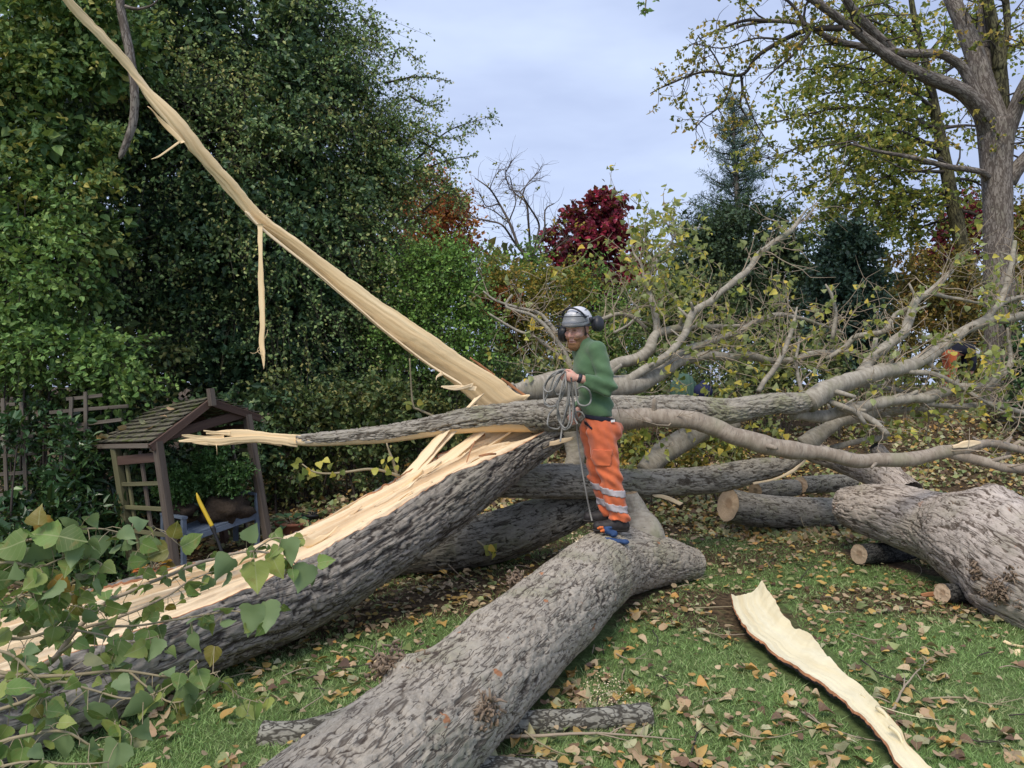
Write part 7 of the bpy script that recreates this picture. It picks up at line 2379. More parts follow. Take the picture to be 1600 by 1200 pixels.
vents = [(.06, .05, .135), (.06, -.05, .135), (-.03, .07, .135), (-.07, .03, .145)]
for (a, b, c) in vents:
    q = hp(a, b, c)
    n_ = norm((q - hp(-.016, 0, .042))[None])[0]
    ctr = hp(-.016, 0, .042)
    lo_ = (n_ @ AX.T) / np.array([.142, .112, .128])
    surf = ctr + n_ / np.linalg.norm(lo_)
    tube(np.array([[*(surf - Ff * .022), .002], [*surf, .0055], [*(surf + Ff * .02), .002]]), 6).link('vent', M['rubber'], hel)
for sgn, cup in ((1, hp(-.062, .150, .020)), (-1, hp(.012, -.122, -.055))):
    E_ = Sdf(cup - .12, cup + .12, 0.005)
    tl = norm((Uu * .92 - Ff * .35 * sgn)[None])[0]
    nn_ = norm((Ll * sgn + Uu * .15)[None])[0]
    s3 = np.cross(tl, nn_)
    A3 = np.array([nn_, tl, s3])
    E_.ell(cup + nn_ * .014, (.042, .066, .053), A3, .01).ell(cup - nn_ * .018, (.026, .061, .048), A3, .01)
    V, Q = E_.mesh(1)
    ec = link_mesh('ear_defender', V, Q, M['rubber'], person)
    pv = hp(-.02, .120 * sgn, .052)
    tube(np.array([[*pv, .008], [*((pv + cup) / 2 + nn_ * .022 + Uu * .03), .007], [*(cup + nn_ * .044 + Uu * .01), .006]]), 6, .01).link('arm', M['rubber'], ec)
    tube(np.array([[*(pv - Uu * .012), .016], [*(pv + Uu * .022), .018], [*(pv + Uu * .030), .008]]), 8).link('pivot', M['rubber'], ec)
for sgn in (1, -1):
    for (q0, q1) in ((hp(.032, .088 * sgn, .035), hp(.025, .079 * sgn, -.065)), (hp(-.060, .080 * sgn, .035), hp(.015, .080 * sgn, -.065))):
        tube(np.array([[*q0, .005], [*((q0 + q1) / 2 + Ll * sgn * .004), .005], [*q1, .005]]), 6, .02).link('chin_strap', M['rubber'], hel)
    tube(np.array([[*hp(.02, .080 * sgn, -.062), .0055], [*hp(.032, .070 * sgn, -.115), .0055], [*hp(.055, .035 * sgn, -.158), .005], [*hp(.060, 0, -.166), .005]]), 6, .02).link('chin_strap', M['rubber'], hel)
# mesh visor pushed up in front of the brow
V, Q = [], []
na, nb = 15, 7
for i in range(na):
    a = radians(-88 + 176 * i / (na - 1))
    for j in range(nb):
        t = j / (nb - 1)
        rad_ = .150 + .035 * t
        V.append(hp(.02 + rad_ * cos(a) * (1.0), rad_ * .86 * sin(a), .098 - .075 * t + .02 * cos(a)))
vis = link_mesh('visor', np.array(V), grid_quads(na, nb, False), None, hel)
def visor_mat():
    m, n, l, o = new_mat('visor_mesh')
    g = n.new('ShaderNodeTexCoord').outputs['Object']
    b = n.new('ShaderNodeBsdfPrincipled')
    b.inputs['Base Color'].default_value = (.02, .02, .022, 1)
    b.inputs['Roughness'].default_value = .5
    t = n.new('ShaderNodeBsdfTransparent')
    ms = n.new('ShaderNodeMixShader')
    ms.inputs[0].default_value = 0.30
    l.new(t.outputs[0], ms.inputs[1])
    l.new(b.outputs[0], ms.inputs[2])
    l.new(ms.outputs[0], o.inputs['Surface'])
    return m
vis.data.materials.append(visor_mat())
V = np.array(V).reshape(na, nb, 3)
for ln in (V[:, -1], V[:, 0]):
    tube(np.hstack([ln, np.full((na, 1), .0045)]), 6, None, True).link('visor_rim', M['rubber'], hel)
# watch
ax_w = norm((wrL - elL)[None])[0]
g = Geo()
tube(np.array([[*(wrL - ax_w * .004), .034], [*(wrL + ax_w * .002), .037], [*(wrL + ax_w * .020), .036], [*(wrL + ax_w * .026), .032]]), 18, None, True, g)
g.link('watch_strap', M['rubber'], person)

# rope: coils over the left hand, a tail to the right hand and down to the log
rope = thing('rope', 'grey climbing rope hanging in loops from the climber\'s hand', 'rope', PP(885, 640, -.25))
grip = haL + fw * .052 + np.array([0.0, .022, 0])
g0 = np.array([(grip[0]) / PS + CX, HY - (grip[2] - H) / PS])


def loop(pts, dy, name='loop', r=.0068):
    n = len(pts)
    P = np.array([[*PP(px, py, dy + 0.035 * sin(i * 1.9 + dy * 40)), r] for i, (px, py) in enumerate(pts)])
    P = catmull(P, 0.012)
    # the lay of the strands
    T, S, U = transport(P[:, :3])
    seg = 8
    L = np.concatenate([[0], np.cumsum(np.linalg.norm(np.diff(P[:, :3], axis=0), axis=1))])
    th = np.linspace(0, 2 * pi, seg, endpoint=False)
    rr = r * (1 + 0.14 * np.sin(3 * th[None] + L[:, None] * 260))
    V = P[:, None, :3] + rr[..., None] * (np.cos(th)[None, :, None] * S[:, None] + np.sin(th)[None, :, None] * U[:, None])
    Q = grid_quads(len(P), seg, True)
    caps = np.array([list(range(seg)), [(len(P) - 1) * seg + k for k in range(seg)][::-1]])
    return link_mesh(name, V.reshape(-1, 3), [Q, caps], M['rope'], rope)


loop([(880, 580), (868, 592), (862, 606), (866, 615), (874, 614), (879, 602), (880, 582)], -.27)
loop([(879, 579), (862, 584), (852, 596), (848, 606), (854, 612), (864, 606), (872, 592), (880, 581)], -.24)
loop([(878, 580), (858, 590), (850, 604), (848, 622), (852, 630), (862, 634), (872, 622), (879, 600), (880, 584)], -.22)
loop([(879, 578), (866, 584), (856, 610), (849, 628), (856, 634), (866, 634), (872, 650), (877, 668), (888, 660), (892, 630), (890, 604), (888, 590)], -.25)
loop([(880, 590), (876, 616), (866, 634), (856, 646), (853, 660), (858, 666), (872, 666), (880, 640), (884, 610), (884, 592)], -.23)
loop([(884, 592), (885, 620), (880, 648), (876, 664), (872, 686)], -.24)
loop([(889, 596), (892, 622), (896, 640), (900, 652), (906, 656), (910, 650), (904, 642), (896, 645), (896, 654)], -.14)
loop([(893, 596), (898, 626), (905, 632), (914, 630), (918, 622), (914, 610), (905, 604), (897, 608)], -.30)
loop([(886, 594), (888, 612), (894, 628), (892, 646), (898, 660)], -.22)
loop([(881, 584), (874, 604), (868, 636), (870, 654), (880, 666), (886, 652), (886, 622), (885, 596)], -.26)
loop([(896, 650), (900, 662), (903, 690), (908, 730), (914, 765), (921, 797), (924, 812)], -.05, 'tail')

# gloves left on the log by the boots
M['blue_knit'] = plain('blue_glove_knit', (0.028, 0.062, 0.15), 0.85, 0.6, 40)
M['orange_grip'] = plain('orange_glove_grip', (0.62, 0.16, 0.045), 0.6, 0.25, 60)
for k, (lab, wr, kn, tips, tcol) in enumerate([
    ('blue work glove with orange fingertips lying below the boots', PP(962, 832, -.27), PP(940, 828, -.27), [PP(918, 832, -.30), PP(916, 829, -.27), PP(920, 827, -.24), PP(926, 836, -.31)], 'orange_grip'),
    ('blue and black glove with orange patch resting against the boot toe', PP(950, 822, -.23), PP(942, 817, -.22), [PP(932, 811, -.25), PP(930, 814, -.22), PP(934, 818, -.25), PP(948, 812, -.24)], 'orange_grip')]):
    gl_ = thing('glove', lab, 'glove', wr)
    s = Sdf(np.minimum(wr, kn) - .16, np.maximum(wr, kn) + .16, 0.005)
    s.cone(wr, kn, .026, .034, .01).cone(wr + (wr - kn) * .3, wr, .034, .028, .01)
    for t in tips:
        s.chain([(kn + (t - kn) * .15, .017), (kn + (t - kn) * .6 + np.array([0, 0, .008]), .014), (t, .012)], .008)
    s.wrinkle(lambda p: 0.004 * fbm(p / .02, 2, 6))
    V, Q = s.mesh(1)
    zb = V[:, 2].min()
    V[:, 2] = zb + (V[:, 2] - zb) * (.62 if k == 0 else .8)
    tips = [np.array([t[0], t[1], zb + (t[2] - zb) * (.62 if k == 0 else .8)]) for t in tips]
    link_mesh('shell', V, Q, M['blue_knit'], gl_)
    m_ = np.min([np.linalg.norm(V - t, axis=1) for t in tips[:3]], axis=0) < (.055 if k == 0 else .028)
    v2, q2 = peel(V, Q, m_, .002)
    if len(q2): link_mesh('grip_patch', v2, q2, M[tcol], gl_)

# the second worker, bending over in the distance
d2 = 18.0
s2_ = d2 / F


def P2(px, py, dy=0.0):
    return np.array([(px - CX) * s2_, d2 + dy, H - (py - HY) * s2_])


x2 = (1484 - CX) * s2_
zg = float(tz(np.array([x2]), np.array([d2]))[0])
w2 = thing('person', 'worker in orange trousers bending down beyond the fallen limbs', 'person', (x2, d2, zg))
ft = np.array([x2, d2, zg])
hip2, kn2 = ft + np.array([-.02, 0, .92]), ft + np.array([.02, 0, .48])
s = Sdf(ft + np.array([-.5, -.4, -.05]), ft + np.array([.9, .5, 1.5]), 0.015)
for sd_ in (-.1, .1):
    s.chain([(hip2 + np.array([0, sd_, 0]), .11), (kn2 + np.array([0, sd_, 0]), .07), (ft + np.array([-.02, sd_, .05]), .05)], .03)
    s.cone(ft + np.array([-.03, sd_, .04]), ft + np.array([.14, sd_, .03]), .045, .035)
    s.chain([(ft + np.array([.45, sd_ * 1.8, .98]), .055), (ft + np.array([.47, sd_ * 2.0, .70]), .045), (ft + np.array([.45, sd_ * 1.2, .46]), .04)], .02)
s.chain([(hip2, .13), (ft + np.array([.25, 0, 1.05]), .15), (ft + np.array([.45, 0, 1.03]), .15)], .05)
s.ell(ft + np.array([.64, 0, .96]), (.105, .08, .11))
V, Q = s.mesh()
link_mesh('body', V, Q, M['skin'], w2)
m_ = (V[:, 2] < zg + 1.04 - 0.3 * (V[:, 0] - x2)) & (V[:, 0] < x2 + .16) & (V[:, 2] > zg + .09)
v2, q2 = peel(V, Q, m_, .012)
link_mesh('trousers', v2, q2, M['orange'], w2)
m_ = (V[:, 2] > zg + 1.0 - 0.3 * (V[:, 0] - x2)) & (V[:, 0] < x2 + .55) | ((V[:, 0] > x2 + .3) & (V[:, 0] < x2 + .55) & (V[:, 2] > zg + .52))
v2, q2 = peel(V, Q, m_, .014)
link_mesh('jacket', v2, q2, M['navy'], w2)
m_ = (V[:, 0] > x2 + .55) & (V[:, 2] > zg + .93)
v2, q2 = peel(V, Q, m_, .02)
link_mesh('helmet', v2, q2, M['helmet'], w2)
m_ = V[:, 2] < zg + .10
v2, q2 = peel(V, Q, m_, .012)
link_mesh('boots', v2, q2, M['boot'], w2)

# ------------------------------------------------------------------ fallen leaves, twigs and chips on the lawn
LIT = {
    'ochre': ('fallen_leaf_ochre', [(0.42, 0.27, 0.09), (0.52, 0.36, 0.11), (0.46, 0.25, 0.075)]),
    'tan': ('fallen_leaf_tan', [(0.42, 0.30, 0.17), (0.50, 0.385, 0.235), (0.35, 0.225, 0.13)]),
    'brown': ('fallen_leaf_brown', [(0.13, 0.075, 0.045), (0.19, 0.11, 0.065), (0.10, 0.06, 0.04)]),
    'green': ('fallen_leaf_green', [(0.19, 0.24, 0.085), (0.27, 0.31, 0.12), (0.15, 0.20, 0.08)]),
    'cream': ('fallen_leaf_pale', [(0.36, 0.36, 0.20), (0.44, 0.40, 0.22), (0.32, 0.33, 0.20)]),
}
for k, (nm, cols) in LIT.items():
    M['lit_' + k] = leaf_mat(nm, cols, 0.15, 0.55, veins=3.0)
LABEL = {'ochre': 'ochre-yellow leaf', 'tan': 'pale tan dry leaf', 'brown': 'dark brown curled leaf', 'green': 'still green poplar leaf', 'cream': 'greenish cream upturned leaf'}
MIXP = [('ochre', .25), ('tan', .36), ('brown', .12), ('green', .13), ('cream', .14)]
kinds = [k for k, _ in MIXP]
probs = np.array([p for _, p in MIXP])


def where_on_lawn(x, y):
    """Which landmark a small thing on the lawn lies by."""
    px, py = CX + F * x / y, HY + F * H / y
    if px < 560 and py > 1000: return 'under the leafy poplar branch'
    if px < 900 and py < 1010 and y > 4: return 'on the shaded soil between the two big trunks' if px < 800 else 'beside the far end of the grey trunk'
    if px < 800: return 'on the strip of grass left of the grey trunk'
    if px < 1060 and py > 1060: return 'round the lichen-covered branch log'
    if px < 1060: return 'on the grass right of the grey trunk'
    ds = min(np.hypot(x - (e[0] + e[3]) / 2, y - (e[1] + e[4]) / 2) for e in Es)
    if ds < 0.5: return 'close beside the peeled bark strip'
    if px > 1440 and py > 1100: return 'in the lower right corner of the lawn'
    if px > 1380 and py > 950: return 'on the grass below the burred trunk'
    if px > 1300 and py < 950: return 'near the short roller logs'
    if py < 900: return 'before the smooth sawn log'
    if px < 1250 and py > 1050: return 'on open grass left of the strip\'s lower end'
    return 'on the littered grass in mid lawn'


lr = np.random.default_rng(77)
lt_mesh = {}
TPLS = [poplar_tpl(0.35, 5), poplar_tpl(0.62, 6), poplar_tpl(-0.30, 7), poplar_tpl(0.9, 8)]


def occupied(x, y):
    """Where logs lie on the ground."""
    o = np.zeros_like(x, bool)
    for rows in (trunk_rows,):
        P = catmull(rows, 0.05)
        for i in range(0, len(P), 2):
            o |= np.hypot(x - P[i, 0], y - P[i, 1]) < P[i, 3] * 0.75
    P = catmull(bt_rows, 0.08)
    for q in P[::2]:
        o |= np.hypot(x - q[0], y - q[1]) < q[3] * 0.55
    for q in catmull(Es, 0.05):
        m = (q[:3] + q[3:6]) / 2
        o |= np.hypot(x - m[0], y - m[1]) < 0.55 * np.hypot(q[3] - q[0], q[4] - q[1])
    return o


grass(290000)

n = 27000
y = 3.25 + (13.5 - 3.25) * lr.random(n) ** 1.35
x = (lr.random(n) * 2 - 1) * (0.72 * y + 0.3)
k = litter_amount(x, y)
ok = (lr.random(n) < np.clip(0.02 + 1.0 * k, 0, 1)) & ~occupied(x, y) & ((x > -3.2) | (y > 4.6))
x, y = x[ok], y[ok]
z = tz(x, y)
size = 0.032 + 0.056 * lr.random(len(x)) ** 2.0
kind = lr.choice(len(kinds), len(x), p=probs)
px = CX + F * x / y
py = HY + F * (H - z) / y
vis_ = (px > 10) & (px < 1590) & (py < 1195)
score = np.where(vis_, size / y * (1.0 + 0.4 * (px > 780)), 0)
near_i = np.argsort(-score)[:240]
is_near = np.zeros(len(x), bool)
is_near[near_i] = True
for i in near_i:
    kd = kinds[kind[i]]
    t = lr.integers(4)
    key = (kd, int(t), int(lr.integers(3)))
    if key not in lt_mesh:
        g = Geo()
        batch(TPLS[t], np.zeros((1, 3)), np.array([[1.0, 0, 0]]), np.array([[0, 0, 1.0]]), np.array([1.0]), np.array([[lr.random(), lr.random(), 0]]), g)
        st_ = np.array([[-0.55, 0.05, 0.10, .012], [-0.25, 0.0, 0.02, .012], [0, 0, 0, .012]])
        tube(st_, 4, None, False, None)
        g.add(box_pts((-0.22, 0.01, 0.02), (0.22, 0.02, -0.02), (0, .010, 0), (0, 0, .010)), BOXQ, None, lv=np.tile([[0.1, 0.1, 0]], (8, 1)))
        o = g.link('fallen_leaf', M['lit_' + kd])
        lt_mesh[key] = o.data
    else:
        o = bpy.data.objects.new('fallen_leaf', lt_mesh[key])
        COL.objects.link(o)
    o.location = (x[i], y[i], z[i] + 0.018 + 0.2 * size[i] * lr.random())
    o.rotation_euler = (lr.normal(0, 0.28) + (pi if kd == 'cream' else 0), lr.normal(0, 0.28), lr.uniform(0, 2 * pi))
    o.scale = (size[i],) * 3
    tag(o, ('large ' if size[i] > 0.068 else '') + LABEL[kd] + ' ' + where_on_lawn(x[i], y[i]), 'leaf', 'leaves fallen on the lawn')
LG = {k: Geo() for k in kinds}
far = ~is_near
for ki, kd in enumerate(kinds):
    m = far & (kind == ki)
    nn = m.sum()
    if nn == 0: continue
    a = lr.uniform(0, 2 * pi, nn)
    d = np.stack([np.cos(a), np.sin(a), lr.normal(0, 0.25, nn)], 1)
    nr = norm(np.stack([lr.normal(0, 0.35, nn), lr.normal(0, 0.35, nn), np.ones(nn)], 1))
    p = np.stack([x[m], y[m], z[m] + 0.016 + 0.02 * lr.random(nn)], 1)
    lvv = np.stack([lr.random(nn), lr.random(nn), np.zeros(nn)], 1)
    nb = y[m] < 5.5
    for T_, q_ in ((T_SMALLPOP, nb), (T_HEX, ~nb)):
        batch(T_, p[q_], d[q_], nr[q_], size[m][q_], lvv[q_], LG[kd])
# brush: leaves and sticks thickly strewn on the bank behind
n = 44000
yb = 8.2 + 9.3 * lr.random(n) ** 1.4
xb = lr.uniform(-6.0, 12.5, n)
kb = fbm(np.stack([xb * .9, yb * .9, 0 * xb], 1), 3, 55)
ok = (kb > -0.25) & ((xb > 0.2) | (yb < 13)) & ((xb > 2.2) | (yb > 9.0))
xb, yb = xb[ok], yb[ok]
hb = np.clip(0.34 * lr.random(len(xb)) ** 2 * (0.3 + np.maximum(0, kb[ok]) * 2) * smooth(8.5, 10, yb), 0, .5)
kdb = lr.choice(len(kinds), len(xb), p=[.22, .14, .10, .34, .20])
for ki, kd in enumerate(kinds):
    m = kdb == ki
    nn = m.sum()
    p = np.stack([xb[m], yb[m], tz(xb[m], yb[m]) + 0.02 + hb[m]], 1)
    batch(T_RHOMB, p, rand_dir(nn, lr) * np.array([1, 1, .5]), norm(lr.normal(0, .5, (nn, 3)) + np.array([0, -.4, .9])), lr.uniform(.055, .11, nn), np.stack([lr.random(nn), lr.random(nn), np.zeros(nn)], 1), LG[kd])
for kd in kinds:
    tag(LG[kd].link('leaf_litter', M['lit_' + kd]), 'litter of small %s leaves spread over lawn and bank' % {'ochre': 'ochre', 'tan': 'tan', 'brown': 'dark brown', 'green': 'green', 'cream': 'pale'}[kd], 'leaf litter', kind='stuff')
# fallen leaves on the arbour roof
for (u, f, kd) in [(0.95, 0.03, 'ochre'), (0.82, 0.05, 'tan'), (0.9, 0.12, 'tan'), (0.55, 0.4, 'cream'), (0.72, 0.28, 'tan'), (0.35, 0.7, 'tan'), (0.8, 0.06, 'cream'), (0.62, 0.8, 'green'), (0.2, 0.5, 'tan'), (0.3, 0.25, 'brown')]:
    key = next((q for q in lt_mesh if q[0] == kd))
    o = bpy.data.objects.new('fallen_leaf', lt_mesh[key])
    COL.objects.link(o)
    o.location = tuple(roof_pt(u, f, 0.055))
    o.rotation_euler = (lr.normal(0, .3) + 0.5, lr.normal(0, .3) - 0.4, lr.uniform(0, 6.3))
    o.scale = (lr.uniform(.07, .11),) * 3
    tag(o, '%s leaf lying on the arbour roof %s' % ({'ochre': 'ochre', 'tan': 'tan', 'brown': 'dark brown', 'green': 'green', 'cream': 'pale'}[kd], 'by the eave' if f < .2 else 'halfway up the shingles' if f < .6 else 'near the ridge'), 'leaf', 'leaves on the arbour roof')

# twigs on the grass
def ground_twig(pts, r0, label=None, branches=2, seed=0, thick=1.0):
    r = np.random.default_rng(seed)
    g = Geo()
    P = []
    for i, (a, b, h) in enumerate(pts):
        q = gpt(a, b, h)
        P.append([*q, r0 * (1 - 0.75 * i / (len(pts) - 1))])
    P = np.array(P)
    C = catmull(P, 0.03)
    C[:, :3] += 0.006 * np.stack([fbm(C[:, :3] / .07, 2, 1 + seed), fbm(C[:, :3] / .07, 2, 2 + seed), np.zeros(len(C))], 1)
    tube(C, 6, None, True, g)
    for k in range(branches):
        i = r.integers(len(C) // 4, len(C) - 1)
        d0 = norm((C[i + 1, :3] - C[i, :3])[None])[0]
        a = C[i, :3]
        dd = norm((d0 + np.array([r.normal(0, .8), r.normal(0, .8), r.uniform(0, .3)]))[None])[0]
        ln = r.uniform(.06, .2)
        tube(np.array([[*a, C[i, 3] * .7], [*(a + dd * ln * .5 + np.array([0, 0, .01])), C[i, 3] * .5], [*(a + dd * ln + r.normal(0, .02, 3) * np.array([1, 1, .3])), C[i, 3] * .2]]), 5, .03, True, g)
    o = g.link('twig', M[['twig', 'twig_pale', 'twig_dark'][seed % 3]])
    tag(o, label or ['brown', 'pale', 'blackish'][seed % 3] + ' forked twig ' + where_on_lawn(P[1, 0], P[1, 1]), 'twig', None if label else 'twigs scattered on the lawn')


twl = [
    ([(1394, 1113, .02), (1412, 1075, .05), (1432, 1050, .06), (1452, 1030, .04)], .008, 'straight grey stick leaning in the grass right of the bark strip'),
    ([(1450, 1092, .02), (1500, 1090, .03), (1550, 1100, .02), (1600, 1090, .02)], .007, 'long brown twig near the lower right edge of the lawn'),
    ([(1345, 1030, .02), (1370, 1050, .03), (1410, 1068, .02), (1440, 1085, .02)], .006, 'brown twig just above the straight grey stick'),
    ([(1250, 1110, .02), (1290, 1135, .03), (1340, 1152, .02), (1385, 1160, .02)], .006, 'brown twig running under the lower end of the bark strip'),
    ([(1130, 1130, .02), (1165, 1150, .02), (1210, 1152, .03), (1262, 1138, .02)], .006, 'forked pale twig on open grass left of the bark strip'),
    ([(1080, 1178, .02), (1090, 1145, .02), (1105, 1135, .03)], .005, None),
    ([(770, 1152, .02), (850, 1149, .05), (930, 1146, .05), (1000, 1150, .03), (1062, 1156, .02)], .010, 'long brown twig lying against the lichen-covered branch log'),
    ([(820, 1142, .10), (842, 1160, .05), (880, 1178, .03), (925, 1184, .02)], .005, None), ([(800, 1180, .02), (840, 1182, .02), (880, 1190, .02)], .005, None),
    ([(960, 1020, .02), (985, 1030, .03), (1010, 1022, .02)], .005, None), ([(975, 1045, .02), (972, 1062, .02), (985, 1070, .02)], .006, None), ([(1025, 1055, .02), (1042, 1062, .03), (1040, 1078, .02)], .005, None),
    ([(700, 882, .25), (720, 900, .14), (740, 915, .05), (752, 924, .02)], .005, 'thin grey stick leaning out from the dark log'),
    ([(660, 872, .30), (690, 890, .2), (722, 922, .02)], .004, None),
    ([(480, 1060, .02), (530, 1045, .03), (582, 1038, .10)], .005, None), ([(470, 1110, .02), (500, 1090, .03), (510, 1080, .03)], .004, None),
    ([(1085, 950, .02), (1140, 948, .03), (1178, 947, .04)], .006, 'small dark twig touching the top of the bark strip'), ([(1020, 985, .02), (1028, 1000, .02), (1022, 1015, .02)], .005, None),
    ([(1180, 990, .02), (1130, 992, .03), (1100, 985, .02)], .004, None), ([(1440, 1010, .02), (1470, 1020, .02), (1490, 1025, .02)], .005, None), ([(1250, 905, .02), (1270, 885, .03), (1300, 880, .02)], .005, None),
    ([(1000, 740, .3), (1040, 780, .2), (1070, 800, .1), (1125, 795, .02)], .006, None), ([(1250, 805, .2), (1256, 822, .1), (1270, 832, .02)], .006, None), ([(1215, 870, .02), (1190, 885, .02), (1160, 880, .02)], .005, None),
    ([(1330, 990, .02), (1370, 1000, .02), (1400, 985, .02)], .005, None), ([(1060, 900, .02), (1090, 905, .03), (1130, 895, .02)], .005, None), ([(1490, 960, .02), (1520, 970, .02), (1560, 965, .02)], .006, None),
    ([(1100, 1090, .02), (1096, 1110, .02), (1085, 1125, .02)], .004, None), ([(930, 1090, .02), (960, 1080, .02), (1000, 1085, .02)], .004, None), ([(1500, 1150, .02), (1540, 1160, .02), (1590, 1150, .02)], .005, None),
    ([(1420, 870, .02), (1440, 890, .02), (1430, 905, .02)], .004, None), ([(980, 790, .4), (960, 800, .42), (935, 815, .45)], .004, None)]
for i, (pts, r0, lab) in enumerate(twl):
    ground_twig(pts, r0, lab, 2 if r0 < .007 else 4, i)
rr_ = np.random.default_rng(31)
for i in range(115):
    while True:
        yy = rr_.uniform(3.6, 9.0)
        xx = rr_.uniform(-2.2, 5.5)
        if not occupied(np.array([xx]), np.array([yy]))[0]: break
    a = rr_.uniform(0, 2 * pi)
    ln = rr_.uniform(.08, .26)
    z_ = float(tz(np.array([xx]), np.array([yy]))[0]) + .02
    g = Geo()
    tube(np.array([[xx, yy, z_, .004], [xx + cos(a) * ln * .5 + rr_.normal(0, .015), yy + sin(a) * ln * .5 + rr_.normal(0, .015), z_ + .015, .0035], [xx + cos(a) * ln, yy + sin(a) * ln, z_, .0018]]), 5, .04, True, g)
    tag(g.link('twig', M[['twig', 'twig_pale', 'twig_dark'][i % 3]]), ['brown', 'pale', 'blackish'][i % 3] + (' short' if ln < .16 else ' long') + ' straight twig ' + where_on_lawn(xx, yy), 'twig', 'twigs scattered on the lawn')

# chips of wood
for lab, rows in (('pale wood chip lying on end at the right edge', [(1586, 1015, 1594, 1014, 4.85), (1584, 1032, 1596, 1032, 4.75), (1588, 1050, 1595, 1050, 4.68)]),
                  ('flat tan wood chip above the upright chip at the right edge', [(1566, 1003, 1570, 1000, 5.0), (1582, 1010, 1584, 1006, 4.95), (1602, 1013, 1601, 1009, 4.92)]),
                  ('reddish flake of bark beside the bright-ended roller log', [(1438, 928, 1442, 932, 6.1), (1455, 925, 1455, 932, 6.1), (1470, 924, 1468, 930, 6.1)])):
    o = plank('wood_chip', rows, 0.012, M['wood_pale'] if 'red' not in lab else M['inner_bark'], None, 160 + len(lab), 5, 0.02, 0.002, 0.004)
    tag(o, lab, 'wood chip')
# sawdust and crumbs beside the lichen-covered log, and on the trunk by the boots
g = Geo()
n = 700
c = gpt(945, 1095, 0.02)
p = c + np.stack([lr.normal(0, .10, n), lr.normal(0, .17, n), np.abs(lr.normal(0, .004, n)) + .012], 1)
batch(T_RHOMB, p, rand_dir(n, lr), rand_dir(n, lr) + np.array([0, 0, 1.5]), lr.uniform(.004, .014, n), np.stack([lr.random(n), lr.random(n), np.zeros(n)], 1), g)
n = 240
c = PP(917, 838, -.15)
p = c + np.stack([lr.normal(-.03, .05, n), lr.normal(0, .08, n), np.abs(lr.normal(0, .006, n)) + .004], 1)
batch(T_RHOMB, p, rand_dir(n, lr), rand_dir(n, lr) + np.array([0, 0, 1.5]), lr.uniform(.008, .028, n), np.stack([lr.random(n), lr.random(n), np.zeros(n)], 1), g)
M['dust'] = leaf_mat('sawdust', [(0.70, 0.58, 0.38), (0.62, 0.48, 0.28), (0.75, 0.66, 0.50)], 0.0, 0.9)
tag(g.link('sawdust', M['dust']), 'scatter of pale sawdust and wood crumbs', 'sawdust', kind='stuff')

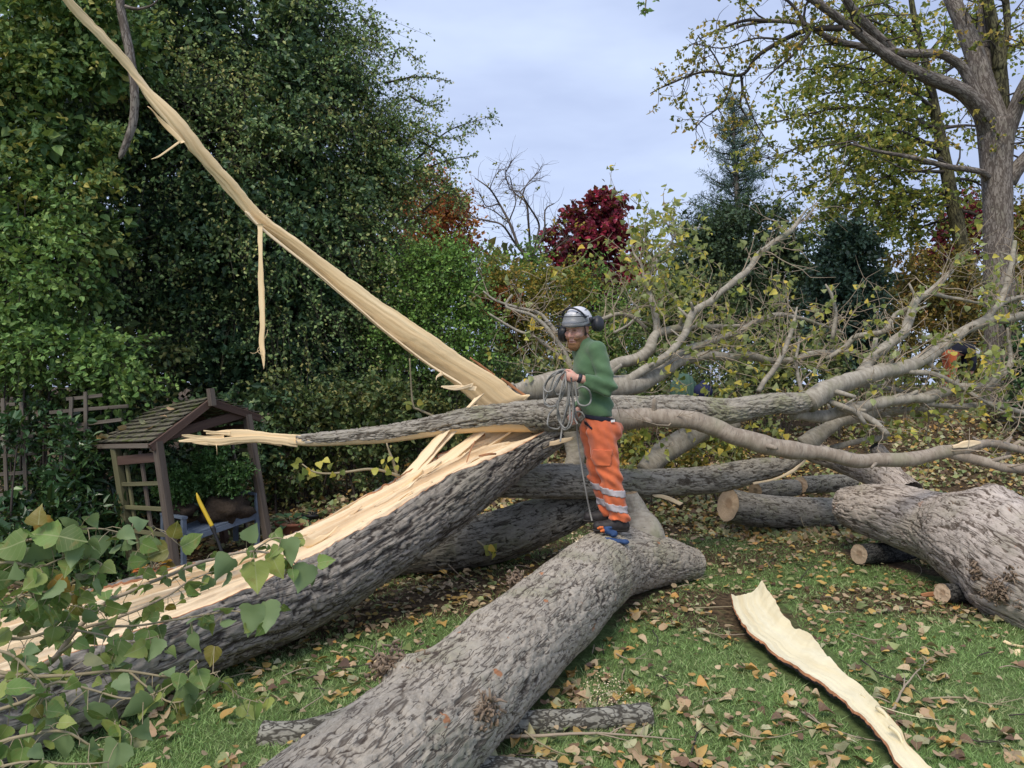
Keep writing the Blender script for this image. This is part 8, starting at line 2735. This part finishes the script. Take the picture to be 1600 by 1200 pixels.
# ------------------------------------------------------------------ the leafy poplar branch that fills the lower left corner
M['poplar'] = leaf_mat('poplar_leaf', [(0.075, 0.145, 0.038), (0.105, 0.185, 0.050), (0.15, 0.23, 0.065), (0.23, 0.27, 0.075)], 0.32, 0.5, (0.20, 0.28, 0.13), 0.25, veins=2.6)
M['poplar_y'] = leaf_mat('poplar_leaf_turning', [(0.20, 0.20, 0.045), (0.30, 0.23, 0.045), (0.42, 0.24, 0.045), (0.26, 0.15, 0.045)], 0.3, 0.5, (0.30, 0.30, 0.15), veins=3.0)
PB = thing('poplar_branch', 'leafy green poplar branch reaching in front of the split trunk, lower left', 'branch', W(-60, 1040, 2.2))
br = np.random.default_rng(21)
stems = [
    [(-90, 1075, 9, 2.15), (20, 1052, 7.5, 2.2), (80, 1035, 6.5, 2.22), (118, 985, 5.5, 2.26), (170, 940, 4.5, 2.3), (250, 905, 3.6, 2.36), (330, 874, 3.0, 2.42), (395, 862, 2.5, 2.46), (440, 872, 2.0, 2.48), (475, 888, 1.4, 2.5)],
    [(118, 985, 4.0, 2.26), (200, 960, 3.2, 2.3), (262, 930, 2.6, 2.34), (300, 905, 2.0, 2.36), (330, 893, 1.4, 2.38)],
    [(-60, 1040, 5, 2.0), (60, 1056, 4.2, 2.02), (140, 1050, 3.6, 2.05), (200, 1048, 3.0, 2.08), (260, 1058, 2.4, 2.1), (300, 1062, 1.8, 2.12), (345, 1048, 1.2, 2.14)],
    [(95, 1018, 3.6, 2.22), (150, 985, 3.0, 2.2), (230, 975, 2.4, 2.24), (300, 965, 2.0, 2.28), (360, 955, 1.6, 2.32), (410, 965, 1.2, 2.34), (428, 938, 0.9, 2.36)],
    [(-60, 862, 4.5, 1.95), (30, 848, 3.4, 1.98), (95, 832, 2.6, 2.02), (150, 826, 1.9, 2.06), (205, 835, 1.2, 2.1)],
    [(-60, 930, 4.5, 1.9), (20, 910, 3.8, 1.94), (70, 925, 3.0, 1.97), (120, 905, 2.2, 2.0), (160, 880, 1.4, 2.03)],
    [(-60, 985, 4.5, 2.05), (30, 998, 3.6, 2.06), (90, 985, 3.0, 2.08), (150, 990, 2.4, 2.1), (200, 1005, 1.8, 2.12), (245, 995, 1.2, 2.14)],
    [(-60, 1120, 5, 1.85), (30, 1100, 4.0, 1.88), (90, 1065, 3.2, 1.9), (150, 1080, 2.6, 1.93), (210, 1092, 2.2, 1.95), (265, 1072, 1.6, 1.98), (310, 1035, 1.1, 2.0)],
    [(-60, 1180, 5, 1.75), (40, 1150, 3.8, 1.78), (100, 1145, 3.0, 1.8), (160, 1172, 2.4, 1.83), (205, 1150, 1.6, 1.86), (178, 1130, 1.0, 1.86)],
    [(200, 1048, 2.4, 2.08), (260, 1095, 2.0, 2.06), (300, 1090, 1.8, 2.06), (345, 1065, 1.4, 2.08), (372, 1088, 1.0, 2.1), (410, 1100, .8, 2.12)],
    [(-40, 1205, 4, 1.7), (50, 1190, 3, 1.72), (120, 1195, 2.2, 1.75), (170, 1190, 1.4, 1.78)],
    [(230, 905, 2.6, 2.34), (238, 880, 2.0, 2.33), (225, 850, 1.5, 2.33), (243, 825, 1.0, 2.33)],
    [(395, 862, 1.8, 2.46), (430, 840, 1.4, 2.47), (455, 848, 1.0, 2.48)],
    [(-40, 950, 3.5, 2.1), (30, 945, 2.8, 2.12), (75, 960, 2.2, 2.14), (110, 945, 1.6, 2.16), (150, 955, 1.0, 2.18)],
    [(-50, 1010, 4, 1.8), (20, 1025, 3.2, 1.82), (70, 1075, 2.6, 1.84), (60, 1110, 2.0, 1.86), (90, 1130, 1.2, 1.88)],
]
stemP = []
PB2 = thing('poplar_branch', 'upper leafy poplar branch at the left edge, in front of the laurels', 'branch', W(-60, 900, 1.95))
UP = (4, 5, 13, 15, 16)
stems += [[(-60, 890, 4, 1.9), (10, 880, 3.2, 1.93), (60, 885, 2.4, 1.96), (110, 870, 1.6, 2.0), (140, 878, 1.0, 2.02)],
          [(-60, 965, 4, 2.0), (0, 955, 3.2, 2.02), (40, 930, 2.6, 2.05), (85, 940, 2.0, 2.08), (120, 925, 1.2, 2.1)]]
for i, rows in enumerate(stems):
    P = catmull(px_path(rows), 0.02)
    P[:, 3] *= 0.72
    P[:, :3] += 0.004 * np.stack([fbm(P[:, :3] / .06, 2, 3 + i), fbm(P[:, :3] / .06, 2, 33 + i), fbm(P[:, :3] / .06, 2, 63 + i)], 1)
    o = tube(P, 8, None, True).link('stem', M['twig' if i < 2 else 'twig_pale'], PB2 if i in UP else PB)
    stemP.append(P)
LT = [poplar_tpl(0.22, 11), poplar_tpl(0.40, 12), poplar_tpl(-0.18, 13), poplar_tpl(0.58, 14), poplar_tpl(0.12, 15)]
leafmesh = {}
petg = Geo()


def branch_leaf(base, dr, nr, size, kind='poplar', root=None):
    """One leaf of the branch: shares its mesh with leaves of the same form."""
    root = PB if root is None else root
    from mathutils import Matrix
    t = int(br.integers(5))
    key = (kind, t, int(br.integers(4)))
    if key not in leafmesh:
        g = Geo()
        batch(LT[t], np.zeros((1, 3)), np.array([[1.0, 0, 0]]), np.array([[0, 0, 1.0]]), np.array([1.0]), np.array([[br.random(), br.random(), 0]]), g)
        o = g.link('leaf', M[kind], root)
        leafmesh[key] = o.data
    else:
        o = bpy.data.objects.new('leaf', leafmesh[key])
        COL.objects.link(o)
        o.parent = root
        o.matrix_parent_inverse = inv_of(root)
    d = norm(np.asarray(dr, float)[None])[0]
    s = norm(np.cross(nr, d)[None])[0]
    u = np.cross(d, s)
    m = np.eye(4)
    m[:3, 0], m[:3, 1], m[:3, 2], m[:3, 3] = d * size, s * size, u * size, base
    o.matrix_basis = Matrix(m.tolist())
    return o


def petiole(a, b):
    m = (a + b) / 2 + np.array([0, 0, .006])
    tube(np.array([[*a, .0013], [*m, .0011], [*b, .0010]]), 4, None, False, petg)


cnt = 0
dens = [36, 22, 26, 24, 26, 30, 26, 28, 24, 20, 17, 9, 8, 28, 22, 24, 26]
for si, (P, nl) in enumerate(zip(stemP, dens)):
    for k in range(nl):
        i = int(len(P) * (0.18 + 0.82 * (k + br.random()) / nl))
        i = min(i, len(P) - 1)
        a = P[i, :3]
        off = np.array([br.normal(0, .022), br.normal(0, .03), br.normal(-.012, .022)])
        b = a + off
        px_b = CX + F * b[0] / b[1]
        dr = np.array([br.normal(0.15, .8), br.normal(-.1, .6), -abs(br.normal(.55, .5))])
        nr = np.array([br.normal(0, .8), -abs(br.normal(.5, .5)), br.normal(.35, .7)])
        if br.random() < .16: nr = -nr
        sz = br.uniform(.034, .064) * (0.9 if P[i, 1] > 2.3 else 1.0)
        branch_leaf(b, dr, nr, sz, 'poplar_y' if br.random() < .05 else 'poplar', PB2 if si in UP else PB)
        petiole(a, b)
        cnt += 1
# the leaves that stand out in the photograph: (px, py of the stalk end, pointing angle, length in px, depth, turned, kind)
for (px, py, ang, ln, d, flip, kd) in [
    (93, 838, 172, 52, 1.96, 0, 'poplar'), (93, 838, 350, 52, 1.95, 0, 'poplar'), (122, 822, 160, 34, 2.02, 1, 'poplar'), (78, 852, 215, 44, 1.97, 1, 'poplar'), (110, 848, 280, 40, 1.96, 1, 'poplar'), (40, 845, 200, 60, 1.93, 0, 'poplar'),
    (398, 878, 278, 50, 2.4, 0, 'poplar'), (448, 842, 285, 44, 2.46, 1, 'poplar'), (482, 882, 250, 46, 2.48, 1, 'poplar'), (497, 880, 15, 28, 2.5, 0, 'poplar'), (362, 872, 230, 42, 2.4, 1, 'poplar'), (385, 845, 60, 32, 2.43, 1, 'poplar'),
    (188, 1002, 262, 46, 2.1, 0, 'poplar'), (248, 998, 255, 36, 2.12, 1, 'poplar'), (232, 985, 260, 40, 2.14, 0, 'poplar'), (300, 990, 300, 34, 2.2, 1, 'poplar'), (395, 945, 262, 50, 2.3, 1, 'poplar'), (415, 940, 285, 48, 2.32, 1, 'poplar'), (425, 870, 300, 40, 2.46, 0, 'poplar'),
    (215, 920, 190, 20, 2.33, 0, 'poplar_y'), (240, 840, 250, 42, 2.32, 1, 'poplar'), (262, 858, 200, 40, 2.31, 0, 'poplar_y'), (284, 855, 30, 40, 2.33, 0, 'poplar'), (270, 840, 70, 30, 2.3, 0, 'poplar_y'), (225, 868, 220, 36, 2.3, 1, 'poplar'),
    (100, 1145, 265, 48, 1.8, 1, 'poplar'), (155, 1098, 255, 44, 1.9, 1, 'poplar'), (240, 1095, 200, 52, 1.94, 1, 'poplar'), (335, 1010, 260, 32, 2.2, 0, 'poplar_y'), (285, 1092, 50, 40, 2.05, 1, 'poplar'), (400, 1095, 265, 34, 2.12, 0, 'poplar'), (60, 820, 95, 34, 1.95, 0, 'poplar_y'), (180, 1130, 265, 70, 1.86, 0, 'poplar'), (185, 1160, 250, 60, 1.8, 1, 'poplar')]:
    b = W(px, py, d)
    dr = np.array([cos(radians(ang)), br.normal(-.05, .15), -sin(radians(ang + 180)) if False else sin(radians(ang))])
    nr = np.array([br.normal(0, .2), -.8 * (-1 if flip else 1), .45])
    branch_leaf(b, dr, nr, ln * d / F, kd)
    Pn = np.vstack(stemP)
    j = np.argmin(np.linalg.norm(Pn[:, :3] - b, axis=1))
    if np.linalg.norm(Pn[j, :3] - b) < .12: petiole(Pn[j, :3], b)
tag(petg.link('petioles', M['twig_pale'], PB), kind='stuff')
